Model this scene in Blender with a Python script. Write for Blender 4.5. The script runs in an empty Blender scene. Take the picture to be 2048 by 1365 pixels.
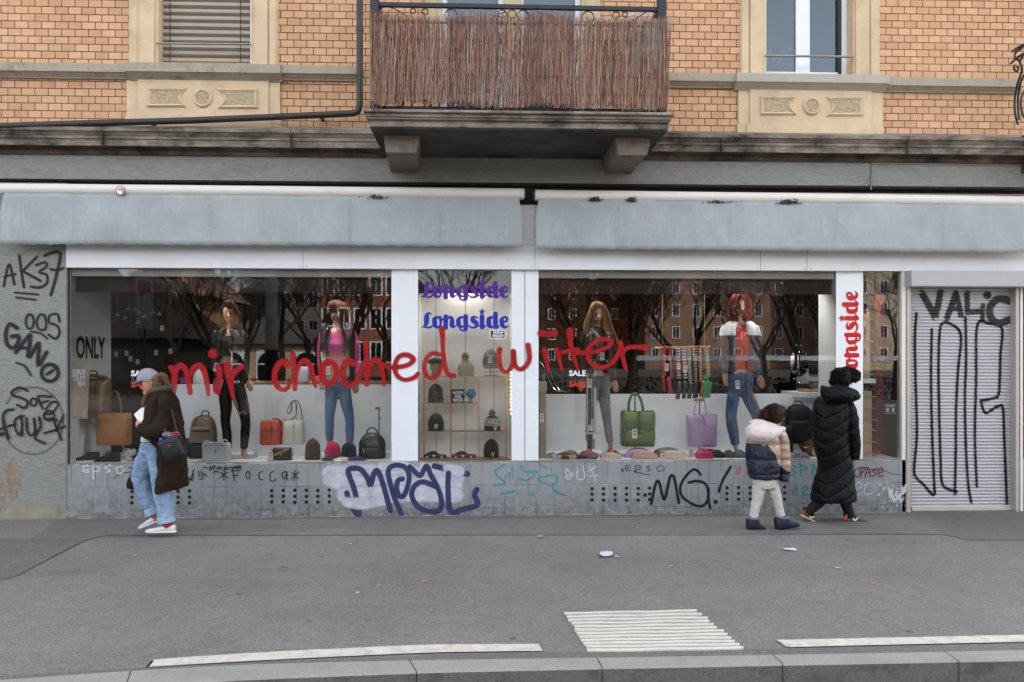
import bpy, bmesh, math, random
from mathutils import Vector, Matrix, noise as mnoise
V = Vector
SC = bpy.context.scene
COL = SC.collection
random.seed(7)
R = math.radians

# ------------------------------------------------------------------ camera
TH, F, YH, CAMH, CAMD = R(2.2), 1555.0, 712.0, 1.75, 8.5
cam_d = bpy.data.cameras.new('camera')
cam = bpy.data.objects.new('camera', cam_d)
COL.objects.link(cam)
cam.location = (0, -CAMD, CAMH)
cam.rotation_euler = (math.pi/2, 0, -TH)
cam_d.sensor_width = 36
cam_d.lens = 36*F/2048
cam_d.shift_y = (YH-682.5)/2048
cam_d.clip_end = 2000
SC.camera = cam
# ------------------------------------------------------------------ sky, sun, exposure
SUN_EL, SUN_ROT = R(38), R(35)
w = bpy.data.worlds.new('World'); SC.world = w; w.use_nodes = True
sk = w.node_tree.nodes.new('ShaderNodeTexSky'); sk.sky_type = 'NISHITA'; sk.sun_disc = False
sk.sun_elevation = SUN_EL; sk.sun_rotation = SUN_ROT; sk.air_density = 1.0; sk.dust_density = 2.5; sk.ozone_density = 0.6
hs = w.node_tree.nodes.new('ShaderNodeHueSaturation'); hs.inputs['Saturation'].default_value = .3   # thin high haze: a paler sky
w.node_tree.links.new(sk.outputs[0], hs.inputs['Color']); w.node_tree.links.new(hs.outputs[0], w.node_tree.nodes['Background'].inputs[0])
w.node_tree.nodes['Background'].inputs[1].default_value = 0.15
sl = bpy.data.lights.new('sun', 'SUN'); sun = bpy.data.objects.new('sun', sl); COL.objects.link(sun)
sl.energy = 3.2; sl.angle = R(0.6); sl.color = (1.0, 0.93, 0.82)
sd = V((math.cos(SUN_EL)*math.sin(SUN_ROT), math.cos(SUN_EL)*math.cos(SUN_ROT), math.sin(SUN_EL)))
sun.rotation_euler = sd.to_track_quat('Z', 'Y').to_euler()
SC.view_settings.view_transform = 'Standard'; SC.view_settings.look = 'None'
SC.view_settings.exposure = 2.35; SC.view_settings.gamma = 1
SC.render.engine = 'CYCLES'
cy = SC.cycles
cy.use_denoising = True
cy.max_bounces = 8; cy.diffuse_bounces = 3; cy.glossy_bounces = 3; cy.transparent_max_bounces = 24; cy.transmission_bounces = 4
cy.caustics_reflective = False; cy.caustics_refractive = False
cy.sample_clamp_indirect = 6

# ------------------------------------------------------------------ from a measured picture point to a place in the world
cT, sT = math.cos(TH), math.sin(TH)
def P(px, py, y=0.0):
    a = (px-1024)/F; b = (YH-py)/F
    t = (y+CAMD)/(cT-a*sT)
    return V((t*(sT+a*cT), y, CAMH+t*b))
def G(px, py, z=0.0):
    a = (px-1024)/F; b = (YH-py)/F
    t = (z-CAMH)/b
    return V((t*(sT+a*cT), -CAMD+t*(cT-a*sT), z))
def S(y=0.0): return F/(y+CAMD)             # picture pixels per metre at depth y
GY = 0.045                                   # plane of the shop glass
def RF(px, py, Y):                           # a place across the street, Y metres from the glass, as seen mirrored in it
    p = P(px, py, GY+Y); p.y = GY-Y
    return p

# ------------------------------------------------------------------ materials
def lin(h):
    if isinstance(h, str):
        h = h.lstrip('#'); c = [int(h[i:i+2], 16)/255 for i in (0, 2, 4)]
    else: c = h
    return tuple(x/12.92 if x <= .04045 else ((x+.055)/1.055)**2.4 for x in c)
def nt(m): return m.node_tree.nodes, m.node_tree.links
MATS = {}
def mat(name, col, rough=.65, var=.12, vs=6, bump=0, bs=60, metal=0, spec=.4, detail=6, coat=0, sheen=0, dirt=None, emit=0, squash=None, bd=.01):
    """principled material, colour mottled by noise, optional fine bump; dirt=(colour, amount, scale) adds blotchy stains"""
    if name in MATS: return MATS[name]
    m = bpy.data.materials.new(name); m.use_nodes = True; n, l = nt(m)
    b = n['Principled BSDF']; c = lin(col)
    tc = n.new('ShaderNodeTexCoord'); mp = n.new('ShaderNodeMapping'); l.new(tc.outputs['Object'], mp.inputs[0])
    if squash: mp.inputs['Scale'].default_value = squash
    nz = n.new('ShaderNodeTexNoise'); nz.inputs['Scale'].default_value = vs; nz.inputs['Detail'].default_value = detail; nz.inputs['Roughness'].default_value = .6
    l.new(mp.outputs[0], nz.inputs['Vector'])
    cr = n.new('ShaderNodeValToRGB'); l.new(nz.outputs['Fac'], cr.inputs[0])
    cr.color_ramp.elements[0].position = .3; cr.color_ramp.elements[1].position = .7
    cr.color_ramp.elements[0].color = tuple(x*(1-var) for x in c)+(1,)
    cr.color_ramp.elements[1].color = tuple(min(1, x*(1+var)) for x in c)+(1,)
    out = cr.outputs[0]
    if dirt:
        dn = n.new('ShaderNodeTexNoise'); dn.inputs['Scale'].default_value = dirt[2]; dn.inputs['Detail'].default_value = 10; dn.inputs['Roughness'].default_value = .7
        l.new(mp.outputs[0], dn.inputs['Vector'])
        dr = n.new('ShaderNodeMapRange'); dr.inputs[1].default_value = .5 if dirt[1] < .95 else .4; dr.inputs[2].default_value = .75 if dirt[1] < .95 else .66; dr.inputs[4].default_value = dirt[1]
        l.new(dn.outputs['Fac'], dr.inputs[0])
        mx = n.new('ShaderNodeMixRGB'); mx.inputs[2].default_value = lin(dirt[0])+(1,)
        l.new(dr.outputs[0], mx.inputs[0]); l.new(out, mx.inputs[1]); out = mx.outputs[0]
    l.new(out, b.inputs['Base Color'])
    b.inputs['Roughness'].default_value = rough; b.inputs['Metallic'].default_value = metal
    b.inputs['Specular IOR Level'].default_value = spec
    b.inputs['Coat Weight'].default_value = coat; b.inputs['Sheen Weight'].default_value = sheen
    if emit:
        b.inputs['Emission Color'].default_value = c+(1,); b.inputs['Emission Strength'].default_value = emit
    if bump:
        bn = n.new('ShaderNodeTexNoise'); bn.inputs['Scale'].default_value = bs; bn.inputs['Detail'].default_value = 4
        l.new(mp.outputs[0], bn.inputs['Vector'])
        bp = n.new('ShaderNodeBump'); bp.inputs['Strength'].default_value = bump; bp.inputs['Distance'].default_value = bd
        l.new(bn.outputs['Fac'], bp.inputs['Height']); l.new(bp.outputs[0], b.inputs['Normal'])
    MATS[name] = m
    return m
def ramp(n, l, src, stops):
    cr = n.new('ShaderNodeValToRGB'); e = cr.color_ramp.elements
    while len(e) < len(stops): e.new(.5)
    for k, (p, c) in enumerate(stops):
        e[k].position = p; e[k].color = (lin(c) if isinstance(c, str) else tuple(c))+(1,)
    l.new(src, cr.inputs[0]); return cr.outputs[0]
def math_n(n, l, op, a, b=None, c=None):
    m = n.new('ShaderNodeMath'); m.operation = op
    for k, x in enumerate((a, b, c)):
        if x is None: continue
        if isinstance(x, (int, float)): m.inputs[k].default_value = x
        else: l.new(x, m.inputs[k])
    return m.outputs[0]
def mix_n(n, l, fac, a, b):
    m = n.new('ShaderNodeMixRGB')
    for k, x in enumerate((fac, a, b)):
        if isinstance(x, (int, float)): m.inputs[k].default_value = x
        elif isinstance(x, (tuple, str)): m.inputs[k].default_value = (lin(x) if isinstance(x, str) else x)+(1,)
        else: l.new(x, m.inputs[k])
    return m.outputs[0]
def noise_n(n, l, vec, scale, detail=5, rough=.6):
    z = n.new('ShaderNodeTexNoise'); z.inputs['Scale'].default_value = scale; z.inputs['Detail'].default_value = detail; z.inputs['Roughness'].default_value = rough
    l.new(vec, z.inputs['Vector']); return z.outputs['Fac']
def maprange(n, l, src, a, b, c=0, d=1):
    m = n.new('ShaderNodeMapRange'); l.new(src, m.inputs[0])
    for k, x in zip((1, 2, 3, 4), (a, b, c, d)): m.inputs[k].default_value = x
    return m.outputs[0]

# ------------------------------------------------------------------ mesh building
class MB:
    def __init__(s): s.v = []; s.f = []; s.uv = {}; s.mi = []; s.cur = 0
    def vert(s, p): s.v.append(V(p)); return len(s.v)-1
    def face(s, ids, uv=None):
        s.f.append(tuple(ids)); s.mi.append(s.cur)
        if uv: s.uv[len(s.f)-1] = uv
    def quad(s, a, b, c, d, uv=None): s.face([s.vert(p) for p in (a, b, c, d)], uv); return s
    def box(s, x0, x1, y0, y1, z0, z1):
        x0, x1 = sorted((x0, x1)); y0, y1 = sorted((y0, y1)); z0, z1 = sorted((z0, z1))
        i = [s.vert((x, y, z)) for z in (z0, z1) for y in (y0, y1) for x in (x0, x1)]
        for q in ((0, 1, 5, 4), (1, 3, 7, 5), (3, 2, 6, 7), (2, 0, 4, 6), (4, 5, 7, 6), (2, 3, 1, 0)): s.face([i[k] for k in q])
        return s
    def pbox(s, px0, py0, px1, py1, y0, y1):
        """box whose front rectangle (at depth y0) covers these picture points"""
        mx = (px0+px1)/2; my = (py0+py1)/2
        return s.box(P(px0, my, y0).x, P(px1, my, y0).x, y0, y1, P(mx, py0, y0).z, P(mx, py1, y0).z)
    def poly(s, pts, y0, y1):
        """outline in x,z (list of Vectors) given thickness from y0 (front) to y1"""
        a = [s.vert((p[0], y0, p[1])) for p in pts]; b = [s.vert((p[0], y1, p[1])) for p in pts]
        s.face(a); s.face(b[::-1]); k = len(pts)
        for i in range(k): j = (i+1) % k; s.face((a[j], a[i], b[i], b[j]))
        return s
    def ppoly(s, pp, y0, y1):
        q = [P(x, y, y0) for x, y in pp]
        return s.poly([(p.x, p.z) for p in q], y0, y1)
    def ring_loft(s, rings, cap0=True, cap1=True, uv=False):
        """rings: lists of points of the same length"""
        ids = [[s.vert(p) for p in r] for r in rings]; k = len(rings[0])
        for a, b in zip(ids, ids[1:]):
            for i in range(k): j = (i+1) % k; s.face((a[i], a[j], b[j], b[i]))
        if cap0: s.face(ids[0][::-1])
        if cap1: s.face(ids[-1])
        return s
    def tube(s, pts, r, n=8, cap=True, flat=1.0):
        pts = [V(p) for p in pts]; rs = r if isinstance(r, (list, tuple)) else [r]*len(pts)
        rings = []; up = None
        for i, p in enumerate(pts):
            t = (pts[min(i+1, len(pts)-1)]-pts[max(i-1, 0)])
            if t.length < 1e-9: t = V((0, 0, 1))
            t.normalize()
            if up is None: up = t.orthogonal().normalized()
            else:
                up = up-t*up.dot(t)
                up = up.normalized() if up.length > 1e-6 else t.orthogonal().normalized()
            o = t.cross(up)
            rings.append([p+(up*math.cos(2*math.pi*k/n)+o*math.sin(2*math.pi*k/n)*flat)*rs[i] for k in range(n)])
        return s.ring_loft(rings, cap, cap)
    def lathe(s, c, prof, n=20, ax=V((0, 0, 1)), ex=V((1, 0, 0)), sx=1.0, sy=1.0):
        """prof: (radius, height) pairs"""
        ey = ax.cross(ex)
        rings = [[V(c)+ax*h+(ex*math.cos(2*math.pi*k/n)*sx+ey*math.sin(2*math.pi*k/n)*sy)*max(r, 1e-4) for k in range(n)] for r, h in prof]
        return s.ring_loft(rings)
    def ball(s, c, rx, ry=None, rz=None, n=14, m=9, zlo=-1.0, zhi=1.0):
        ry = ry or rx; rz = rz or rx
        rings = []
        for i in range(m+1):
            z = zlo+(zhi-zlo)*(1-math.cos(math.pi*i/m))/2; q = math.sqrt(max(1-z*z, 1e-5))
            rings.append([V(c)+V((rx*q*math.cos(2*math.pi*k/n), ry*q*math.sin(2*math.pi*k/n), rz*z)) for k in range(n)])
        return s.ring_loft(rings)
    def torus(s, c, R1, r, ax='y', n=20, m=8, a0=0, a1=2*math.pi, sz=1.0):
        pts = []
        full = abs(a1-a0-2*math.pi) < 1e-6
        for i in range(n+1):
            a = a0+(a1-a0)*i/n; ca, sa = R1*math.cos(a), R1*math.sin(a)*sz
            pts.append(V(c)+(V((ca, 0, sa)) if ax == 'y' else V((ca, sa, 0)) if ax == 'z' else V((0, ca, sa))))
        return s.tube(pts, r, m)
    def build(s, name, m, parent=None, smooth=None, bevel=0, sub=0, label=None, solid=0, kind=None, angle=40):
        me = bpy.data.meshes.new(name)
        off = parent.matrix_world.translation.copy() if parent else V((0, 0, 0))
        if parent: off = WLOC.get(parent.name, V((0, 0, 0)))
        me.from_pydata([tuple(p-off) for p in s.v], [], s.f)
        if s.uv:
            u = me.uv_layers.new(name='UVMap')
            for k, pl in enumerate(me.polygons):
                if k in s.uv:
                    for li, q in zip(pl.loop_indices, s.uv[k]): u.data[li].uv = q
        for mm in (m if isinstance(m, (list, tuple)) else [m]): me.materials.append(mm)
        if isinstance(m, (list, tuple)):
            for k, pl in enumerate(me.polygons): pl.material_index = s.mi[k]
        if smooth is not False:
            me.polygons.foreach_set('use_smooth', [True]*len(me.polygons))
            me.set_sharp_from_angle(angle=R(180 if smooth else angle))
        me.validate()
        o = bpy.data.objects.new(name, me); COL.objects.link(o)
        WLOC[o.name] = off
        if parent: o.parent = parent
        if solid:
            sm = o.modifiers.new('s', 'SOLIDIFY'); sm.thickness = solid; sm.offset = 0
        if bevel:
            bv = o.modifiers.new('b', 'BEVEL'); bv.width = bevel; bv.segments = 2; bv.limit_method = 'ANGLE'; bv.angle_limit = R(40)
        if sub:
            su = o.modifiers.new('u', 'SUBSURF'); su.levels = sub; su.render_levels = sub
        if label: o['label'] = label
        if kind: o['kind'] = kind
        return o
WLOC = {}
def thing(name, label, cat, loc=(0, 0, 0), group=None):
    o = bpy.data.objects.new(name, None); COL.objects.link(o); o.location = loc; o.empty_display_size = .1
    WLOC[o.name] = V(loc)
    o['label'] = label; o['category'] = cat
    if group: o['group'] = group
    return o
def tag(o, label, cat, group=None):
    o['label'] = label; o['category'] = cat
    if group: o['group'] = group
    return o
def copy_thing(src, off, label=None):
    c = src.copy(); COL.objects.link(c); c.location = src.location+V(off); WLOC[c.name] = WLOC[src.name]+V(off)
    if label: c['label'] = label
    for ch in list(src.children):
        d = ch.copy(); COL.objects.link(d); d.parent = c
        for g in list(ch.children):
            e = g.copy(); COL.objects.link(e); e.parent = d
    return c
def catmull(pts, k=6):
    """smooth a list of equal-length number tuples"""
    pts = [tuple(p) for p in pts]
    if len(pts) < 3: return pts if len(pts) < 2 else [tuple(a+(b-a)*i/k for a, b in zip(*pts)) for i in range(k+1)]
    out = []
    for i in range(len(pts)-1):
        p0 = pts[max(i-1, 0)]; p1 = pts[i]; p2 = pts[i+1]; p3 = pts[min(i+2, len(pts)-1)]
        for j in range(k):
            t = j/k
            out.append(tuple(.5*((2*b)+(c-a)*t+(2*a-5*b+4*c-d)*t*t+(3*b-a-3*c+d)*t**3) for a, b, c, d in zip(p0, p1, p2, p3)))
    out.append(pts[-1]); return out
def remesh(o, voxel=.01, smooth=6, disp=0, dscale=.1, fac=.5):
    m = o.modifiers.new('r', 'REMESH'); m.mode = 'VOXEL'; m.voxel_size = voxel; m.use_smooth_shade = True
    if smooth:
        k = o.modifiers.new('k', 'SMOOTH'); k.iterations = smooth; k.factor = fac
    if disp:
        d = o.modifiers.new('d', 'DISPLACE'); t = bpy.data.textures.get('folds%g' % dscale)
        if not t:
            t = bpy.data.textures.new('folds%g' % dscale, 'CLOUDS'); t.noise_scale = dscale; t.noise_depth = 2
        d.texture = t; d.strength = disp; d.texture_coords = 'LOCAL'; d.mid_level = .5
    return o
def ellipse_ring(c, u, v, n=16, p=2.0):
    r = []
    for k in range(n):
        a = 2*math.pi*k/n; ca, sa = math.cos(a), math.sin(a)
        e = 2/p
        r.append(c+u*(math.copysign(abs(ca)**e, ca))+v*(math.copysign(abs(sa)**e, sa)))
    return r
def limb(mb, y0, lst, n=16, k=4, p=2.0, cap=True, smoothed=True):
    """loft through picture points: (px, py, dy, half width in px, half depth in m); y0+dy is the depth"""
    q = catmull(lst, k) if smoothed else [tuple(a) for a in lst]
    cs = [P(a[0], a[1], y0+a[2]) for a in q]
    rings = []
    for i, a in enumerate(q):
        t = cs[min(i+1, len(q)-1)]-cs[max(i-1, 0)]
        t.normalize()
        u = V((0, 1, 0)).cross(t)
        if u.length < .05: u = V((1, 0, 0))
        u.normalize(); v = t.cross(u).normalized()
        rings.append(ellipse_ring(cs[i], u*(a[3]/S(y0+a[2])), v*a[4], n, p))
    mb.ring_loft(rings, cap, cap)
    return mb
# strokes of paint: ribbons on a plane, with a soft edge kept in the uv
def ribbon(mb, pts, off0, yof, k=6, smoothed=True, step=2e-5):
    """pts: (px, py, width px) on the plane y=yof(z) (function or number); widths may vary"""
    q = catmull(pts, k) if smoothed else [tuple(p) for p in pts]
    f = yof if callable(yof) else (lambda z: yof)
    base = 0 if callable(yof) else yof
    W = [P(a[0], a[1], base) for a in q]; hw = [a[2]*.5/S(base) for a in q]
    n = len(W); L = []; Rr = []
    for i in range(n):
        t = W[min(i+1, n-1)]-W[max(i-1, 0)]; t.y = 0
        if t.length < 1e-7: t = V((1, 0, 0))
        t.normalize(); s = V((-t.z, 0, t.x))
        L.append((W[i]+s*hw[i], W[i]-s*hw[i], t))
    def fix(p, i):
        return V((p.x, f(p.z)-off0-step*i, p.z))
    if callable(yof):                                        # follows a corrugated ground: several strips side by side
        m_ = 7; rows = []
        for i in range(-1, n+1):
            a, b, t = L[min(max(i, 0), n-1)]; e = t*hw[0 if i < 0 else min(i, n-1)]*(-1 if i < 0 else 1 if i == n else 0)
            rows.append([(fix(a.lerp(b, j/m_)+e, i), (1-2*j/m_, 1 if i in (-1, n) else 0)) for j in range(m_+1)])
        for r0, r1 in zip(rows, rows[1:]):
            for j in range(m_): mb.quad(r0[j][0], r0[j+1][0], r1[j+1][0], r1[j][0], [r0[j][1], r0[j+1][1], r1[j+1][1], r1[j][1]])
        return mb
    a, b, t = L[0]; e = t*hw[0]
    mb.quad(fix(a-e, 0), fix(b-e, 0), fix(b, 0), fix(a, 0), [(1, 1), (-1, 1), (-1, 0), (1, 0)])
    ia = mb.vert(fix(a, 0)); ib = mb.vert(fix(b, 0))
    for i in range(1, n):
        a, b, t = L[i]; ja = mb.vert(fix(a, i)); jb = mb.vert(fix(b, i))
        mb.face((ia, ib, jb, ja), [(1, 0), (-1, 0), (-1, 0), (1, 0)])
        ia, ib = ja, jb
    a, b, t = L[-1]; e = t*hw[-1]; i = n-1
    mb.quad(fix(a, i), fix(b, i), fix(b+e, i), fix(a+e, i), [(1, 0), (-1, 0), (-1, 1), (1, 1)])
    return mb
def spray(name, col, soft=.35, rough=.5, opac=1.0, speck=.25, vs=30, vary=.22):
    """paint whose edge fades over the outer part of the stroke, with a little speckle"""
    if name in MATS: return MATS[name]
    m = bpy.data.materials.new(name); m.use_nodes = True; n, l = nt(m); b = n['Principled BSDF']
    b.inputs['Roughness'].default_value = rough; b.inputs['Specular IOR Level'].default_value = .25
    tc = n.new('ShaderNodeTexCoord'); c = lin(col)
    z = noise_n(n, l, tc.outputs['Object'], vs, 5)
    l.new(ramp(n, l, z, [(.3, tuple(x*.8 for x in c)), (.7, tuple(min(1, x*1.15) for x in c))]), b.inputs['Base Color'])
    ln = n.new('ShaderNodeVectorMath'); ln.operation = 'LENGTH'; l.new(tc.outputs['UV'], ln.inputs[0])
    z2 = noise_n(n, l, tc.outputs['Object'], 420, 2)
    d = math_n(n, l, 'ADD', ln.outputs['Value'], math_n(n, l, 'MULTIPLY', math_n(n, l, 'SUBTRACT', z2, .5), speck*2))
    a = maprange(n, l, d, 1.0-.02, 1.0-soft, 0, opac)
    a = math_n(n, l, 'MULTIPLY', a, maprange(n, l, noise_n(n, l, tc.outputs['Object'], 11, 5, .65), .33, .58, 1-vary, 1))   # thin patches
    l.new(a, b.inputs['Alpha'])
    MATS[name] = m; return m
FONT = {}
def text(name, s, px, py, hpx, y, m, parent=None, bold=0.0, ext=.0008, rot=0, mirror=False, wid=None, shear=0, basis=None, align='LEFT', label=None):
    """real lettering: cap height hpx picture pixels, baseline start at (px,py) on the plane y, facing the street"""
    cu = bpy.data.curves.new(name, 'FONT'); cu.body = s; cu.size = 1; cu.offset = bold; cu.extrude = 0; cu.shear = shear; cu.align_x = align; cu.resolution_u = 3
    cu.space_line = .82
    tmp = bpy.data.objects.new(name, cu); COL.objects.link(tmp)
    dg = bpy.context.evaluated_depsgraph_get(); dg.update()
    me = bpy.data.meshes.new_from_object(tmp.evaluated_get(dg))
    COL.objects.unlink(tmp); bpy.data.objects.remove(tmp); bpy.data.curves.remove(cu)
    cap = .69
    sc = (hpx/S(y))/cap
    xs = [v.co.x for v in me.vertices] or [0]
    sx = sc if wid is None else (wid/S(y))/max(1e-6, (max(xs)-min(xs)))
    o0 = P(px, py, y)
    X, Z = (V((1, 0, 0)), V((0, 0, 1))) if basis is None else basis[:2]
    if basis is not None: o0 = basis[2]
    nrm = X.cross(Z)
    if mirror: X = -X
    ca, sa = math.cos(rot), math.sin(rot)
    off = WLOC.get(parent.name, V((0, 0, 0))) if parent else V((0, 0, 0))
    for v in me.vertices:
        a, b = v.co.x*sx, v.co.y*sc
        v.co = o0+X*(a*ca-b*sa)+Z*(a*sa+b*ca)-off+nrm*ext*0
    me.materials.append(m)
    o = bpy.data.objects.new(name, me); COL.objects.link(o); WLOC[o.name] = off
    if parent: o.parent = parent
    if label: o['label'] = label
    return o
# ================================================================== materials of the setting
def m_brick():
    m = bpy.data.materials.new('ochre_brick'); m.use_nodes = True; n, l = nt(m); b = n['Principled BSDF']
    tc = n.new('ShaderNodeTexCoord'); sp = n.new('ShaderNodeSeparateXYZ'); l.new(tc.outputs['Object'], sp.inputs[0])
    cb = n.new('ShaderNodeCombineXYZ'); l.new(sp.outputs[0], cb.inputs[0]); l.new(sp.outputs[2], cb.inputs[1])
    bt = n.new('ShaderNodeTexBrick'); l.new(cb.outputs[0], bt.inputs['Vector'])
    bt.offset = .5; bt.squash = 1
    bt.inputs['Scale'].default_value = 1; bt.inputs['Brick Width'].default_value = .1405; bt.inputs['Row Height'].default_value = .0795
    bt.inputs['Mortar Size'].default_value = .0042; bt.inputs['Mortar Smooth'].default_value = .15; bt.inputs['Bias'].default_value = 0
    bt.inputs['Color1'].default_value = lin('#d9ab85')+(1,); bt.inputs['Color2'].default_value = lin('#c69872')+(1,); bt.inputs['Mortar'].default_value = lin('#3a2a22')+(1,)
    z = noise_n(n, l, tc.outputs['Object'], 7, 8)
    col = mix_n(n, l, maprange(n, l, z, .45, .75, 0, .35), bt.outputs['Color'], '#a07a58')
    z2 = noise_n(n, l, tc.outputs['Object'], 1.1, 4)
    col = mix_n(n, l, maprange(n, l, z2, .5, .8, 0, .3), col, '#e0b48c')
    z3 = noise_n(n, l, tc.outputs['Object'], 160, 3)
    mps = n.new('ShaderNodeMapping'); mps.inputs['Scale'].default_value = (4, 1, .5); l.new(tc.outputs['Object'], mps.inputs[0])
    soot = noise_n(n, l, mps.outputs[0], 1.6, 7, .7); col = mix_n(n, l, maprange(n, l, soot, .55, .78, 0, .4), col, '#7d5f48')
    m3 = n.new('ShaderNodeMixRGB'); m3.blend_type = 'MULTIPLY'; m3.inputs[0].default_value = 1; l.new(col, m3.inputs[1])
    l.new(ramp(n, l, z3, [(.3, (.8, .8, .8)), (.6, (1, 1, 1))]), m3.inputs[2])
    l.new(m3.outputs[0], b.inputs['Base Color']); b.inputs['Roughness'].default_value = .75; b.inputs['Specular IOR Level'].default_value = .3
    bp = n.new('ShaderNodeBump'); bp.inputs['Strength'].default_value = .9; bp.inputs['Distance'].default_value = .012
    h = math_n(n, l, 'ADD', math_n(n, l, 'SUBTRACT', 1, bt.outputs['Fac']), math_n(n, l, 'MULTIPLY', z3, .15))
    l.new(h, bp.inputs['Height']); l.new(bp.outputs[0], b.inputs['Normal'])
    return m
def m_tile():
    m = bpy.data.materials.new('grey_glazed_tile'); m.use_nodes = True; n, l = nt(m); b = n['Principled BSDF']
    tc = n.new('ShaderNodeTexCoord'); sp = n.new('ShaderNodeSeparateXYZ'); l.new(tc.outputs['Object'], sp.inputs[0])
    # rows: joints at the measured heights (top row .245, second .25, bottom .09)
    zz = sp.outputs[2]
    cb = n.new('ShaderNodeCombineXYZ'); l.new(sp.outputs[0], cb.inputs[0]); l.new(math_n(n, l, 'SUBTRACT', zz, .088), cb.inputs[1])
    bt = n.new('ShaderNodeTexBrick'); l.new(cb.outputs[0], bt.inputs['Vector']); bt.offset = 0
    bt.inputs['Scale'].default_value = 1; bt.inputs['Brick Width'].default_value = .1255; bt.inputs['Row Height'].default_value = .2495
    bt.inputs['Mortar Size'].default_value = .0036; bt.inputs['Mortar Smooth'].default_value = .3; bt.inputs['Bias'].default_value = -.2
    bt.inputs['Color1'].default_value = lin('#8c8f92')+(1,); bt.inputs['Color2'].default_value = lin('#808386')+(1,); bt.inputs['Mortar'].default_value = (0, 0, 0, 1)
    g = noise_n(n, l, tc.outputs['Object'], 2.3, 3)
    grout = ramp(n, l, g, [(.42, '#50514e'), (.62, '#a6a9a9')])
    col = mix_n(n, l, bt.outputs['Fac'], bt.outputs['Color'], grout)
    mp = n.new('ShaderNodeMapping'); mp.inputs['Rotation'].default_value = (0, .5, 0); mp.inputs['Scale'].default_value = (4, 1, 1.2); l.new(tc.outputs['Object'], mp.inputs[0])
    s1 = noise_n(n, l, mp.outputs[0], 5, 8, .7)
    col = mix_n(n, l, maprange(n, l, s1, .5, .7, 0, .45), col, '#747677')
    s2 = noise_n(n, l, tc.outputs['Object'], 14, 8, .75)
    low = maprange(n, l, zz, .02, .36, 1, 0)
    d = math_n(n, l, 'MULTIPLY', maprange(n, l, s2, .38, .68, 0, 1), math_n(n, l, 'ADD', math_n(n, l, 'MULTIPLY', low, .9), .07))
    col = mix_n(n, l, d, col, '#3d3b35')
    s3 = noise_n(n, l, tc.outputs['Object'], 1.7, 5)
    col = mix_n(n, l, math_n(n, l, 'MULTIPLY', maprange(n, l, s3, .5, .7, 0, .5), low), col, '#8a8370')
    s4 = noise_n(n, l, tc.outputs['Object'], 90, 2)
    col = mix_n(n, l, maprange(n, l, s4, .72, .76, 0, .5), col, '#c8c9c6')
    l.new(col, b.inputs['Base Color']); b.inputs['Specular IOR Level'].default_value = .45
    l.new(maprange(n, l, s1, .3, .7, .35, .6), b.inputs['Roughness'])
    bp = n.new('ShaderNodeBump'); bp.inputs['Strength'].default_value = .5; bp.inputs['Distance'].default_value = .004
    l.new(math_n(n, l, 'ADD', math_n(n, l, 'SUBTRACT', 1, bt.outputs['Fac']), math_n(n, l, 'MULTIPLY', s2, .12)), bp.inputs['Height']); l.new(bp.outputs[0], b.inputs['Normal'])
    return m
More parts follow.
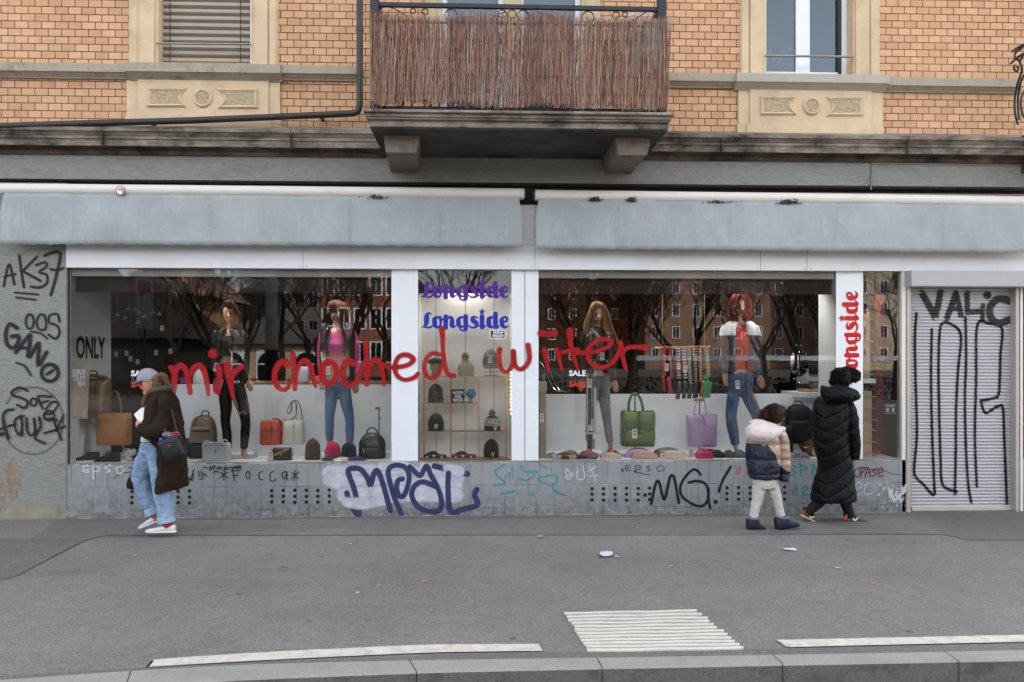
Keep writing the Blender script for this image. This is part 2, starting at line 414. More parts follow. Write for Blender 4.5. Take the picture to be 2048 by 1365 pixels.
def m_asphalt(name, c0, c1, grain=1.0, seed=0):
    m = bpy.data.materials.new(name); m.use_nodes = True; n, l = nt(m); b = n['Principled BSDF']
    tc = n.new('ShaderNodeTexCoord'); mp = n.new('ShaderNodeMapping'); mp.inputs['Location'].default_value = (seed, seed*2, 0); l.new(tc.outputs['Object'], mp.inputs[0])
    big = noise_n(n, l, mp.outputs[0], .9, 6, .6)
    col = ramp(n, l, big, [(.3, c0), (.7, c1)])
    md = noise_n(n, l, mp.outputs[0], 9, 8, .75)
    col = mix_n(n, l, maprange(n, l, md, .5, .75, 0, .4), col, '#4c4a48')
    vo = n.new('ShaderNodeTexVoronoi'); vo.inputs['Scale'].default_value = 150; vo.inputs['Randomness'].default_value = 1; l.new(mp.outputs[0], vo.inputs['Vector'])
    sx = n.new('ShaderNodeSeparateColor'); l.new(vo.outputs['Color'], sx.inputs[0])
    gr = ramp(n, l, sx.outputs[0], [(0, (.62, .61, .6)), (.5, (.95, .95, .95)), (.86, (1.1, 1.09, 1.07)), (.97, (1.9, 1.85, 1.8))])
    mm = n.new('ShaderNodeMixRGB'); mm.blend_type = 'MULTIPLY'; mm.inputs[0].default_value = .6*grain; l.new(col, mm.inputs[1]); l.new(gr, mm.inputs[2])
    # chewing gum and oil spots
    v2 = n.new('ShaderNodeTexVoronoi'); v2.inputs['Scale'].default_value = 2.6; l.new(mp.outputs[0], v2.inputs['Vector'])
    ds = math_n(n, l, 'ADD', v2.outputs['Distance'], math_n(n, l, 'MULTIPLY', md, .06))
    s2 = n.new('ShaderNodeSeparateColor'); l.new(v2.outputs['Color'], s2.inputs[0])
    spot = math_n(n, l, 'MULTIPLY', maprange(n, l, ds, .105, .085, 0, 1), maprange(n, l, s2.outputs[1], .35, .4, 0, .6))
    col = mix_n(n, l, spot, mm.outputs[0], mix_n(n, l, maprange(n, l, s2.outputs[0], .74, .76, 0, 1), '#3b3a39', '#8d8b88'))
    mf = n.new('ShaderNodeMapping'); mf.inputs['Scale'].default_value = (.55, 1.5, 1); l.new(mp.outputs[0], mf.inputs[0])     # flecks, grit and small stains
    col = mix_n(n, l, maprange(n, l, noise_n(n, l, mf.outputs[0], 13, 3, .5), .66, .74, 0, .55), col, '#43413f'); col = mix_n(n, l, maprange(n, l, noise_n(n, l, mp.outputs[0], 34, 2, .5), .74, .8, 0, .5), col, '#a5a29d')
    col = mix_n(n, l, maprange(n, l, noise_n(n, l, mf.outputs[0], 1.8, 6, .65), .54, .72, 0, .3), col, '#55524f')
    l.new(col, b.inputs['Base Color']); b.inputs['Roughness'].default_value = .85; b.inputs['Specular IOR Level'].default_value = .3
    bp = n.new('ShaderNodeBump'); bp.inputs['Strength'].default_value = .5; bp.inputs['Distance'].default_value = .004
    l.new(math_n(n, l, 'ADD', sx.outputs[1], math_n(n, l, 'MULTIPLY', md, .8)), bp.inputs['Height']); l.new(bp.outputs[0], b.inputs['Normal'])
    return m
def m_glass(name, ior=1.5, rough=0.0, tint=(.96, .98, .97), boost=0.0, refl=(1, 1, 1)):
    m = bpy.data.materials.new(name); m.use_nodes = True; n, l = nt(m); n.remove(n['Principled BSDF']); o = n['Material Output']
    t = n.new('ShaderNodeBsdfTransparent'); t.inputs[0].default_value = tint+(1,)
    g = n.new('ShaderNodeBsdfGlossy'); g.inputs['Roughness'].default_value = rough; g.inputs['Color'].default_value = refl+(1,)
    f = n.new('ShaderNodeFresnel'); f.inputs['IOR'].default_value = ior
    mx = n.new('ShaderNodeMixShader'); fac = math_n(n, l, 'ADD', f.outputs[0], boost) if boost else f.outputs[0]
    l.new(fac, mx.inputs[0]); l.new(t.outputs[0], mx.inputs[1]); l.new(g.outputs[0], mx.inputs[2]); l.new(mx.outputs[0], o.inputs[0])
    return m
BRICK, TILE = m_brick(), m_tile()
ASPH = m_asphalt('asphalt_pavement', '#716e6b', '#7d7a77')
ASPH_D = m_asphalt('asphalt_patch', '#656260', '#706d6a', .9, 3)
ASPH_R = m_asphalt('asphalt_road', '#565452', '#646260', 1, 5)
GLASS = m_glass('shop_glass', 1.6, tint=(.985, .995, .99))
GLASS_U = m_glass('window_glass', 2.0, tint=(.7, .78, .84), refl=(.78, .88, 1))
PLASTER = mat('grey_render', '#878783', .9, .17, 26, .9, 60, dirt=('#55554e', .45, 2.2), squash=(.45, 1, 1.6), bd=.012)
PLASTER_D = mat('damp_render', '#8d8878', .9, .2, 4, .6, 60, dirt=('#55524a', .7, 5))
STONE = mat('yellow_sandstone', '#cdb595', .85, .12, 2.2, .25, 70, dirt=('#8a7656', .5, 2.6))
STONE_G = mat('weathered_stone', '#a39a89', .88, .2, 5, .5, 80, dirt=('#4f4a40', .85, 5))
STONE_D = mat('grimy_stone', '#948a7d', .9, .35, 9, .7, 90, dirt=('#1d1815', 1, 3), squash=(.6, 1, 1.3))  # grime, blackened further for the shade under cornice and balcony
STONE_BK = mat('stained_shaded_stone', '#5e5043', .92, .5, 5, .6, 60, dirt=('#0f0b09', 1, 3.5))  # stained stone with underside shade painted into the near-black blotches
PEBBLE = mat('pebbledash', '#ab9a80', .95, .4, 60, .9, 55)
WHITE = mat('white_cladding', '#d9d9dc', .45, .02, 2, dirt=('#b5b1a8', .3, 3))
WHITE_IN = mat('white_display_board', '#d9dde0', .5, .02, 2)
GREY_IN = mat('grey_display_board', '#cdd2d6', .6, .04, 3)
FLOOR_W = mat('white_display_floor', '#e8edf0', .3, .03, 4)
ALU = mat('aluminium_frame', '#aaa69e', .4, .04, 5, metal=.2)
CREAM_M = mat('cream_powder_coat', '#d9d2cb', .4, .03, 5)
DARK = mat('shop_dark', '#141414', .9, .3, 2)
BLACK = mat('matt_black', '#0d0d0e', .7, .2, 10)
IRON = mat('black_iron', '#22252a', .5, .2, 20)
PIPE = mat('dark_grey_pipe', '#34332f', .4, .25, 12, metal=.3)
WOOD = mat('pale_wood', '#cdb088', .6, .15, 6, squash=(1, 1, 8))
WOOD_B = mat('brown_wood', '#7a5233', .6, .2, 6, squash=(.3, 1, 6))
PVC = mat('white_window_frame', '#dfe3ea', .35, .02, 4)
ROADPAINT = mat('road_paint', '#c6c1b6', .8, .12, 9, .4, 200, dirt=('#77736d', .7, 14))
KERB = mat('granite_kerb', '#90908a', .85, .16, 90, .4, 200, dirt=('#5f605b', .4, 3))
KERB_F = mat('granite_kerb_face', '#66645f', .85, .25, 60, .5, 120, dirt=('#2d2c29', .8, 5))
CHROME = mat('chrome', '#c9c9c9', .15, .02, 5, metal=1)

# ================================================================== ground
kb = [G(-300, 1376), G(0, 1361.5), G(240, 1345), G(500, 1331), G(830, 1322.5), G(1024, 1319.5), G(1524, 1312), G(2048, 1302), G(2300, 1296)]
kf = [G(-300, 1400), G(0, 1386), G(240, 1373.5), G(500, 1358), G(830, 1345), G(1024, 1340), G(1524, 1330), G(2048, 1320), G(2300, 1315)]
kb = [V(p) for p in catmull(kb, 5)]; kf = [V(p) for p in catmull(kf, 5)]
kb = [V((-60, kb[0].y-.6, 0))]+kb+[V((60, kb[-1].y+.5, 0))]; kf = [V((-60, kf[0].y-.6, 0))]+kf+[V((60, kf[-1].y+.5, 0))]
b = MB()
for a, c in zip(kb, kb[1:]): b.quad(a, c, V((c.x, .4, 0)), V((a.x, .4, 0)))
o = b.build('pavement', ASPH); o['kind'] = 'structure'
b = MB()
for (a, c), (d, e) in zip(zip(kf, kf[1:]), zip(kb, kb[1:])):
    b.cur = 0; b.quad(a+V((0, .012, .004)), c+V((0, .012, .004)), e+V((0, 0, .004)), d+V((0, 0, .004)))
    b.cur = 1; b.quad(a+V((0, 0, -.16)), c+V((0, 0, -.16)), c+V((0, 0, -.008)), a+V((0, 0, -.008)))
    b.cur = 0; b.quad(a+V((0, 0, -.008)), c+V((0, 0, -.008)), c+V((0, .012, .004)), a+V((0, .012, .004)))
o = b.build('kerb', [KERB, KERB_F], smooth=False); o['kind'] = 'structure'
b = MB()
for p0, p1 in (((818, 1322), (833, 1345)), ((1194, 1318), (1204, 1337)), ((1545, 1311), (1565, 1329)), ((1888, 1305), (1917, 1323)), ((262, 1344), (252, 1373))):
    a, c = G(*p0), G(*p1); e = V((.0022, 0, 0)); z = V((0, 0, .0065)); dn = V((0, -.003, -.16)); m_ = V((0, 0, -.01))
    b.quad(c-e+z, c+e+z, a+e+z, a-e+z); b.quad(c-e+dn, c+e+dn, c+e+z-V((0, .003, 0)), c-e+z-V((0, .003, 0)))
o = b.build('kerb_joint', BLACK, smooth=False); o['kind'] = 'structure'
b = MB(); b.quad((-400, -400, -.14), (400, -400, -.14), (400, -3.3, -.14), (-400, -3.3, -.14))
o = b.build('road', ASPH_R, smooth=False); o['kind'] = 'structure'
def sheet(pp, z, m, name, solid=False):
    b = MB(); b.face([b.vert(G(x, y, z)) for x, y in pp]); o = b.build(name, m, smooth=False); o['kind'] = 'structure'; return o
sheet([(-200, 1158), (22, 1156.5), (175, 1079), (-200, 1077)], .004, ASPH_D, 'asphalt_patch')
sheet([(205, 1072), (1884, 1069), (1834, 1041), (1795, 1022), (130, 1030), (60, 1079), (178, 1079.5)], .0042, m_asphalt('asphalt_strip', '#686562', '#73706d', .95, 8), 'asphalt_strip')
sheet([(1795, 1022), (1834, 1041), (1884, 1069), (1939, 1081), (2200, 1080), (2200, 1015)], .004, ASPH_D, 'asphalt_patch')
# darker strip beside the kerb
lo = [V(p)+V((0, .0, .004)) for p in kb[1:-1]]
hi = [G(-300, 1362, .004), G(0, 1352, .004), G(300, 1334.5, .004), G(830, 1311.5, .004), G(1024, 1306, .004), G(1524, 1298, .004), G(2048, 1288, .004), G(2300, 1284, .004)]
hi = [V(p) for p in catmull(hi, 5)]
b = MB()
for i in range(min(len(lo), len(hi))-1):
    f = i/(len(lo)-1)
    b.quad(lo[i], lo[i+1], hi[min(len(hi)-1, round((i+1)*(len(hi)-1)/(len(lo)-1)))], hi[min(len(hi)-1, round(i*(len(hi)-1)/(len(lo)-1)))])
o = b.build('asphalt_strip', ASPH_D, smooth=False); o['kind'] = 'structure'
# painted marks, 4 mm sheets
def paint(name, top, bot, z=.008):
    b = MB(); n = 40
    tp = [G(x, y, z) for x, y in top]; bt = [G(x, y, z) for x, y in bot]
    tp = [V(p) for p in catmull(tp, 10)]; bt = [V(p) for p in catmull(bt, 10)]
    for i in range(len(tp)-1):
        j = V((0, random.uniform(-.002, .002), 0))
        b.quad(bt[i], bt[i+1], tp[i+1]+j, tp[i]+j)
    return b.build(name, ROADPAINT, smooth=False)
o = paint('road_marking', [(308, 1322), (330, 1317.5), (560, 1303), (830, 1290.5), (960, 1288.5), (1077, 1288)], [(297, 1334), (318, 1332.5), (560, 1319), (830, 1306.5), (960, 1303.5), (1085, 1302)]); o['kind'] = 'structure'
o = paint('road_marking', [(1553, 1280), (1800, 1275), (2048, 1270), (2300, 1265)], [(1574, 1294.5), (1810, 1289), (2048, 1284), (2300, 1279)]); o['kind'] = 'structure'
b = MB()
for i in range(12):
    t = i/11
    y = 1226+t*(1300-1226); lx = 1130+46*t+random.uniform(-2, 2); rx = 1397+88*t+random.uniform(-4, 4); th = 3.6+t*1.6
    pts = [(lx+(rx-lx)*k/24, y-5*k/24+.5*math.sin(k*.5+i)+random.uniform(-.25, .25)) for k in range(25)]
    T = [G(x, yy-th*.45, .012) for x, yy in pts]; B_ = [G(x, yy+th*.45, .012) for x, yy in pts]
    for k in range(24): b.quad(B_[k], B_[k+1], T[k+1], T[k])
    for k in range(24): b.quad(B_[k]-V((0, 0, .011)), B_[k+1]-V((0, 0, .011)), B_[k+1], B_[k])
o = b.build('tactile_paving', mat('tactile_paint', '#cbc6bb', .8, .05, 9, .3, 200, dirt=('#8d8983', .35, 12)), smooth=False); o['kind'] = 'structure'

# ================================================================== the apartment building
BLD = thing('apartment_building', 'ochre brick apartment building with yellow stone windows above a grey shopfront', 'building')
XL, XR = -9.0, 9.0
def zx(px, y=0): return P(px, 700, y).x
def zz(py, y=0, px=1024): return P(px, py, y).z
def wall_holes(b, x0, x1, z0, z1, holes, y):
    xs = sorted({x0, x1}|{h[k] for h in holes for k in (0, 1)}); zs = sorted({z0, z1}|{h[k] for h in holes for k in (2, 3)})
    for a, c in zip(xs, xs[1:]):
        for d, e in zip(zs, zs[1:]):
            mx, mz = (a+c)/2, (d+e)/2
            if any(h[0] < mx < h[1] and h[2] < mz < h[3] for h in holes): continue
            b.quad((a, y, d), (c, y, d), (c, y, e), (a, y, e))
ZC = zz(269, 0)                                            # top of the cornice
WL = (zx(317), zx(502), zz(126, 0, 410), 7.2); WR = (zx(1531), zx(1706), zz(148, 0, 1620), 7.2); WD = (zx(883), zx(1163), 4.05, 7.0)
b = MB(); wall_holes(b, XL, XR, ZC-.03, 14.5, [WL, WR, WD], 0)
b.build('brick_wall', BRICK, BLD, smooth=False)
b = MB()
for (x0, x1, z0, z1) in (WL, WR, WD):                       # reveals
    b.quad((x0, 0, z0), (x0, .22, z0), (x0, .22, z1), (x0, 0, z1)); b.quad((x1, .22, z0), (x1, 0, z0), (x1, 0, z1), (x1, .22, z1)); b.quad((x0, 0, z1), (x0, .22, z1), (x1, .22, z1), (x1, 0, z1)); b.quad((x0, 0, z0), (x1, 0, z0), (x1, .22, z0), (x0, .22, z0))
b.build('window_reveal', STONE, BLD, smooth=False)
b = MB()                                                    # shell behind: sides, back, roof, upper floor
b.quad((XL, 0, 0), (XL, 12, 0), (XL, 12, 14.5), (XL, 0, 14.5)).quad((XR, 12, 0), (XR, 0, 0), (XR, 0, 14.5), (XR, 12, 14.5))
b.quad((XR, 12, 0), (XL, 12, 0), (XL, 12, 14.5), (XR, 12, 14.5)).quad((XL, 0, 14.5), (XR, 0, 14.5), (XR, 12, 14.5), (XL, 12, 14.5))
b.build('rear_wall', PLASTER, BLD, smooth=False)
b = MB(); b.box(XL+.02, XR-.02, .24, 5.5, ZC-.25, ZC-.05); b.quad((XL, 3.2, ZC), (XR, 3.2, ZC), (XR, 3.2, 8), (XL, 3.2, 8)); b.quad((XL, .3, 8), (XR, .3, 8), (XR, 3.2, 8), (XL, 3.2, 8))
for x in (zx(1240), zx(640)): b.quad((x, .25, ZC), (x, 3.2, ZC), (x, 3.2, 8), (x, .25, 8))
b.build('upper_room', mat('room_wall', '#5d5a55', .9, .1), BLD, smooth=False)
# --- grey rendered band, the pier on the left, strip right of the shutter
ZB0, ZB1 = zz(366, 0), zz(318, 0)
b = MB(); b.quad((XL, 0, ZB0), (XR, 0, ZB0), (XR, 0, ZC), (XL, 0, ZC)); b.quad((XL, 0, ZB0), (XL, .3, ZB0), (XR, .3, ZB0), (XR, 0, ZB0))
xp = zx(133)
ZP = zz(374, 0); b.quad((XL, 0, -.05), (xp, 0, -.05), (xp, 0, ZP), (XL, 0, ZP)); b.quad((xp, 0, -.05), (xp, .3, -.05), (xp, .3, ZP), (xp, 0, ZP)); b.quad((XL, 0, ZP), (xp, 0, ZP), (xp, .3, ZP), (XL, .3, ZP))
b.build('rendered_wall', PLASTER, BLD, smooth=False)
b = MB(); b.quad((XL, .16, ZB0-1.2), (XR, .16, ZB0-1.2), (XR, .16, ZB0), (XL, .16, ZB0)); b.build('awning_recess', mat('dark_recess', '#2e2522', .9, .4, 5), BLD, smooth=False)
random.seed(3)
def blob(cx, cy, rx, ry, n=22, j=.25, y=0):
    pts = []
    ph = random.uniform(0, 6)
    for k in range(n):
        a = -2*math.pi*k/n
        q = 1+j*(math.sin(3*a+ph)*.5+math.sin(5*a+2*ph)*.3+random.uniform(-.4, .4))
        pts.append((cx+rx*q*math.cos(a), cy+ry*q*math.sin(a)))
    return pts
BROWN_R = mat('bare_brown_render', '#8a7b6b', .95, .3, 14, .8, 80)
b = MB()
for cx, cy, rx, ry in ((26, 962, 13, 40), (20, 945, 16, 22), (2, 990, 7, 28), (125, 931, 9, 5)):
    b = MB(); b.ppoly(blob(cx, cy, rx, ry), -.0025-.0004*rx/10, .01); b.build('render_damage', BROWN_R, BLD, smooth=False)
b = MB(); b.ppoly(blob(70, 1024, 72, 16, 26, .3), -.002, .01); b.build('render_damage', PLASTER_D, BLD, smooth=False)
# --- tiled plinth under the shop windows
ZS = .586
xq = zx(1816)
b = MB(); b.quad((xp+.006, 0, -.02), (xq, 0, -.02), (xq, 0, ZS), (xp+.006, 0, ZS)); b.quad((xp+.006, 0, ZS), (xq, 0, ZS), (xq, .2, ZS), (xp+.006, .2, ZS)); b.quad((xq, 0, -.02), (xq, .2, -.02), (xq, .2, ZS), (xq, 0, ZS))
b.build('tiled_plinth', TILE, BLD, smooth=False)
CHIP = mat('chipped_white_edge', '#b9bab8', .7, .2, 20)
b = MB(); x = xp+.02
while x < xq-.05:                                            # worn white edge of the top course
    wd = random.uniform(.02, .14)
    if random.random() < .5: b.box(x, min(x+wd*.6, xq), -.0022, .004, ZS-random.uniform(.003, .006), ZS+.0012)
    x += wd+random.uniform(.0, .05)
b.build('chipped_edge', CHIP, BLD, smooth=False)
b = MB(); x = xp+.02
while x < xq-.1:                                             # mortar crust along the foot
    if random.random() < .6:
        z_ = random.uniform(.004, .014); b.quad((x+.006, -.012, 0), (x+.119, -.012, 0), (x+.117, -.002, z_), (x+.008, -.002, z_*random.uniform(.5, 1)))
    x += .1255
b.build('chipped_edge', mat('mortar_crust', '#8e8c86', .9, .3, 30), BLD, smooth=False)
b = MB()
def vents(c0, n, row=(983.5, 995, 1007)):
    for k in range(n):
        px = c0+k*23.05
        for j in range(3):
            c = P(px, 983.5+11.6*j-(px-264)*.0064+random.uniform(-.6, .6), 0); c.y = -.0015
            pts = [c+V((.0195*math.cos(a), 0, .0195*math.sin(a))) for a in [2*math.pi*i/14 for i in range(14)]]
            b = MB(); b.face([b.vert(p) for p in pts]); b.ring_loft([pts, [p+V((0, .03, 0)) for p in pts]], False, True); b.build('vent_hole', BLACK, BLD, smooth=False)
for c0, n in ((264, 6), (543.5, 6), (1184, 6), (1454, 6)): vents(c0, n)
# --- cornice
def profile(b, pts, x0, x1):
    """pts: (y, z) from top back round to bottom back"""
    for (y0, z0), (y1, z1) in zip(pts, pts[1:]):
        b.quad((x0, y1, z1), (x1, y1, z1), (x1, y0, z0), (x0, y0, z0))
    a = [b.vert((x0, y, z)) for y, z in pts]; b.face(a); c = [b.vert((x1, y, z)) for y, z in pts]; b.face(c[::-1])
cp = [(0, zz(264, 0)+.03)]+[(d, zz(py, d)) for py, d in ((264, -.22), (270.5, -.22), (271.5, -.205), (276, -.185), (281, -.165), (282, -.18), (286, -.18), (287, -.165), (300, -.16))]
cp2 = [(-.16, zz(300, -.16)-.0005), (-.05, zz(302, -.16)), (-.05, zz(309, -.05)), (-.035, zz(317, -.035)), (0, zz(318, 0))]
xb0, xb1 = zx(735, -1.1), zx(1341, -1.1)
for x0, x1 in ((XL, xb0+.02), (xb1-.02, XR)):
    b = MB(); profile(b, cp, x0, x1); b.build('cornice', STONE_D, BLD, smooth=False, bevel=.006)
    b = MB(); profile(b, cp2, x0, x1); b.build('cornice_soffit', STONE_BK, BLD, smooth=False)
b = MB()
for px in (205, 582, 1444, 1815): b.box(zx(px, -.2)-.004, zx(px, -.2)+.004, -.223, -.1, zz(300, -.16), zz(264, -.22)+.001)
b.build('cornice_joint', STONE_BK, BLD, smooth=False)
# --- string course at sill height, stone window surrounds, sills, apron panels
def course(x0, x1, py, px):
    z0 = zz(py, -.1, px); b = MB()
    profile(b, [(0, z0+.01), (-.1, z0), (-.1, z0-.088), (-.085, z0-.09), (-.03, z0-.13), (-.03, z0-.138), (0, z0-.138)], x0, x1)
    b.build('string_course', STONE_G, BLD, smooth=False, bevel=.004)
course(XL, zx(252, -.1), 126, 120); course(zx(556, -.1), zx(716, -.1), 131, 635); course(zx(1334, -.1), zx(1475, -.1), 146, 1400); course(zx(1778, -.1), zx(2041, -.1), 156.5, 1910)
def surround(w0, w1, ztop, pxs, py_sill, sillx, apx, apy, plinth_py, rects, circ, metal_y, msill):
    """one window bay: jambs, sill, apron with relief panels"""
    mid = (apx[0]+apx[1])/2
    zs = zz(py_sill, -.14, mid)
    b = MB()
    for (a, c, y) in pxs: b.box(zx(a, y), zx(c, y), y, .05, zs-.01, 7.3)
    b.build('window_surround', STONE, BLD, smooth=False, bevel=.004)
    b = MB(); x0, x1 = zx(sillx[0], -.14), zx(sillx[1], -.14)
    profile(b, [(.2, zs+.015), (-.14, zs), (-.14, zs-.092), (-.125, zs-.096), (-.05, zs-.145), (-.05, zs-.152), (0, zs-.152)], x0, x1)
    b.build('window_sill', msill, BLD, smooth=False, bevel=.004)
    zt = zs-.15; za = zz(apy, -.03, mid); zp = zz(plinth_py, -.045, mid)
    b = MB(); b.box(zx(apx[0], -.03), zx(apx[1], -.03), -.03, .02, za-.01, zt); b.box(zx(apx[2], -.05), zx(apx[3], -.05), -.05, .02, zp-.01, zt-.001)
    b.box(zx(apx[0]-2, -.045), zx(apx[1]+2, -.045), -.045, .02, za-.02, zp); b.box(zx(apx[2]-6, -.062), zx(apx[3]+6, -.062), -.062, .02, za-.021, zp+.004)
    ap = b.build('apron_panel', STONE, BLD, smooth=False, bevel=.003)
    y0 = -.05
    for k, (a, c, e, f) in enumerate(rects):
        b = MB(); inn = MB()
        pts = [(a, e), (c, e), (c, f), (a, f)]
        m_ = (e+f)/2; bow = 11
        arc = [(math.sin(math.pi*t/8)*bow, e+(f-e)*t/8) for t in range(9)]
        o_ = ([(a, f), (a, e)]+[(c-q, y) for q, y in arc]) if k == 0 else ([(c, e), (c, f)]+[(a+q, y) for q, y in arc[::-1]])
        cx, cyy = (a+c)/2, (e+f)/2
        sc = lambda s1, s2: [(cx+(x-cx)*s1-(bow*.12 if k == 0 else -bow*.12), cyy+(y-cyy)*s2) for x, y in o_]
        A, B2, C2 = o_, sc(.9, .86), sc(.8, .68)
        for (q, r, ya, yb) in ((A, B2, y0-.008, y0-.026), (B2, C2, y0-.026, y0-.010)):
            qa = [P(x, y, y0) for x, y in q]; ra = [P(x, y, y0) for x, y in r]
            for i in range(len(q)):
                j = (i+1) % len(q)
                b.quad(V((qa[i].x, ya, qa[i].z)), V((qa[j].x, ya, qa[j].z)), V((ra[j].x, yb, ra[j].z)), V((ra[i].x, yb, ra[i].z)))
                if ya > y0-.02: b.quad(V((qa[i].x, y0+.01, qa[i].z)), V((qa[j].x, y0+.01, qa[j].z)), V((qa[j].x, ya, qa[j].z)), V((qa[i].x, ya, qa[i].z)))
        b.build('relief_frame', STONE, BLD, smooth=False)
        ca = [P(x, y, y0) for x, y in C2]; inn.face([inn.vert((p.x, y0-.010, p.z)) for p in ca]); inn.build('relief_field', PEBBLE, BLD, smooth=False)
    c = P(circ[0], circ[1], y0); r = circ[2]/S(y0)
    b = MB(); b.lathe(c, [(r, -.01), (r, .008), (r*.86, .026), (r*.76, .024), (r*.7, .010)], 28, ax=V((0, -1, 0)), ex=V((1, 0, 0))); b.build('relief_ring', STONE, BLD)
    b = MB(); b.lathe(c, [(r*.71, .0), (r*.71, .0115), (r*.3, .016)], 24, ax=V((0, -1, 0)), ex=V((1, 0, 0))); b.build('relief_field', PEBBLE, BLD)
surround(0, 0, 0, [(257, 317, -.02), (262, 274, -.035), (280, 308, -.045), (274, 282, -.03), (502, 556, -.02), (508, 535, -.045), (538, 552, -.035)], 127, (250, 560),
         (253, 560, 275, 537), 262, 231, [(295, 374, 177, 215), (436, 516, 179, 218)], (406, 197, 19), 87, STONE_G)
surround(0, 0, 0, [(1481, 1531, -.02), (1484, 1498, -.035), (1501, 1530, -.045), (1706, 1760, -.02), (1712, 1738, -.045), (1742, 1757, -.035)], 148, (1474, 1779),
         (1477, 1766, 1500, 1744), 277, 251, [(1520, 1593, 194, 231), (1652, 1726, 195, 233)], (1623, 213.5, 18.5), 111, mat('pale_sill_stone', '#aaa599', .8, .15, 4, .3, 80, dirt=('#7d776a', .5, 4)))
surround_d = MB()
for a, c, y in ((850, 883, -.03), (1008, 1042, -.01), (1163, 1200, -.03), (858, 872, -.045), (1172, 1192, -.045)): surround_d.box(zx(a, y), zx(c, y), y, .1, 4.0, 7.2)
surround_d.build('window_surround', mat('grey_stone', '#b9ab8c', .85, .1, 3, .2, 70), BLD, smooth=False, bevel=.004)
# windows
def window(fr, panes, y=.16, z0=4.5, z1=7.2):
    b = MB()
    for a, c in fr: b.box(zx(a, y), zx(c, y), y, y+.06, z0, z1)
    w_ = b.build('window', PVC, BLD, smooth=False, bevel=.006)
    for a, c in panes:
        g = MB(); g.quad((zx(a, y+.03), y+.03, z0), (zx(c, y+.03), y+.03, z0), (zx(c, y+.03), y+.03, z1), (zx(a, y+.03), y+.03, z1)); g.build('pane', GLASS_U, w_, smooth=False)
    return w_
zwr = zz(150, .16, 1620)
wr = window([(1529, 1533), (1592, 1620), (1683, 1698)], [(1531, 1594), (1619, 1684)], z0=zwr)
b = MB(); b.box(zx(1529, .158), zx(1700, .158), .158, .21, zwr-.02, zwr+.03); b.build('frame', PVC, wr, smooth=False)
b = MB(); b.box(zx(1676, .155), zx(1683, .155), .155, .2, zwr, 7.2); b.build('frame', mat('green_frame', '#20352f', .5), wr, smooth=False)
wd1 = window([(883, 894), (997, 1008), (1042, 1047), (1151, 1163)], [(893, 998), (1046, 1152)], y=.1, z0=4.05)
b = MB(); p0, p1 = P(1531, 112, -.06), P(1707, 114, -.06); b.tube([p0, p1], .013, 10); b.build('safety_rail', mat('steel_rail', '#8f8b88', .3, .1, 5, metal=.8), BLD)
b = MB(); p0, p1 = P(313, 87, -.06), P(502, 89, -.06); b.tube([p0, p1], .012, 10); b.build('safety_rail', mat('steel_rail', '#8f8b88', .3), BLD)
# closed slatted blind in the left window
b = MB(); y = .12; z = zz(128, y, 410); x0, x1 = zx(321, y), zx(501, y); k = 0
while z < 5.9:
    b.quad((x0, y+.03, z), (x1, y+.03, z), (x1, y-.02, z+.018), (x0, y-.02, z+.018)); b.quad((x0, y-.02, z+.018), (x1, y-.02, z+.018), (x1, y-.026, z+.05), (x0, y-.026, z+.05)); b.quad((x0, y-.026, z+.05), (x1, y-.026, z+.05), (x1, y+.03, z+.0764), (x0, y+.03, z+.0764))
    z += .0765
b.build('blind', mat('beige_blind', '#aba194', .5, .05, 6), BLD, smooth=False)
b = MB()
for px in (318.5, 502): b.box(zx(px-1.6, .09), zx(px+1.6, .09), .09, .14, zz(127, .1, 410), 7)
b.build('blind_guide', mat('blind_guide', '#c5ccd6', .35, metal=.3), BLD, smooth=False)
b = MB()
for px in (340, 481): b.box(zx(px, .09)-.003, zx(px, .09)+.003, .086, .09, zz(127, .1, 410), 7)
b.build('blind_cord', BLACK, BLD, smooth=False)
# --- balcony
BAL = None
b = MB()
for py0, py1, d, px0, px1 in ((218, 223.5, -1.2, 726, 1349), (223.7, 233, -1.16, 731, 1343), (233.2, 238, -1.14, 735, 1340), (238.2, 253, -1.1, 738, 1337)):
    z0, z1 = zz(py1+3.3, d), zz(py0+3.3, d)
    b.box(zx(px0, d), zx(px1, d), d, -.001, z0, z1)
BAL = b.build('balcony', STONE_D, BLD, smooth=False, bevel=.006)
zsof = zz(256.3, -1.1)
b = MB(); b.box(zx(741, -1.08), zx(1334, -1.08), -1.08, -.002, zsof-.012, zsof-.001); b.build('soffit', mat('grimy_shaded_soffit', '#4a4742', .95, .35, 3, .6, 80, dirt=('#15110f', .9, 2.2)), BAL, smooth=False)  # grime and the shade below the slab, both put in the colour
for (t0, t1), (m0, m1), (w0, w1), yt in (((767, 840), (771.5, 832), (782, 836.5), 0), ((1231, 1303), (1236.5, 1294), (1209, 1262), 5)):
    b = MB(); d = -.82
    tz = zsof-.01; mz = zz(305.5+yt, d, (m0+m1)/2); wz = zz(345+yt*.5, -.01, (w0+w1)/2)
    A = [V((zx(t0, d-.02), d-.02, tz)), V((zx(t1, d-.02), d-.02, tz)), V((zx(m1, d), d, mz)), V((zx(m0, d), d, mz))]
    B_ = [V((zx(w0, 0)-.03, 0, tz)), V((zx(w1, 0)+.03, 0, tz)), V((zx(w1, 0), 0, wz)), V((zx(w0, 0), 0, wz))]
    b.quad(*A[::-1]); b.quad(A[0], B_[0], B_[3], A[3]); b.quad(B_[1], A[1], A[2], B_[2]); b.quad(A[3], B_[3], B_[2], A[2])
    b.build('bracket', mat('rough_concrete', '#7d7268', .9, .2, 8, .7, 50, dirt=('#3c342e', .7, 5)), BAL, smooth=False)
zsl = zz(221, -1.2)
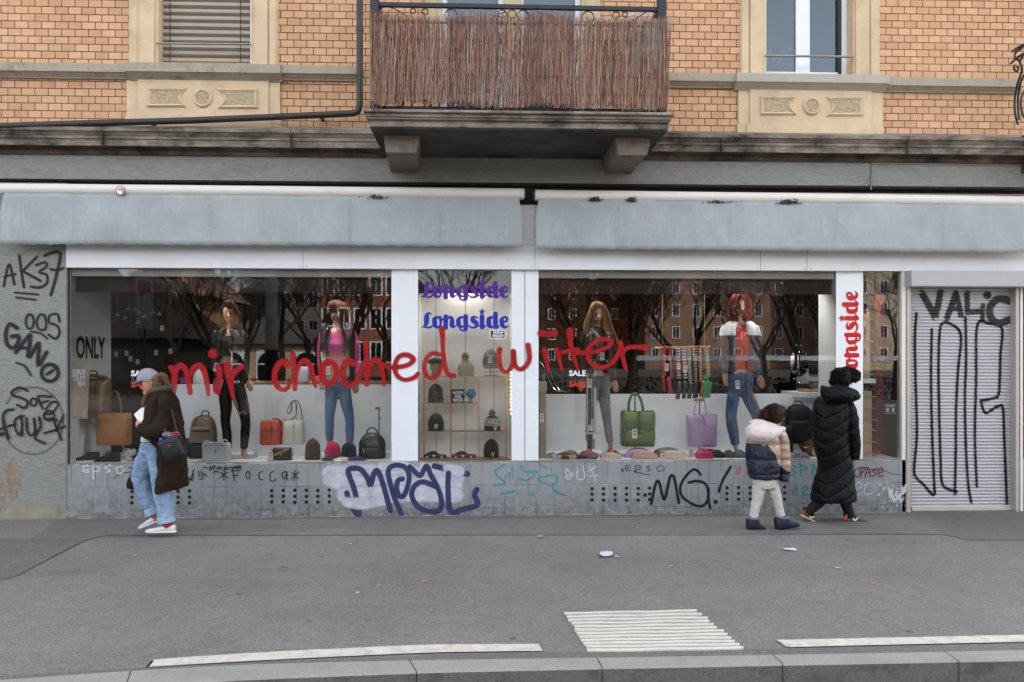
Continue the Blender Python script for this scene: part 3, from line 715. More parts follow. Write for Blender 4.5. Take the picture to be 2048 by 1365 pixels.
for px in (749.5, 1323): b = MB(); x = zx(px, -1.05); b.box(x-.04, x+.04, -1.09, -1.01, zsl-.01, 6.2); b.build('railing_post', IRON, BAL, smooth=False, bevel=.004)
b = MB()
hl, hr = P(757, 9.5, -1.05), P(1317, 20, -1.05); zh = (hl.z+hr.z)/2
b.box(hl.x, hr.x, -1.07, -1.03, zh-.018, zh+.018)
zl = zsl+.06; b.box(hl.x, hr.x, -1.06, -1.04, zl-.012, zl+.012); b.box(hl.x, hr.x, -1.06, -1.04, zh-.17, zh-.155)
for x0 in (hl.x, hr.x):                                      # railing returns to the wall
    b.box(x0-.015, x0+.015, -1.05, 0, zh-.018, zh+.018)
for px in range(770, 1316, 27): x = zx(px, -1.05); b.box(x-.006, x+.006, -1.056, -1.044, zl, zh-.16)
b.build('railing', IRON, BAL, smooth=False)
b = MB()
for px, r in ((826, 5), (850, 6), (902, 12), (1005, 8), (1024, 8), (1046, 11), (1176, 12), (1232, 7), (1250, 5)): 
    c = P(px, 28 if r < 9 else 27, -1.05); rr = r/S(-1.05); c.z = zh-.03-rr
    b.torus(c, rr, .006, n=24, m=6)
for a in ([(760, 22), (768, 14), (778, 14), (800, 24), (815, 34)], [(1314, 30), (1306, 24), (1296, 23), (1284, 30), (1264, 42)], [(1075, 24), (1095, 30), (1110, 36)], [(985, 36), (1000, 28), (1012, 24)]):
    b.tube([P(x, y, -1.05) for x, y in [tuple(q) for q in catmull(a, 5)]], .006, 6)
b.build('scroll_work', IRON, BAL)
# --- drain pipe
b = MB(); pp = [P(719.5, -90, -.17), P(719.5, 206, -.17)]; q = [P(719.5, 206, -.17), P(718, 217, -.17), P(714, 224, -.17), P(705, 227.5, -.17)]
b.tube([pp[0], pp[1]]+[V(t) for t in catmull(q, 4)][1:]+[P(560, 234, -.17), P(380, 241.5, -.175), P(180, 247, -.19), P(0, 253, -.2), P(-300, 262, -.2)], .034, 12)
for px, py in ((719.5, 60), (719.5, 150)): b.lathe(P(px, py, -.17), [(.04, -.02), (.04, .02)], 12)
for px, py in ((640, 230.6), (300, 244)): b.box(P(px, py, -.17).x-.015, P(px, py, -.17).x+.015, -.17, 0, P(px, py, -.17).z-.01, P(px, py, -.17).z+.01)
b.build('drain_pipe', PIPE, BLD)
# --- white cladding above the windows
ZF0 = zz(539.3, -.02)
b = MB(); ZF1 = zz(492, -.02)+.45
b.box(zx(132, -.02), XR, -.02, .12, ZF0, ZF1)
b.build('fascia', WHITE, BLD, smooth=False, bevel=.003)
b = MB()
for px in (606, 1069.5, 1521, 1614): b.box(zx(px, -.02)-.0022, zx(px, -.02)+.0022, -.0212, -.019, ZF0+.001, ZF1)
b.box(zx(1044, -.02), zx(1071, -.02), -.0212, -.019, zz(490.5, -.02)-.002, zz(490.5, -.02)+.002)
for px, py in ((1061, 431), (1061, 455), (1061, 479), (1063, 535), (1076, 535), (600, 534), (613, 534), (1514, 537), (1528, 537), (1608, 538), (1621, 538), (915, 534)):
    c = P(px, py, -.02); b.lathe(V((c.x, -.0205, c.z)), [(.005, 0), (.005, .0025)], 8, ax=V((0, -1, 0)))
b.build('fascia_joint', mat('joint_grey', '#6c6a68', .6), BLD, smooth=False)
b = MB()                                                    # conduit on the band at right
p = [P(1742, 380, -.01), P(1742, 327, -.01), P(2048, 331, -.01), P(2300, 334, -.01)]; b.tube(p, .009, 6); b.build('conduit', mat('painted_conduit', '#7d7c78', .6), BLD)
# --- balcony of the neighbouring flat, just entering the frame
b = MB()
for py0, py1, d, px0 in ((228, 236, -.75, 2020), (236.2, 246, -.72, 2023), (246.2, 262, -.68, 2026)): b.box(zx(px0, 0), zx(2400, 0), d, -.001, zz(py1, d), zz(py0, d))
b.box(zx(2042, 0), zx(2400, 0), -.5, 0, zz(325, -.3), zz(262, -.3))
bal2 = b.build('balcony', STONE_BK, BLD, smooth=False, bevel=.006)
b = MB()
ct = lambda L, r=.011, y=-.62: b.tube([P(x, yy, y+dy) for x, yy, dy in [tuple(t) for t in catmull(L, 6)]], r, 6)
ct([(2025, 103, .5), (2048, 90, .0), (2120, 60, -.1)], .016); ct([(2022, 127, .45), (2048, 108, 0), (2120, 80, -.1)], .014)
ct([(2046, 95, 0), (2032, 105, .1), (2030, 116, .1), (2040, 121, .1), (2046, 112, .05)]); ct([(2038, 122, .1), (2044, 140, .1), (2036, 165, .2), (2030, 195, .3), (2030, 225, .3), (2036, 250, .3)], .012)
ct([(2030, 130, .2), (2028, 138, .2), (2034, 143, .2), (2037, 136, .2), (2033, 134, .2)]); ct([(2050, 180, .1), (2042, 200, .1), (2044, 225, .1), (2052, 240, .1)]); ct([(2048, 150, .0), (2040, 170, .1), (2036, 200, .2), (2038, 240, .2)])
b.build('railing', IRON, bal2)

# ================================================================== shop front
xs = lambda px: zx(px, GY)
ZG1 = zz(539, GY)
b = MB()
for a, c in ((137, 1049.3), (1049.9, 1805)):
    b.quad((xs(a), GY, ZS-.01), (xs(c), GY, ZS-.01), (xs(c), GY, ZF0+.02), (xs(a), GY, ZF0+.02))
SW = b.build('shop_window', GLASS, BLD, smooth=False)
b = MB()
b.box(xs(136), xs(138.5), GY-.012, GY+.02, ZS, ZF0); b.box(xs(1049.2), xs(1050.2), GY-.0035, GY+.004, ZS, ZF0); b.box(xs(1801), xs(1804), GY-.01, GY+.02, ZS, ZF0)
b.build('frame', mat('dark_seal', '#3a3a38', .6), SW, smooth=False)
b = MB(); b.box(zx(1804, .0), zx(1811.5, .0), .0, .1, ZS-.58, ZF0+.01); b.box(xs(137), xs(1805), GY+.004, GY+.03, ZS-.004, ZS+.014)
b.build('frame', CREAM_M, SW, smooth=False, bevel=.002)
# interior of the shop: one dark room, white display boxes
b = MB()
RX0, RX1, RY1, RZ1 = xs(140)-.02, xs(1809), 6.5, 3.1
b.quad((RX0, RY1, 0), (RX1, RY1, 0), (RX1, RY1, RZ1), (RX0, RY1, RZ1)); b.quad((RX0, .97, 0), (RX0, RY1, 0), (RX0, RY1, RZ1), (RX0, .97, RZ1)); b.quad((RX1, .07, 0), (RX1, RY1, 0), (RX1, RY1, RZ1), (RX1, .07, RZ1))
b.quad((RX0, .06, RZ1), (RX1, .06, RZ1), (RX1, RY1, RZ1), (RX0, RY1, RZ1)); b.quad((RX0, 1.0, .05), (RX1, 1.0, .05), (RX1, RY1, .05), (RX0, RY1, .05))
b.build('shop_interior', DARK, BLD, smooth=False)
PY = .97
b = MB(); b.box(xs(139), xs(1804), GY+.008, PY+.03, ZS-.06, ZS+.002); b.build('display_floor', FLOOR_W, BLD, smooth=False)
b = MB()
b.box(xs(140)-.02, xs(140), .06, PY, ZS, ZF0+.1)
b.build('display_side_wall', WHITE_IN, BLD, smooth=False)
zpl, zpr = zz(769, PY, 560), zz(788.5, PY, 1350)
b = MB(); b.box(zx(345, PY), zx(790, PY), PY, PY+.03, ZS, zpl); b.box(zx(1085, PY), zx(1604, PY), PY, PY+.03, ZS, zpr); b.build('display_panel', GREY_IN, BLD, smooth=False, bevel=.003)
b = MB(); b.box(zx(494, PY), zx(790, PY), PY-.004, PY+.2, zpl+.001, zpl+.035); b.build('panel_ledge', WOOD_B, BLD, smooth=False)
for a, c in ((783, 836), (1023, 1049), (1050, 1077), (1672, 1726)):   # white pillars with the glass between them
    b = MB(); b.box(xs(a), xs(c), GY-.0012, GY+.06, ZS+.012, ZF0+.01); b.build('pillar', mat('pillar_white', '#dfe2e6', .12, .02, spec=.5), BLD, smooth=False)
b = MB()
for a in (783, 836, 1023, 1077, 1672, 1726):                # their depth
    s_ = .02 if a in (783, 1023, 1672) else -.02
    b.box(xs(a)+min(0, s_)+(.001 if s_ > 0 else -.001), xs(a)+max(0, s_)+(.001 if s_ > 0 else -.001), GY+.061, .5, ZS+.003, ZF0+.1)
b.build('display_side_wall', WHITE_IN, BLD, smooth=False)
YM = .5                                                     # boards behind the middle bay
b = MB(); q = [zx(t, YM) for t in (826, 872, 930.5, 988, 1032)]
for a, c in zip(q, q[1:]): b.box(a+.003, c-.003, YM, YM+.02, ZS, ZF0+.1)
b.box(zx(826, YM), zx(1032, YM), YM-.004, YM-.0005, zz(560, YM), ZF0+.1)
b.build('display_board', mat('pale_grey_board', '#e0dcd5', .55, .05, 3), BLD, smooth=False)
b = MB(); b.box(q[0]-.05, q[-1]+.05, YM+.03, YM+.04, ZS, ZF0+.1); b.build('display_backing', BLACK, BLD, smooth=False)
b = MB()
for a, c in ((141, 782), (1078, 1671)): b.box(xs(a), xs(c), GY+.03, GY+.09, zz(556, GY+.03), ZF0+.05)
b.build('blind_box', mat('blind_box', '#a5a49d', .5), BLD, smooth=False)
# door bay on the far right: shutter
def slat_y(z): 
    t = ((z-.03)/.0372) % 1.0
    return .1-.014*math.sin(math.pi*min(1, t*1.18)) if t < .85 else .1+.004
SH0, SH1, SZ1 = zx(1821, .1), zx(2031, .1), zz(572, .08, 1920)
SHT = thing('roller_shutter', 'closed white corrugated roller shutter covered in black spray lettering', 'shutter', (zx(1925, .1), .1, 0))
b = MB(); z = .02; pr = []
k = 0
while z < SZ1:
    for t in (0, .08, .22, .42, .62, .78, .85, .88, .97):
        pr.append((z+t*.0372+.01, slat_y(z+t*.0372+.01)))
    z += .0372
for (z0, y0), (z1, y1) in zip(pr, pr[1:]): b.quad((SH0, y0, z0), (SH1, y0, z0), (SH1, y1, z1), (SH0, y1, z1))
b.build('slat_curtain', mat('shutter_white', '#b6b4b7', .4, .05, 3, dirt=('#8f8a84', .35, 3)), SHT, smooth=False)
b = MB(); b.box(SH0, SH1, .07, .11, .003, .05); b.build('bottom_rail', mat('shutter_rail', '#b7afa4', .45, .1, 4), SHT, smooth=False, bevel=.003)
b = MB(); zb0, zb1 = zz(573.5, -.14, 1930), ZF0-.004
b.box(zx(1823, -.14), zx(2400, -.14), -.14, .08, zb0, zb1); b.build('shutter_box', mat('shutter_box', '#a6a6a7', .45, .03, 4), SHT, smooth=False, bevel=.008)
b = MB(); b.box(zx(1813, 0), zx(1821.5, 0), -.005, .12, 0, ZF0-.005); b.box(zx(2031, 0), zx(2038, 0), -.005, .12, 0, ZF0-.005); b.build('guide_rail', ALU, SHT, smooth=False, bevel=.003)
b = MB(); b.box(zx(2041, 0), zx(2046, 0), .0, .1, ZS-.58, ZF0); b.build('frame', CREAM_M, SW, smooth=False)
b = MB(); b.box(zx(2039, 0), XR, 0.002, .2, -.02, ZS); b.build('tiled_plinth', TILE, BLD, smooth=False)
b = MB(); b.quad((zx(2046, .04), .04, ZS), (XR, .04, ZS), (XR, .04, ZF0), (zx(2046, .04), .04, ZF0)); b.build('shop_window', GLASS, BLD, smooth=False)
b = MB(); b.box(SH0-.2, XR, .5, .55, 0, 3); b.build('shop_interior', mat('red_room', '#6e1f22', .8), BLD, smooth=False)
# lamps in the ceiling of the right-hand bay
b = MB()
for px, py, y in ((1733, 558, 1.3), (1750, 553, 1.3), (1765, 550, 1.3)): b.lathe(P(px, py, y), [(.045, -.01), (.045, .0)], 14)
b.build('ceiling_and_fill_lamp', mat('lamp_glow', '#fff2dd', .5, 0, emit=4), BLD, smooth=False)
for px in (400, 510, 620, 710, 930, 1150, 1260, 1370, 1480, 1580, 1765):   # downlights added in every bay to brighten the displays
    q = P(px, 600, .42); q.z = 2.775
    b = MB(); b.lathe(q, [(.045, .0), (.045, .012)], 14); b.build('ceiling_and_fill_lamp', MATS['lamp_glow'], BLD, smooth=False)
    ld = bpy.data.lights.new('added_downlight', 'SPOT'); ld.energy = 8 if 840 < px < 1020 else 6.5; ld.color = (1, .95, .88); ld.spot_size = math.radians(130); ld.spot_blend = .7; ld.shadow_soft_size = .06
    lo_ = bpy.data.objects.new('added_downlight', ld); COL.objects.link(lo_); lo_.location = q-V((0, 0, .02)); lo_.rotation_euler = (math.radians(14), 0, 0)

# ================================================================== awnings
FABRIC = None
def m_fabric():
    m = bpy.data.materials.new('grey_blue_awning_cloth'); m.use_nodes = True; n, l = nt(m); b = n['Principled BSDF']
    tc = n.new('ShaderNodeTexCoord'); mp = n.new('ShaderNodeMapping'); mp.inputs['Scale'].default_value = (5, 1, 1.6); l.new(tc.outputs['Object'], mp.inputs[0])
    wp = noise_n(n, l, mp.outputs[0], 1.6, 3)
    ad = n.new('ShaderNodeVectorMath'); ad.operation = 'ADD'; cx = n.new('ShaderNodeCombineXYZ'); l.new(math_n(n, l, 'MULTIPLY', wp, 3.0), cx.inputs[0]); l.new(mp.outputs[0], ad.inputs[0]); l.new(cx.outputs[0], ad.inputs[1])
    vo = n.new('ShaderNodeTexVoronoi'); vo.feature = 'DISTANCE_TO_EDGE'; vo.inputs['Scale'].default_value = 1.5; l.new(ad.outputs[0], vo.inputs['Vector'])
    cr = math_n(n, l, 'MULTIPLY', maprange(n, l, vo.outputs['Distance'], .06, .0, 0, 1), maprange(n, l, noise_n(n, l, mp.outputs[0], 2.2, 2), .34, .6, 0, .26))
    big = noise_n(n, l, tc.outputs['Object'], 1.4, 5)
    col = ramp(n, l, big, [(.3, '#93999a'), (.7, '#a1a7a8')])
    col = mix_n(n, l, cr, col, '#b9c0c3')
    st = noise_n(n, l, mp.outputs[0], 3.5, 8, .7); col = mix_n(n, l, maprange(n, l, st, .55, .8, 0, .3), col, '#848a8a')
    l.new(col, b.inputs['Base Color']); b.inputs['Roughness'].default_value = .8; b.inputs['Specular IOR Level'].default_value = .2
    bp = n.new('ShaderNodeBump'); bp.inputs['Strength'].default_value = .35; bp.inputs['Distance'].default_value = .01
    l.new(math_n(n, l, 'ADD', noise_n(n, l, mp.outputs[0], 2.4, 5), math_n(n, l, 'MULTIPLY', cr, .5)), bp.inputs['Height']); l.new(bp.outputs[0], b.inputs['Normal'])
    return m
FABRIC = m_fabric()
TUBE = mat('awning_tube', '#d3cdc6', .4, .04, 4, dirt=('#9a8c7c', .3, 4), squash=(.5, 1, 1))
def awning(name_label, t0, t1, v0, v1, seams, ends):
    y = -.16
    A = thing('awning', name_label, 'awning', P((t0[0]+t1[0])/2, (t0[1]+t1[1])/2, y))
    a, c = P(t0[0], t0[1], y), P(t1[0], t1[1], y)
    b = MB(); b.tube([a, c], .0595, 20); b.build('roller_tube', TUBE, A, angle=60)
    b = MB()
    for p in (a, c): b.lathe(p, [(.05, -.02), (.05, .02)], 16, ax=V((1, 0, 0)), ex=V((0, 0, 1)))
    for f in (.02, .33, .66, .98): q = a.lerp(c, f); b.box(q.x-.02, q.x+.02, y, .15, q.z+.03, q.z+.05)
    b.build('bracket', mat('awning_bracket', '#3c3835', .6, .2), A)
    b = MB(); b.box(a.x+.01, c.x-.01, -.04, .14, max(a.z, c.z)+.068, max(a.z, c.z)+.078)
    b.build('cover_rail', mat('cover_rail', '#8b8780', .5, .1), A, smooth=False)
    nx, nz = 160, 10; b = MB(); ids = []
    x0, x1 = P(v0[0], 450, y).x, P(v1[0], 450, y).x
    for i in range(nx+1):
        f = i/nx; x = x0+(x1-x0)*f
        zt = a.z+(c.z-a.z)*f-.035; pxm = v0[0]+(v1[0]-v0[0])*f
        zb = P(pxm, v0[1]+(v1[1]-v0[1])*f, y-.03).z
        col = []
        for j in range(nz+1):
            g = j/nz
            z = zt+(zb-zt)*g
            wv = mnoise.noise(V((x*2.2, z*1.5, 3)))*.03+mnoise.noise(V((x*6+z*2, z*3, 9)))*.014
            px = v0[0]+(v1[0]-v0[0])*f
            for s_ in seams: wv += .012*math.exp(-((px-s_)/14)**2)
            zz_ = z+(.006*math.sin(x*70)+.004*math.sin(x*31) if j == nz else 0)
            xo = x-(.012*(1-g) if i == 0 else 0)
            yy = y-.035-.02*g+wv*(.3+.9*g)
            if i in (0, nx): xo += ends*(.05*(1-min(1, g*1.6))**2)*(1 if i == 0 else -1)
            col.append(b.vert((xo, yy, zz_)))
        ids.append(col)
    for i in range(nx):
        for j in range(nz): b.face((ids[i][j], ids[i][j+1], ids[i+1][j+1], ids[i+1][j]))
    b.build('valance', FABRIC, A, smooth=True, solid=.003)
    for s_ in seams:
        b = MB(); ribbon(b, [(s_, v0[1]-86+(s_-v0[0])*.01, 1.2), (s_, v0[1]-4+(s_-v0[0])*.01, 1.2)], 0, y-.068); b.build('seam', mat('seam', '#929a9d', .8), A, smooth=False)
    return A
AW1 = awning('grey-blue awning on the left with a round pink sticker on its roller tube', (2, 378.5), (1048, 388.5), (6, 489), (1045, 494), (146, 420, 700, 880), 1)
AW2 = awning('grey-blue awning on the right with five black spray blots on its roller tube', (1070, 391), (2080, 404), (1071, 498), (2080, 506.5), (1237, 1460, 1674, 1888), 1)
BLOT = mat('black_spray_dots', '#121214', .6)
random.seed(5)
def blots(par, spots):
    b = MB()
    for px, py, sx, sy, n in spots:
        for k in range(n):
            x = random.gauss(px, sx); yy = py+abs(random.gauss(0, sy))*(-1); r = random.uniform(.003, .009)
            yy = max(py-11, yy)
            c = P(x, yy, -.215); t = (yy-(py-6))/11; c.y = -.2195+.02*min(1, abs(t))**2
            b.ball(c, r, .003, r, 6, 3)
    b.build('spray_blot', BLOT, par)
blots(AW1, [(752, 397.5, 9, 3, 60)])
blots(AW2, [(1190, 403, 6, 5, 110), (1263, 404, 5, 5, 90), (1436, 406, 12, 2, 60), (1578, 408, 11, 4, 150)])
b = MB(); c = P(241, 381.5, -.22); c.y = -.2205; b.lathe(c, [(.047, -.001), (.047, .001)], 22, ax=V((0, -1, 0))); st = b.build('sticker', mat('sticker_white', '#e6e2e0', .5), AW1)
b = MB(); b.torus(c-V((0, .001, 0)), .046, .0035, n=24, m=6); b.build('sticker_ring', BLACK, AW1)
b = MB(); ribbon(b, [(238, 379, 4), (245, 379, 4)], 0, -.2245); ribbon(b, [(246, 381, 3), (246, 386, 3)], 0, -.2245); b.build('sticker_flag', mat('sticker_pink', '#d0637a', .5), AW1, smooth=False)
# ================================================================== paint on the walls and the glass
NOFF = [0]
def paint_strokes(name, strokes, m, yof, parent, label, w=None, off=.0025, k=7, conv=None, step=2e-5):
    b = MB(); gain = 1.22 if m in (INK, INK2) else 1.1
    for i, s in enumerate(strokes):
        pts = []
        for p in s:
            x, y = (p[0], p[1]) if conv is None else conv(p[0], p[1])
            pts.append((x, y, (p[2] if len(p) > 2 else w)*gain))
        if len(pts) == 1: pts = [pts[0], (pts[0][0]+.01, pts[0][1], pts[0][2])]
        ribbon(b, pts, off+i*.0004, yof, k, step=step)
    return b.build(name, m, parent, smooth=False, label=label)
cv = lambda ox, oy, s: (lambda x, y: (ox+x/s, oy+y/s))
def ring(cx, cy, rx, ry, a0=-1.5, a1=5.0, n=12): return [(cx+rx*math.cos(a0+(a1-a0)*i/n), cy+ry*math.sin(a0+(a1-a0)*i/n)) for i in range(n+1)]
INK = spray('black_spray_paint', '#17181b', soft=.45, speck=.3)
INK2 = spray('black_marker', '#202227', soft=.3, speck=.15)
RED = spray('red_spray_paint', '#9c080d', soft=.4, speck=.14, rough=.55, vary=.14)
red = [
 [(341, 735, 9), (346, 739, 13), (349.5, 750, 12), (349, 768, 12), (347, 784, 11)],
 [(349, 752, 9), (354, 738, 12), (363, 732, 12), (372.5, 743, 11), (378, 766, 11), (380.6, 786, 10)],
 [(379, 756, 8), (384, 742, 10), (390, 735, 12), (400, 732, 12), (409, 744, 11), (414.5, 768, 10), (417, 789, 8)],
 [(425.8, 708, 18), (425.8, 707, 17)],
 [(436, 733, 10), (439.3, 746, 12), (438.6, 766, 10), (435.5, 785, 10)], [(437, 780, 9), (432, 784, 9), (428, 772, 5)],
 [(454.5, 731, 14), (458, 748, 14), (462, 770, 11), (466, 794, 8)], [(463.7, 757, 9), (470, 744, 11), (484, 734, 11)],
 [(574, 729, 14), (563, 724, 12), (552.5, 738, 12), (549.5, 755, 11), (555, 773, 11), (567, 780, 9), (577, 775, 9), (578.4, 767, 8)],
 [(585.6, 708, 10), (588, 730, 10), (590, 756, 12), (590, 778, 10)], [(591.5, 756, 8), (599, 731, 10), (611, 722, 11), (622.5, 736, 10), (628, 763, 9), (632, 774, 6)],
 [(660, 724, 10), (648, 730, 12), (643.5, 747, 12), (648, 763, 11), (658, 769, 10), (669, 761, 11), (673, 745, 11), (667, 728, 10), (657, 723, 10)],
 [(706, 727, 13), (696, 722, 11), (685.5, 739, 11), (688, 761, 10), (700, 772, 9), (716, 760, 9), (724, 737, 8), (729, 722, 6)],
 [(731.8, 688, 11), (733.3, 714, 10), (734, 743, 10), (734, 769, 9)], [(735, 750, 8), (746, 722, 10), (758, 723, 10), (765.5, 745, 9), (768, 769, 8)],
 [(767, 728, 6), (776, 734, 9), (792, 735, 9), (816, 730, 9), (827, 719, 10), (814, 710, 10), (798, 714, 9), (790, 733, 10), (795, 752, 9), (811, 760, 8), (829, 755, 9), (836, 748, 9)],
 [(880, 710, 8), (866, 707, 9), (853.5, 717, 9), (848.5, 736, 9), (854, 752, 9), (866, 757, 8), (878, 746, 8), (886, 727, 7)], [(884, 659, 13), (885.6, 682, 10), (886.5, 704, 9), (889.7, 730, 10), (896, 748, 9), (909, 752, 8)],
 [(999, 700, 12), (998, 717, 10), (1003, 739, 9), (1015, 744, 8), (1025, 728, 10), (1026.5, 704, 11)], [(1026.5, 704, 10), (1031, 732, 9), (1044, 738, 9), (1058, 721, 10), (1056, 691, 11)],
 [(1082, 667, 14), (1096, 669, 11), (1108.9, 667, 14)], [(1088.6, 700, 10), (1092.8, 720, 9), (1097.6, 744, 5)], [(1113.7, 699, 9), (1118.6, 720, 8), (1123.4, 739, 6)],
 [(1139.5, 662, 14), (1141, 688, 10), (1147.6, 714, 9), (1155.6, 741, 5)], [(1124, 705, 8), (1140, 702, 9), (1156, 699, 8)],
 [(1153, 706, 8), (1169, 706, 9), (1194, 703, 8), (1218, 692, 9), (1221, 681, 9), (1198, 680, 9), (1178, 695, 9), (1175.5, 716, 9), (1188, 731, 9), (1210, 734, 9), (1229, 720, 9), (1239, 699, 7)],
 [(1240, 687, 12), (1244, 711, 10), (1250.7, 736, 8)], [(1243, 709, 7), (1255, 696, 9), (1276, 694.5, 9), (1290, 696, 13)]]
paint_strokes('spray_lettering', [[(x, y, w_*1.16) for x, y, w_ in s] for s in red], RED, GY, BLD, 'red spray-painted words mir choched wiiter across the shop windows', off=.004, k=9)
INK = spray('black_spray_paint', '#17181b', soft=.45, speck=.3)
INK2 = spray('black_marker', '#202227', soft=.3, speck=.15)
z4 = cv(0, 480, 2.276)
st = lambda pts, w: [(x, y, w) for x, y in pts]
pier = [st([(18, 210), (42, 112), (66, 202)], 5.5), st([(20, 168), (72, 156)], 4.5),
 st([(88, 72), (98, 145), (110, 215)], 6), st([(168, 78), (104, 143)], 5.5), st([(104, 143), (185, 187)], 5.5),
 st([(165, 116), (205, 103), (212, 122), (180, 147), (212, 160), (215, 195), (185, 216), (143, 214)], 5.5),
 st([(205, 72), (240, 58), (275, 66), (258, 160), (233, 250)], 6.5), st([(232, 135), (262, 138), (287, 130)], 5.5),
 st([(70, 240), (175, 249)], 4), st([(74, 262), (164, 273)], 4),
 st(ring(137, 372, 18, 33, -1.2, 5.4), 4.5), st([(205, 345), (185, 340), (168, 372), (178, 405), (205, 408), (212, 380), (205, 350)], 4.5),
 st([(272, 372), (262, 338), (228, 345), (225, 375), (262, 392), (272, 425), (255, 450), (222, 432)], 4.8), st([(140, 418), (185, 425), (218, 452)], 3.5),
 st([(80, 402), (45, 384), (28, 425), (35, 475), (60, 492), (82, 470), (86, 438), (55, 440)], 8),
 st([(74, 512), (120, 452), (140, 438), (128, 528)], 8), st([(92, 492), (130, 492)], 6), st([(138, 532), (170, 478), (180, 482), (176, 570), (214, 512)], 8),
 st(ring(229, 605, 38, 38, -1, 5.5, 16), 7.5), st([(215, 612), (246, 592)], 6), st([(78, 560), (115, 575), (142, 615)], 4.5),
 st([(128, 688), (92, 672), (58, 690), (62, 708), (100, 720), (128, 738), (115, 765), (82, 752)], 5), st(ring(155, 738, 14, 17, -1, 5.3, 9), 4.5),
 st([(196, 768), (182, 735), (178, 712), (236, 714)], 5), st([(186, 742), (222, 732)], 4), st([(212, 770), (240, 738), (268, 748), (235, 790), (205, 790), (210, 815), (240, 812), (262, 822)], 4.5), st(ring(226, 800, 24, 22, 0, 6, 10), 4),
 st([(64, 772), (28, 780), (18, 815), (42, 905)], 5.5), st([(-8, 868), (30, 850), (74, 840)], 4.5), st([(112, 802), (75, 815), (72, 855), (92, 888), (105, 845), (96, 800)], 5), st([(104, 840), (104, 890)], 4),
 st([(124, 812), (128, 870), (145, 890), (162, 868), (158, 812)], 5), st([(158, 830), (170, 880)], 4), st([(182, 808), (188, 850), (162, 900), (208, 926)], 5.5),
 st([(205, 880), (262, 862), (300, 848)], 4.5), st([(248, 822), (282, 910)], 4.5), st([(292, 800), (258, 870)], 4.5), st([(-6, 890), (16, 882)], 7)]
paint_strokes('graffiti', pier, INK, 0, BLD, 'black spray tags AK37, OCS, GANO and SOFZ FAUL on the grey pier', conv=z4)
paint_strokes('graffiti', [[(x, y, 5) for x, y in ring(66, 842, 61, 67, -2.6, 3.2, 26)]], spray('thin_black_mist', '#2a2b2e', soft=.9, speck=.5, opac=.5), 0, BLD, 'faint black circle sprayed on the pier', off=.002)
# plinth
z6 = cv(640, 900, 3.531); z5 = cv(120, 900, 3.531); z8 = cv(1160, 900, 3.012)
PALE = spray('pale_lilac_overspray', '#c2c2cc', soft=.35, speck=.25, opac=.9, vs=8)
paint_strokes('graffiti', [[(70, 165, 36), (400, 165, 42), (700, 180, 42), (960, 200, 38)], [(70, 215, 32), (300, 250, 46), (600, 250, 46), (940, 260, 44)], [(170, 320, 34), (360, 320, 42), (640, 310, 36), (960, 320, 34)], [(430, 120, 20), (560, 112, 20), (640, 120, 16)], [(190, 370, 22), (300, 380, 26), (450, 370, 16)], [(720, 110, 12), (780, 112, 12)], [(900, 130, 20), (980, 150, 26)]], PALE, 0, BLD, 'pale lilac patch sprayed under the blue tag', conv=z6, off=.0015)
BLUE = spray('dark_blue_spray_paint', '#34365f', soft=.3, speck=.15)
mpal = [st([(190, 305), (215, 385), (262, 452), (276, 440), (245, 290), (200, 155), (235, 130), (290, 140), (335, 200), (356, 248), (382, 165), (408, 150), (440, 225), (470, 330), (497, 428)], 11.5),
 st([(575, 455), (520, 320), (482, 160), (520, 112), (590, 118), (628, 170), (622, 250), (590, 325), (560, 325), (542, 270), (552, 218), (582, 205)], 11),
 st([(635, 120), (675, 160), (708, 182), (735, 140), (756, 116), (785, 180), (832, 268), (858, 360), (842, 428), (770, 435), (690, 398), (648, 320), (672, 252), (730, 226), (812, 258)], 11),
 st([(808, 115), (900, 138), (1042, 170)], 12), st([(908, 165), (904, 280), (925, 435), (1020, 415), (1112, 388), (1092, 320), (1108, 280)], 11.5)]
paint_strokes('graffiti', mpal, BLUE, 0, BLD, 'large dark blue spray tag MPAL on the tiled plinth', conv=z6)
TURQ = spray('turquoise_spray_paint', '#1f9aa6', soft=.6, speck=.4, opac=.75)
tq = [st(p, w) for p, w in (([(1235, 150), (1312, 98)], 4), ([(1235, 145), (1250, 185), (1305, 232), (1228, 252)], 4), ([(1305, 200), (1335, 160), (1340, 195)], 3.5), ([(1358, 120), (1366, 205)], 3.5), ([(1420, 115), (1455, 155), (1530, 152)], 4.5), ([(1400, 205), (1470, 212), (1530, 160)], 4), ([(1545, 95), (1600, 130)], 4), ([(1580, 235), (1540, 200), (1660, 180), (1672, 220), (1640, 250), (1590, 235)], 4), ([(1640, 240), (1655, 290), (1735, 320)], 4.5), ([(1285, 308), (1372, 290)], 5), ([(1480, 308), (1510, 316)], 5))]
paint_strokes('graffiti', tq, TURQ, 0, BLD, 'worn turquoise tag on the plinth below the middle window', conv=z6)
CHALK = spray('white_marker', '#d9dcdf', soft=.3, speck=.2, opac=.9)
paint_strokes('graffiti', [st(p, 2.4) for p in ([(200, 112), (165, 118), (176, 160), (204, 153)], [(156, 150), (206, 138)], [(231, 116), (237, 206)], [(231, 118), (272, 120), (274, 150), (236, 152)], [(356, 112), (318, 126), (354, 146), (330, 160)], [(442, 118), (402, 128), (412, 166), (440, 162), (454, 140)])], CHALK, 0, BLD, 'white letters EPSC on the plinth at the left', conv=z5)
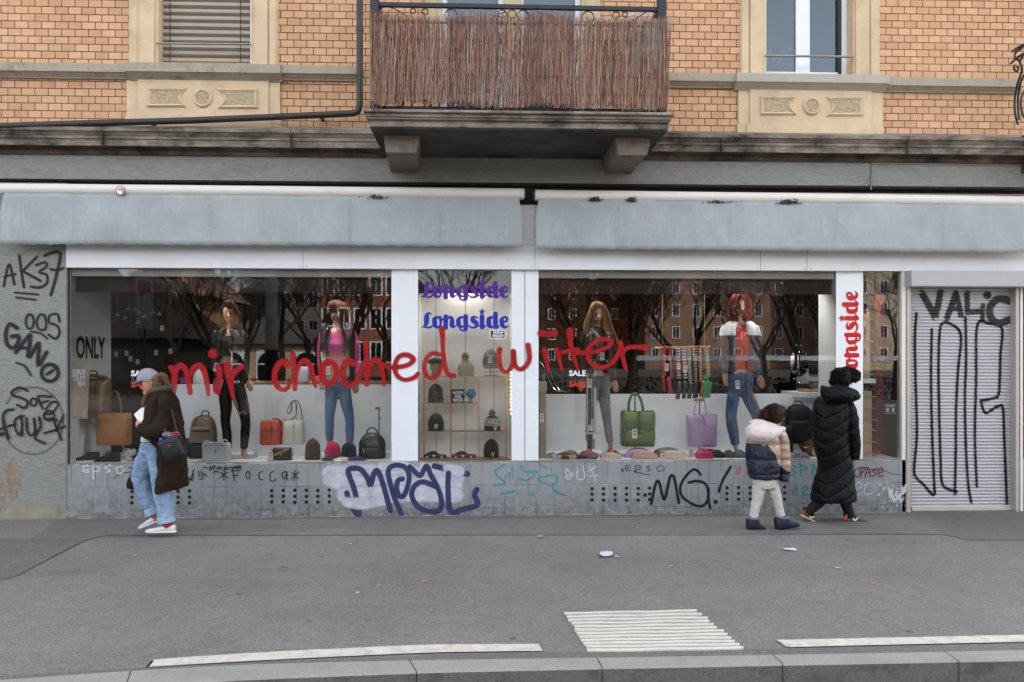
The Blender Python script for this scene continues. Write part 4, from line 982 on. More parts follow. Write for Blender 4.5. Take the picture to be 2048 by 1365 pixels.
paint_strokes('graffiti', [st(p, 1.7) for p in ([(1735, 135), (1750, 210), (1790, 165), (1730, 195)], [(1740, 130), (1780, 185)], [(1820, 130), (1816, 202), (1866, 200), (1858, 112)], [(1900, 112), (1930, 170), (1945, 215)], [(1955, 115), (1895, 150)], [(1898, 185), (1962, 182)])], CHALK, 0, BLD, 'white scratched letters on the plinth', conv=z6)
foc = [st(p, 2.0) for p in ([(905, 135), (895, 188), (925, 195), (945, 142)], [(940, 150), (938, 200), (895, 212), (945, 214)], [(1135, 160), (1185, 200)], [(1160, 140), (1158, 215)], [(1185, 158), (1128, 198)], [(1222, 150), (1232, 218)], [(1212, 150), (1268, 146)], [(1226, 182), (1258, 178)], ring(1328, 178, 13, 26, -1.2, 5.2), [(1432, 152), (1408, 165), (1410, 205), (1432, 210)], [(1512, 152), (1488, 165), (1486, 210), (1506, 222), (1522, 205)], ring(1588, 178, 18, 24, -.8, 5.4), [(1604, 152), (1598, 195), (1612, 212)], [(1638, 160), (1686, 205)], [(1662, 145), (1655, 218)], [(1688, 155), (1634, 205)],
   [(1015, 120), (1040, 128)], [(1062, 118), (1058, 138), (1075, 135), (1066, 120)], ring(1090, 120, 6, 8), [(1110, 138), (1118, 118), (1128, 136), (1138, 118), (1148, 138)], [(1168, 118), (1166, 138), (1185, 130), (1172, 122)], [(1195, 128), (1250, 118), (1280, 135)], ring(1268, 118, 10, 6), [(1215, 145), (1235, 128), (1275, 128)], [(1085, 160), (1105, 150), (1120, 160)], [(980, 150), (990, 190)], [(1000, 150), (1010, 200), (985, 205)], [(1015, 165), (1040, 185)])]
paint_strokes('graffiti', foc, INK2, 0, BLD, 'thin black letters Focca with two stars on the plinth', conv=z5)
paint_strokes('graffiti', [st(p, 1.4) for p in ([(380, 205), (440, 165), (600, 150)], [(480, 122), (500, 130), (515, 118), (525, 135)])], INK2, 0, BLD, None, conv=z5)
mg = [st(p, w) for p, w in (([(430, 325), (445, 245), (462, 192), (478, 200), (508, 300), (540, 170), (560, 158), (572, 190), (596, 320)], 6), ([(726, 150), (705, 125), (675, 122), (625, 175), (603, 230), (615, 280), (665, 320), (728, 340), (765, 310), (772, 240), (745, 198), (700, 188), (655, 196)], 5.5), ([(772, 240), (774, 300), (784, 352)], 5.5), ([(908, 102), (872, 160), (850, 205), (835, 252)], 5.5), ([(817, 313)], 9), ([(392, 272)], 8))]
paint_strokes('graffiti', mg, INK, 0, BLD, 'black spray letters MG with an exclamation mark on the plinth', conv=z8)
ep = [st(p, 1.5) for p in ([(300, 92), (275, 100), (280, 125), (305, 122)], [(275, 112), (302, 108)], [(335, 95), (332, 140)], [(335, 95), (360, 98), (358, 118), (335, 118)], [(425, 95), (400, 105), (425, 120), (402, 130)], [(495, 95), (465, 105), (470, 128), (500, 125)], [(255, 110), (262, 130)], [(248, 118), (254, 132)], [(503, 105), (508, 120)], [(320, 128), (370, 140), (420, 152)])]
paint_strokes('graffiti', ep, INK2, 0, BLD, None, conv=z8)
paint_strokes('graffiti', [st(p, 2) for p in ([(936, 95), (952, 148), (964, 100)], [(1008, 100), (1006, 150)])], spray('red_marker', '#b8423c', soft=.4), 0, BLD, None, conv=z8)
tb = [st(p, w) for p, w in (([(1258, 150), (1275, 100), (1300, 105), (1275, 125), (1300, 140), (1265, 160)], 3.5), ([(1325, 80), (1330, 155)], 4), ([(1325, 90), (1370, 110), (1332, 125)], 4), ([(1398, 160), (1405, 90), (1425, 130), (1440, 85)], 4), ([(1278, 272), (1302, 218), (1300, 275)], 3.5), ([(1338, 232), (1362, 220), (1366, 240), (1340, 270), (1378, 268)], 3.5), ([(1388, 232), (1408, 222), (1402, 250), (1388, 270), (1415, 268)], 3.5), ([(1315, 325), (1350, 322)], 3), ([(1495, 320), (1515, 325), (1512, 338)], 4))]
paint_strokes('graffiti', tb, TURQ, 0, BLD, 'turquoise tag BPM 122 on the plinth between the walking people', conv=z8)
of = [st(p, 2.2) for p in ([(1665, 115), (1652, 140), (1668, 165), (1688, 140), (1680, 112), (1660, 118)], [(1702, 110), (1690, 168)], [(1680, 108), (1718, 112), (1700, 138)], [(1715, 165), (1735, 105), (1748, 160)], [(1725, 140), (1752, 132)], [(1788, 112), (1762, 122), (1782, 145), (1758, 162)], [(1800, 140), (1825, 128), (1812, 108), (1796, 130), (1802, 160), (1826, 152)])]
paint_strokes('graffiti', of, spray('dark_red_marker', '#5d241f', soft=.3), 0, BLD, 'dark red tag on the plinth beside the shutter', conv=z8)
wt = [st(p, w) for p, w in (([(1652, 240), (1690, 225), (1696, 200), (1668, 200), (1650, 245), (1668, 270), (1700, 258)], 3.5), ([(1748, 198), (1722, 210), (1710, 245), (1722, 270), (1758, 262)], 4), ([(1806, 207)], 9), ([(1830, 236)], 8), ([(1797, 270)], 9), ([(1825, 230), (1845, 225)], 4))]
paint_strokes('graffiti', wt, spray('white_spray_paint', '#c6cad3', soft=.8, speck=.3, opac=.85), 0, BLD, 'white spray letters on the plinth at the right', conv=z8)
random.seed(11)
b = MB()
for cx, cy, rx, ry in ((1868, 255, 14, 26), (1880, 275, 12, 18), (1895, 300, 14, 14), (1920, 285, 13, 22), (1942, 250, 14, 26), (1958, 235, 8, 18), (1935, 300, 16, 10), (1905, 262, 6, 14), (1965, 215, 4, 10)):
    q = [z8(x, y) for x, y in blob(cx, cy, rx, ry, 20, .6)]; b.ppoly(q, -.0016-rx*.00004, .002)
for k in range(60):
    x, y = random.uniform(1850, 1975), random.uniform(215, 340); q = [z8(a, c) for a, c in blob(x, y, random.uniform(1, 4), random.uniform(1, 5), 7, .4)]; b.ppoly(q, -.0023-k*.00001, .002)
b.build('paint_flakes', CHIP, BLD, smooth=False)
b = MB(); ribbon(b, [(1725, 933, 1), (1745, 940, 1.2), (1765, 941, 1), (1785, 948, 1.2), (1808, 951, .8)], .002, 0); b.build('crack', BLACK, BLD, smooth=False)
# shutter
z1 = cv(1640, 520, 2.527)
fat = [st(p, w) for p, w in (([(538, 165), (575, 230), (606, 288)], 15), ([(606, 285), (620, 230), (632, 160)], 14), ([(664, 296), (700, 200), (712, 165)], 13), ([(712, 165), (728, 230), (738, 288)], 12), ([(680, 250), (735, 245)], 9), ([(768, 165), (770, 265)], 12), ([(775, 262), (828, 258)], 12), ([(848, 228), (846, 306)], 10), ([(872, 176)], 18), ([(985, 205), (925, 195), (885, 240), (892, 295), (930, 318), (985, 300)], 16))]
paint_strokes('graffiti', fat, spray('grey_green_spray_paint', '#3c403c', soft=.25, speck=.15, opac=.92), slat_y, SHT, 'fat grey-green letters VALIC across the top of the shutter', conv=z1, off=.003, k=40)
tall = [st(p, 6.3) for p in ([(510, 268), (502, 400), (505, 600), (512, 880), (498, 1060), (508, 1105), (545, 1142), (598, 1195), (600, 1130), (590, 900), (584, 600), (588, 350)],
  [(622, 560), (626, 400), (640, 322), (690, 326), (736, 382), (722, 560), (712, 760), (710, 1000), (706, 1192)], [(716, 1178), (670, 1165), (640, 1130), (632, 1000), (625, 750), (622, 560)],
  [(760, 290), (763, 500), (757, 700), (762, 950), (775, 1150), (790, 1232)], [(818, 1152), (808, 900), (814, 600), (820, 332), (880, 320), (945, 346), (938, 480), (934, 620), (925, 690), (885, 705), (838, 714)], [(840, 722), (862, 776), (920, 745), (950, 752), (957, 900), (965, 1100), (970, 1238)])]
def gy(z): return slat_y(z)
paint_strokes('graffiti', tall, spray('black_shutter_paint', '#15161a', soft=.4, speck=.55), gy, SHT, 'tall thin black spray letters down the whole shutter', conv=z1, off=.006, k=40, step=5e-6)

# ---------- the shop's name in fat linked lettering
LS = [[(288, 205, 22), (262, 190, 34), (222, 200, 62), (205, 250, 92), (203, 320, 96), (192, 380, 76), (160, 418, 34), (112, 432, 16)], [(150, 422, 30), (220, 440, 34), (275, 432, 36), (312, 402, 30)],
 [(446, 262, 46), (400, 258, 50), (350, 290, 88), (346, 345, 92), (360, 410, 80), (415, 432, 48), (452, 395, 40)], [(447, 262, 60), (452, 330, 52), (447, 395, 40)], [(440, 300, 40), (500, 295, 40)],
 [(540, 245, 86), (540, 440, 86)], [(560, 280, 60), (610, 258, 50), (645, 275, 70), (652, 330, 86), (652, 400, 86), (672, 430, 50), (722, 405, 24)],
 [(800, 258, 40), (768, 300, 82), (765, 340, 86), (775, 400, 76), (830, 425, 44)], [(892, 242, 86), (892, 440, 86), (880, 480, 62), (840, 492, 34), (795, 470, 34)], [(800, 256, 40), (880, 262, 44)], [(795, 470, 30), (790, 430, 40)], [(900, 440, 40), (950, 405, 26)],
 [(1100, 270, 30), (1050, 252, 40), (1010, 275, 70), (1030, 320, 92), (1078, 360, 86), (1085, 405, 66), (1045, 438, 42), (990, 436, 36), (950, 412, 20)], [(1085, 425, 34), (1130, 405, 24)],
 [(1180, 248, 88), (1180, 420, 88), (1190, 440, 60)], [(1200, 440, 40), (1250, 405, 24)],
 [(1350, 258, 44), (1305, 285, 80), (1296, 340, 90), (1308, 405, 80), (1360, 432, 44)], [(1350, 258, 44), (1400, 262, 44)], [(1418, 200, 88), (1418, 400, 88), (1438, 438, 56), (1486, 405, 24)],
 [(1540, 350, 36), (1600, 330, 44), (1622, 290, 42), (1600, 256, 40), (1560, 262, 46), (1530, 300, 84), (1528, 350, 86), (1545, 405, 76), (1590, 436, 46), (1650, 402, 16)]]
def star(cx, cy, r, conv, rot=0):
    return [conv(cx+(r if k % 2 == 0 else r*.45)*math.sin(rot+math.pi*k/5), cy-(r if k % 2 == 0 else r*.45)*math.cos(rot+math.pi*k/5)) for k in range(10)]
def shopname(conv, sw, y, m, label):
    b = MB()
    for i, s in enumerate(LS): ribbon(b, [(*conv(x, yy), w*sw) for x, yy, w in s], .0005+i*.00022, y, 8, step=1e-6)
    q = star(1180, 160, 68, conv); ids = [b.vert((p.x, y-.0045, p.z)) for p in (P(a, c, y) for a, c in q)]
    c = P(*conv(1180, 163), y); ci = b.vert((c.x, y-.0045, c.z))
    for k in range(10): b.face((ci, ids[k], ids[(k+1) % 10]))
    for f_ in b.f: pass
    k0 = len(b.f)-10
    for k in range(10): b.uv[k0+k] = [(0, 0)]*3
    return b.build('shop_name', m, SW, smooth=False, label=label)
vinyl = lambda n, c: spray(n, c, soft=.06, speck=0, rough=.35, vary=0)
shopname(cv(830, 545, 8.805), 1/8.805, GY-.002, vinyl('purple_vinyl', '#4f1f86'), 'purple shop name on the middle window')
shopname(lambda x, y: cv(830, 545, 8.805)(x, y+535), 1/8.805, GY-.002, vinyl('blue_vinyl', '#1b2f9c'), 'blue shop name on the middle window')
shopname(lambda x, y: (1660+(55+(y-90)*.386)/3.5, 540+(775-(x-105)*.405)/3.5), .4/3.5, GY-.002, vinyl('red_vinyl', '#c01a20'), 'red upright shop name on the white pillar')
WHT = mat('white_vinyl', '#e4e6ea', .5, .02); REDV = mat('red_vinyl_letters', '#cf2a22', .5, .03); BLKV = mat('black_vinyl', '#141414', .5, .05); GREYV = mat('dark_grey_vinyl', '#3a3838', .5)
for x0 in (262, 1138):
    yy = 752.5 if x0 < 300 else 752
    text('window_lettering', 'SALE', x0, yy, 10.5, GY-.003, WHT, SW, bold=.03, wid=34)
    text('window_lettering', 'SALE', x0, yy+11, 9.5, GY-.003, GREYV, SW, bold=.03, wid=34)
    text('window_lettering', 'SALE', x0, yy+22, 11, GY-.003, REDV, SW, bold=.03, wid=34)
STK = thing('sticker', 'small black and white POPUP WINDOW sticker on the middle window', 'sticker', P(995, 669, GY))
b = MB(); b.pbox(979.5, 660, 1011, 678, GY-.004, GY-.002); b.build('backing', mat('sticker_white', '#e6e2e0', .5), STK, smooth=False)
b = MB(); b.pbox(981.3, 661.8, 1009.4, 676.3, GY-.0055, GY-.0042); b.build('black_field', mat('sticker_black', '#222226', .5), STK, smooth=False)
text('lettering', 'POPUP', 986.5, 668.2, 5, GY-.0065, WHT, STK, bold=.035, wid=20); text('lettering', 'WINDOW', 984.5, 674.8, 5.2, GY-.0065, WHT, STK, bold=.035, wid=23)
# ================================================================== the far side of the street, seen mirrored in the glass
def block(name, label, px0, px1, Y, h, m, rows, cols, wm, dep=10, win=(.9, 1.5), z0=1.2, pitch=3.0, roof=None, frame=PVC, arch=False):
    x0, x1 = RF(px0, 700, Y).x, RF(px1, 700, Y).x; y = GY-Y
    T = thing(name, label, 'building', ((x0+x1)/2, y-dep/2, 0))
    b = MB(); b.box(x0, x1, y-dep, y, -.2, h); b.build('wall', m, T, smooth=False)
    ww, wh = win
    fr = MB(); pn = MB()
    for i in range(cols):
        cx = x0+(x1-x0)*(i+.5)/cols
        for j in range(rows):
            zb = z0+pitch*j
            if zb+wh > h-.2: continue
            fr = MB(); fr.box(cx-ww/2-.12, cx+ww/2+.12, y+.0, y+.06, zb-.14, zb+wh+.14); f_ = fr.build('window', frame, T, smooth=False)
            g = MB()
            if arch:
                pts = [(cx-ww/2, zb), (cx-ww/2, zb+wh-ww/2)]+[(cx-ww/2*math.cos(math.pi*k/10), zb+wh-ww/2+ww/2*math.sin(math.pi*k/10)) for k in range(1, 10)]+[(cx+ww/2, zb+wh-ww/2), (cx+ww/2, zb)]
                g.poly(pts, y+.07, y+.03)
                g.build('pane', wm, f_, smooth=False)
                g = MB(); g.box(cx-.04, cx+.04, y+.072, y+.09, zb, zb+wh); g.box(cx-ww/2, cx+ww/2, y+.0725, y+.0895, zb+wh*.55, zb+wh*.6); g.build('glazing_bar', frame, f_, smooth=False)
            else:
                for q in (-1, 1): g.box(cx+q*ww/4-ww*.21, cx+q*ww/4+ww*.21, y+.061, y+.07, zb, zb+wh)
                g.build('pane', wm, f_, smooth=False)
    if roof:
        rz, over, rm = roof; b = MB()
        A = [V((x0-over, y+over, h)), V((x1+over, y+over, h)), V((x1+over, y-dep-over, h)), V((x0-over, y-dep-over, h))]
        ins = min(dep/2, (x1-x0)/2)*.9
        B_ = [V((x0+ins, y-dep/2, rz)), V((x1-ins, y-dep/2, rz))]
        b.quad(A[0], A[1], B_[1], B_[0]); b.quad(A[2], A[3], B_[0], B_[1]); b.face([b.vert(A[1]), b.vert(A[2]), b.vert(B_[1])]); b.face([b.vert(A[3]), b.vert(A[0]), b.vert(B_[0])]); b.quad(*A[::-1])
        b.build('roof', rm, T, smooth=False)
    return T
DKW = mat('far_dark_pane', '#1a1d22', .15, .2, 2)
TILES_R = mat('orange_roof_tile', '#7f5f4d', .85, .3, 1.2, .5, 6, squash=(1, 1, 1))
TILES_D = mat('dark_roof_tile', '#2c2826', .85, .3, 3)
block('apartment_block', 'brown apartment block with rows of white windows across the street', 1290, 1700, 100, 21, mat('brown_facade', '#927562', .9, .15, .6), 6, 10, DKW, pitch=3.1)
block('apartment_block', 'pale apartment block with dark windows across the street', 1706, 1990, 90, 19, mat('pale_facade', '#b3a892', .9, .15, .6), 6, 7, DKW, pitch=2.9)
block('brick_house', 'tall red brick house with white windows behind bare trees', 640, 800, 66, 17, mat('red_facade', '#8f5b48', .9, .2, .8), 5, 5, DKW, pitch=3.2, win=(1.0, 1.8))
block('apartment_block', 'dark brown apartment block behind the bare trees in the middle', 1040, 1292, 110, 19, mat('brown_facade_dark', '#4a382e', .9, .2, .6), 5, 6, DKW, pitch=3.1)
block('market_pavilion', 'low cream stone pavilion with arched windows and a grey roof', 352, 650, 44, 2.55, mat('cream_stone', '#c4b08a', .9, .18, 3), 1, 4, DKW, win=(1.5, 1.9), z0=.1, roof=(4.6, .6, mat('grey_sheet_roof', '#55514e', .6, .25, 1.5)), arch=True)
block('tiled_house', 'house with an orange tiled roof across the street', 225, 402, 56, 6.6, mat('beige_facade', '#a8845c', .9, .2, 1), 2, 4, DKW, roof=(11.5, .9, TILES_R), win=(1.0, 1.6))
block('tiled_house', 'dark low house with a black tiled roof across the street', 60, 352, 30, 2.6, mat('dark_facade', '#2f2a28', .9, .2, 2), 1, 3, DKW, roof=(6.2, .5, TILES_D), dep=8)
block('tiled_house', 'white gabled house behind the lamp post across the street', 560, 640, 80, 11, mat('white_facade', '#c9c2b6', .9, .1, 1), 3, 3, DKW, roof=(17, .5, TILES_D))
b = MB(); n = 40
for i in range(n):                                           # wooded hill, added to keep the mirrored view dark
    a0, a1 = -180+360*i/n, -180+360*(i+1)/n
    h0, h1 = [26+10*math.sin(i_*.5)+6*math.sin(i_*1.3) for i_ in (i, i+1)]
    b.quad((a1, -190, -1), (a0, -190, -1), (a0, -260, h0), (a1, -260, h1))
o = b.build('backdrop_hill', mat('wooded_hill', '#1c1c17', .95, .5, .25), smooth=False); o['kind'] = 'structure'
BARK = mat('bark', '#332b24', .95, .35, 9, .8, 30, squash=(1, 1, .3)); TWIG = mat('twigs', '#2f2620', .95, .2, 9)
def bare_tree(seed, h=9, r=.17, levels=5, spread=1.0):
    rnd = random.Random(seed); tr = MB(); cr = MB()
    def grow(p, d, L, rad, lev):
        pts = [p]; rr = [rad]; dd = d.copy(); n = 4 if lev < 2 else 3 if lev < 5 else 2
        for k in range(n):
            dd = (dd+V((rnd.uniform(-1, 1), rnd.uniform(-1, 1), rnd.uniform(-.35, .6)))*(.13+.05*lev)).normalized()
            pts.append(pts[-1]+dd*L/n); rr.append(rad*(1-.5*(k+1)/n))
        (tr if lev == 0 else cr).tube(pts, rr, 7 if lev < 2 else 4 if lev < 3 else 3, cap=False)
        if lev >= levels: return
        for k in range(4 if lev == 0 else rnd.randint(2, 4)):
            t = rnd.uniform(.35, 1.0) if lev else rnd.uniform(.75, 1.0)
            i = min(n-1, int(t*n)); q = pts[i].lerp(pts[i+1], t*n-i)
            a = rnd.uniform(0, 2*math.pi); s = rnd.uniform(.5, 1.0)*spread
            nd = (dd+V((math.cos(a)*s, math.sin(a)*s, rnd.uniform(.0, .5)))).normalized()
            grow(q, nd, L*rnd.uniform(.6, .85), max(.012, rr[min(i+1, n)]*rnd.uniform(.6, .85)), lev+1)
    grow(V((0, 0, -.15)), V((0, 0, 1)), h*.34, r, 0)
    return tr, cr
def place_tree(proto, p, rz, s, label, trees=[]):
    t = proto if proto not in trees else copy_thing(proto, (0, 0, 0), label)
    trees.append(t); t['label'] = label; t['group'] = 'bare street trees across the road'
    t.location = (p.x, p.y, -.14); t.rotation_euler = (0, 0, rz); t.scale = (s, s, s)
protos = []
for sd in (4, 21, 33):
    T = thing('bare_tree', 'bare tree', 'tree'); tr, cr = bare_tree(sd, 7.5, .17, 5, 1.15); tr.build('trunk', BARK, T, smooth=True); cr.build('crown', TWIG, T, smooth=True); protos.append(T)
for i, (px, Y, rz, s, lb) in enumerate(((1161, 13, .5, 1.0, 'bare tree with a thick trunk mirrored behind the blonde mannequin'), (1592, 20, 2.2, 1.1, 'bare tree mirrored beside the red-haired mannequin'), (704, 15, 4.0, 1.05, 'bare tree mirrored behind the pink-topped mannequin'), (478, 19, 1.2, 1.0, 'bare tree in front of the cream stone pavilion'), (1330, 24, 3.0, 1.0, 'bare tree mirrored behind the hanging phone bags'), (1460, 32, 5.0, 1.15, 'bare tree in front of the brown apartment block'), (350, 26, 0.2, 1.0, 'bare tree in front of the orange tiled roof'), (610, 27, 2.9, 1.1, 'bare tree beside the grey lamp post'), (1790, 24, 5.6, 1.05, 'bare tree in front of the pale apartment block'), (900, 17, 3.6, 1.1, 'bare tree mirrored in the middle shop window'), (420, 14, 2.0, .95, 'low bare tree mirrored between the cap and the black-haired mannequin'), (560, 22, 4.4, 1.15, 'bare tree mirrored right of the black-haired mannequin'), (1250, 16, 1.7, 1.0, 'bare tree mirrored right of the blonde mannequin'), (1400, 26, 0.9, 1.2, 'bare tree mirrored above the lilac bag'), (1530, 15, 3.3, .9, 'low bare tree mirrored behind the navy jacket'), (1660, 28, 4.9, 1.2, 'bare tree mirrored beside the white pillar'), (640, 24, 5.2, 1.1, 'bare tree mirrored left of the pink top'), (770, 28, 0.4, 1.2, 'bare tree mirrored before the red brick house'))):
    place_tree(protos[i % 3], RF(px, 712, Y), rz, s, lb)
# beech still holding its brown leaves
T = thing('beech_tree', 'beech tree still holding its rusty brown winter leaves', 'tree', RF(1205, 712, 27)*1.0)
T.location.z = -.14; WLOC[T.name] = V(T.location)
rnd = random.Random(9); tr, cr = bare_tree(77, 9, .2, 4, .9)
for m_ in (tr, cr): m_.v = [v+WLOC[T.name] for v in m_.v]
tr.build('trunk', BARK, T, smooth=True); cr.build('branches', TWIG, T, smooth=True)
lv = MB()
for k in range(7000):
    u = V((rnd.gauss(0, 1), rnd.gauss(0, 1), rnd.gauss(0, 1))).normalized()*rnd.uniform(.35, 1)**.5
    if mnoise.noise(u*2.6+V((4, 1, 7))) < -.12: continue
    c = WLOC[T.name]+V((u.x*3.3, u.y*2.6, 5.3+u.z*3.6)); a = V((rnd.uniform(-1, 1), rnd.uniform(-1, 1), rnd.uniform(-1, 1))).normalized()*rnd.uniform(.05, .09); e = a.orthogonal().normalized()*rnd.uniform(.03, .05)
    lv.quad(c-a, c-e, c+a, c+e)
lv.build('crown', mat('beech_leaf', '#9a5a26', .8, .45, 3), T, smooth=False)
# clipped dark hedge, rail, lamp post and signpost on the far pavement
T = thing('hedge', 'low dark clipped hedge along the far pavement', 'hedge', (0, -25.5, -.14)); b = MB()
for k in range(9000):
    c = V((rnd.uniform(-24, 26), -25.5+rnd.gauss(0, .22), -.14+rnd.uniform(0, 1)**.7*.95)); a = V((rnd.uniform(-1, 1), rnd.uniform(-1, 1), rnd.uniform(-1, 1))).normalized()*.07; e = a.orthogonal().normalized()*.04
    b.quad(c-a, c-e, c+a, c+e)
b.build('foliage', mat('hedge_leaf', '#1d2a17', .8, .4, 3), T, smooth=False)
T = thing('guard_rail', 'grey metal guard rail along the far side of the street', 'rail', RF(1540, 712, 22)); b = MB()
a, c = RF(1262, 716, 22), RF(1830, 716, 22); b.box(a.x, c.x, a.y-.1, a.y, a.z-.11, a.z+.09); b.build('beam', mat('galvanised_beam', '#b8bfc6', .5, .08, 2), T, smooth=False)
for px in range(1275, 1830, 110): q = RF(px, 716, 22); b = MB(); b.box(q.x-.04, q.x+.04, q.y-.16, q.y-.1, -.14, q.z+.02); b.build('post', PIPE, T, smooth=False)
T = thing('lamp_post', 'thick pale grey lamp post across the street', 'lamp post', RF(543, 712, 11)); q = RF(543, 712, 11); b = MB()
b.tube([V((q.x, q.y, -.14)), V((q.x, q.y, 1.9))], [.17, .165], 16); b.build('base', mat('dark_lower_pole', '#17181c', .6), T); b = MB(); b.tube([V((q.x, q.y, 1.9)), V((q.x, q.y, 8.5))], [.16, .11], 16); b.build('pole', mat('concrete_post', '#9a9a98', .8, .2, 3), T)  # lower length of the pole is darker than the upper
T = thing('traffic_sign', 'round no-stopping sign on a tall pole across the street', 'sign', RF(288, 712, 10.5)); q = RF(288, 712, 10.5); b = MB()
b.tube([V((q.x, q.y-.05, -.14)), V((q.x, q.y-.05, 3.9))], .03, 10); b.build('pole', PIPE, T)
b = MB(); b.box(q.x-.2, q.x+.2, q.y-.02, q.y, 2.4, 3.75); b.build('plate', mat('sign_plate', '#8c8f93', .5), T, smooth=False)
F_ = V((0, 1, 0))
b = MB(); b.lathe(V((q.x, q.y+.002, 3.4)), [(.18, 0), (.18, .004)], 24, ax=F_, ex=V((1, 0, 0))); b.build('red_ring', mat('sign_red', '#a51f24', .5), T)
b = MB(); b.lathe(V((q.x, q.y+.007, 3.4)), [(.14, 0), (.14, .003)], 24, ax=F_, ex=V((1, 0, 0))); b.build('blue_disc', mat('sign_blue', '#1d3a86', .5), T)
b = MB(); b.tube([V((q.x-.1, q.y+.012, 3.3)), V((q.x+.1, q.y+.012, 3.5))], .014, 6); b.tube([V((q.x+.1, q.y+.012, 3.3)), V((q.x-.1, q.y+.012, 3.5))], .014, 6); b.build('red_cross', mat('sign_red', '#a51f24', .5), T)
# ================================================================== goods in the shop windows
def dep(px, py, z=.588): return max(.085, min(.93, G(px, py, z).y))
def shape(mb, px0, px1, pyt, pyb, y, d, prof, p=4, n=28, k=3, lean=0):
    """soft box standing at depth y (its middle): prof rows (height 0..1, width factor, depth factor)"""
    a, c = P(px0, pyb, y), P(px1, pyb, y); zt = P((px0+px1)/2, pyt, y).z; zb = P((px0+px1)/2, pyb, y).z
    cx = (a.x+c.x)/2; w = (c.x-a.x)/2
    rings = []
    for t, ws, ds in [tuple(q) for q in (catmull(prof, k) if k > 1 else prof)]:
        rings.append(ellipse_ring(V((cx+lean*t, y, zb+(zt-zb)*t)), V((w*max(ws, .01), 0, 0)), V((0, d*max(ds, .01), 0)), n, p))
    mb.ring_loft(rings); return mb
TAGW = mat('tag_card', '#e9e7e4', .6, .02); TAGK = mat('tag_black', '#1b1b1d', .6); TAGR = mat('tag_red', '#c22a44', .6)
tags = []
def price_tag(px, py, y, label, num, h=18, w=9.5, rot=0, stand=True):
    T = thing('price_tag', label, 'price tag', P(px, py, y), 'white price tags in the shop windows')
    b = MB(); c = P(px, py, y); s = S(y); ca, sa = math.cos(rot), math.sin(rot)
    rt = lambda x, z: V((c.x+(x*ca-z*sa)/s, y, c.z+(x*sa+z*ca)/s))
    q = [rt(-w/2, -h/2), rt(w/2, -h/2), rt(w/2, h/2), rt(-w/2, h/2)]
    b.ring_loft([q, [v+V((0, .004, 0)) for v in q]]); b.build('card', TAGW, T, smooth=False)
    if stand:
        b = MB(); b.box(c.x-.6*w/s, c.x+.55*w/s, y-.012, y+.05, c.z-h/2/s-.002, c.z-h/2/s+.016); b.build('holder', mat('tag_holder', '#c4b3a4', .5), T, smooth=False)
    text('lettering', 'SALE', 0, 0, h*.14, y, TAGK, T, bold=.06, wid=w*.62, basis=(V((ca, 0, sa)), V((-sa, 0, ca)), rt(-w*.3, h*.22)-V((0, .0015, 0))))
    text('lettering', num, 0, 0, h*.3, y, TAGR, T, bold=.03, wid=w*.66, basis=(V((ca, 0, sa)), V((-sa, 0, ca)), rt(-w*.33, -h*.22)-V((0, .0015, 0))))
    return T
def goods(name, label, cat, px, py, y, group=None): return thing(name, label, cat, P(px, py, y), group)
def handle(T, pts, y, r, m, name='handle', flat=1.0, k=6):
    b = MB(); b.tube([P(q[0], q[1], y+(q[2] if len(q) > 2 else 0)) for q in catmull(pts, k)], r, 8, flat=flat); return b.build(name, m, T)
LEATHER = lambda n, c, **k: mat(n, c, .42, .1, 8, .25, 120, spec=.4, **k)
def m_mono(name, c0, c1, sc=38, rough=.5):
    """woven monogram cloth: small diagonal motif"""
    m = bpy.data.materials.new(name); m.use_nodes = True; n, l = nt(m); b = n['Principled BSDF']
    tc = n.new('ShaderNodeTexCoord'); sp = n.new('ShaderNodeSeparateXYZ'); l.new(tc.outputs['Object'], sp.inputs[0])
    u = math_n(n, l, 'MULTIPLY', math_n(n, l, 'ADD', sp.outputs[0], sp.outputs[2]), sc); v = math_n(n, l, 'MULTIPLY', math_n(n, l, 'SUBTRACT', sp.outputs[0], sp.outputs[2]), sc)
    f = math_n(n, l, 'MULTIPLY', math_n(n, l, 'ABSOLUTE', math_n(n, l, 'SINE', math_n(n, l, 'MULTIPLY', u, 3.14))), math_n(n, l, 'ABSOLUTE', math_n(n, l, 'SINE', math_n(n, l, 'MULTIPLY', v, 3.14))))
    l.new(mix_n(n, l, maprange(n, l, f, .35, .6), c0, c1), b.inputs['Base Color']); b.inputs['Roughness'].default_value = rough
    return m
BODY = [(0, .9, .75), (.03, .98, .95), (.12, 1, 1), (.5, 1, 1), (.85, .98, .9), (.96, .96, .6), (1, .94, .3)]
# --- left bay: shelf, glitter bag, tan tote, shoes
zsh = 830
x_l = xs(140)
b = MB(); b.box(x_l+.002, zx(212, .6), .25, .85, zz(835, .5, 190), zz(828, .5, 190)); tag(b.build('shelf', mat('dark_shelf', '#3b332e', .5), smooth=False), 'dark shelf on the white side wall at the left end of the window', 'shelf')
T = goods('handbag', 'large glittery beige shopper standing on the dark shelf', 'handbag', 196, 828, .5)
b = MB(); shape(b, 160, 219, 757, 828, .5, .12, [(0, .86, .8), (.1, .9, 1), (.5, .96, 1), (.85, 1.0, .8), (1, 1.02, .35)]); o = b.build('body', mat('glitter_bronze', '#8d7762', .35, .5, 90, .4, 150, metal=.35), T, smooth=True)
b = MB(); b.tube([P(x, y_, .44) for x, y_ in ((162, 758), (176, 750), (195, 753), (214, 757))], .02, 8); b.build('rim', mat('glitter_dark', '#4e4239', .4, .5, 60), T)
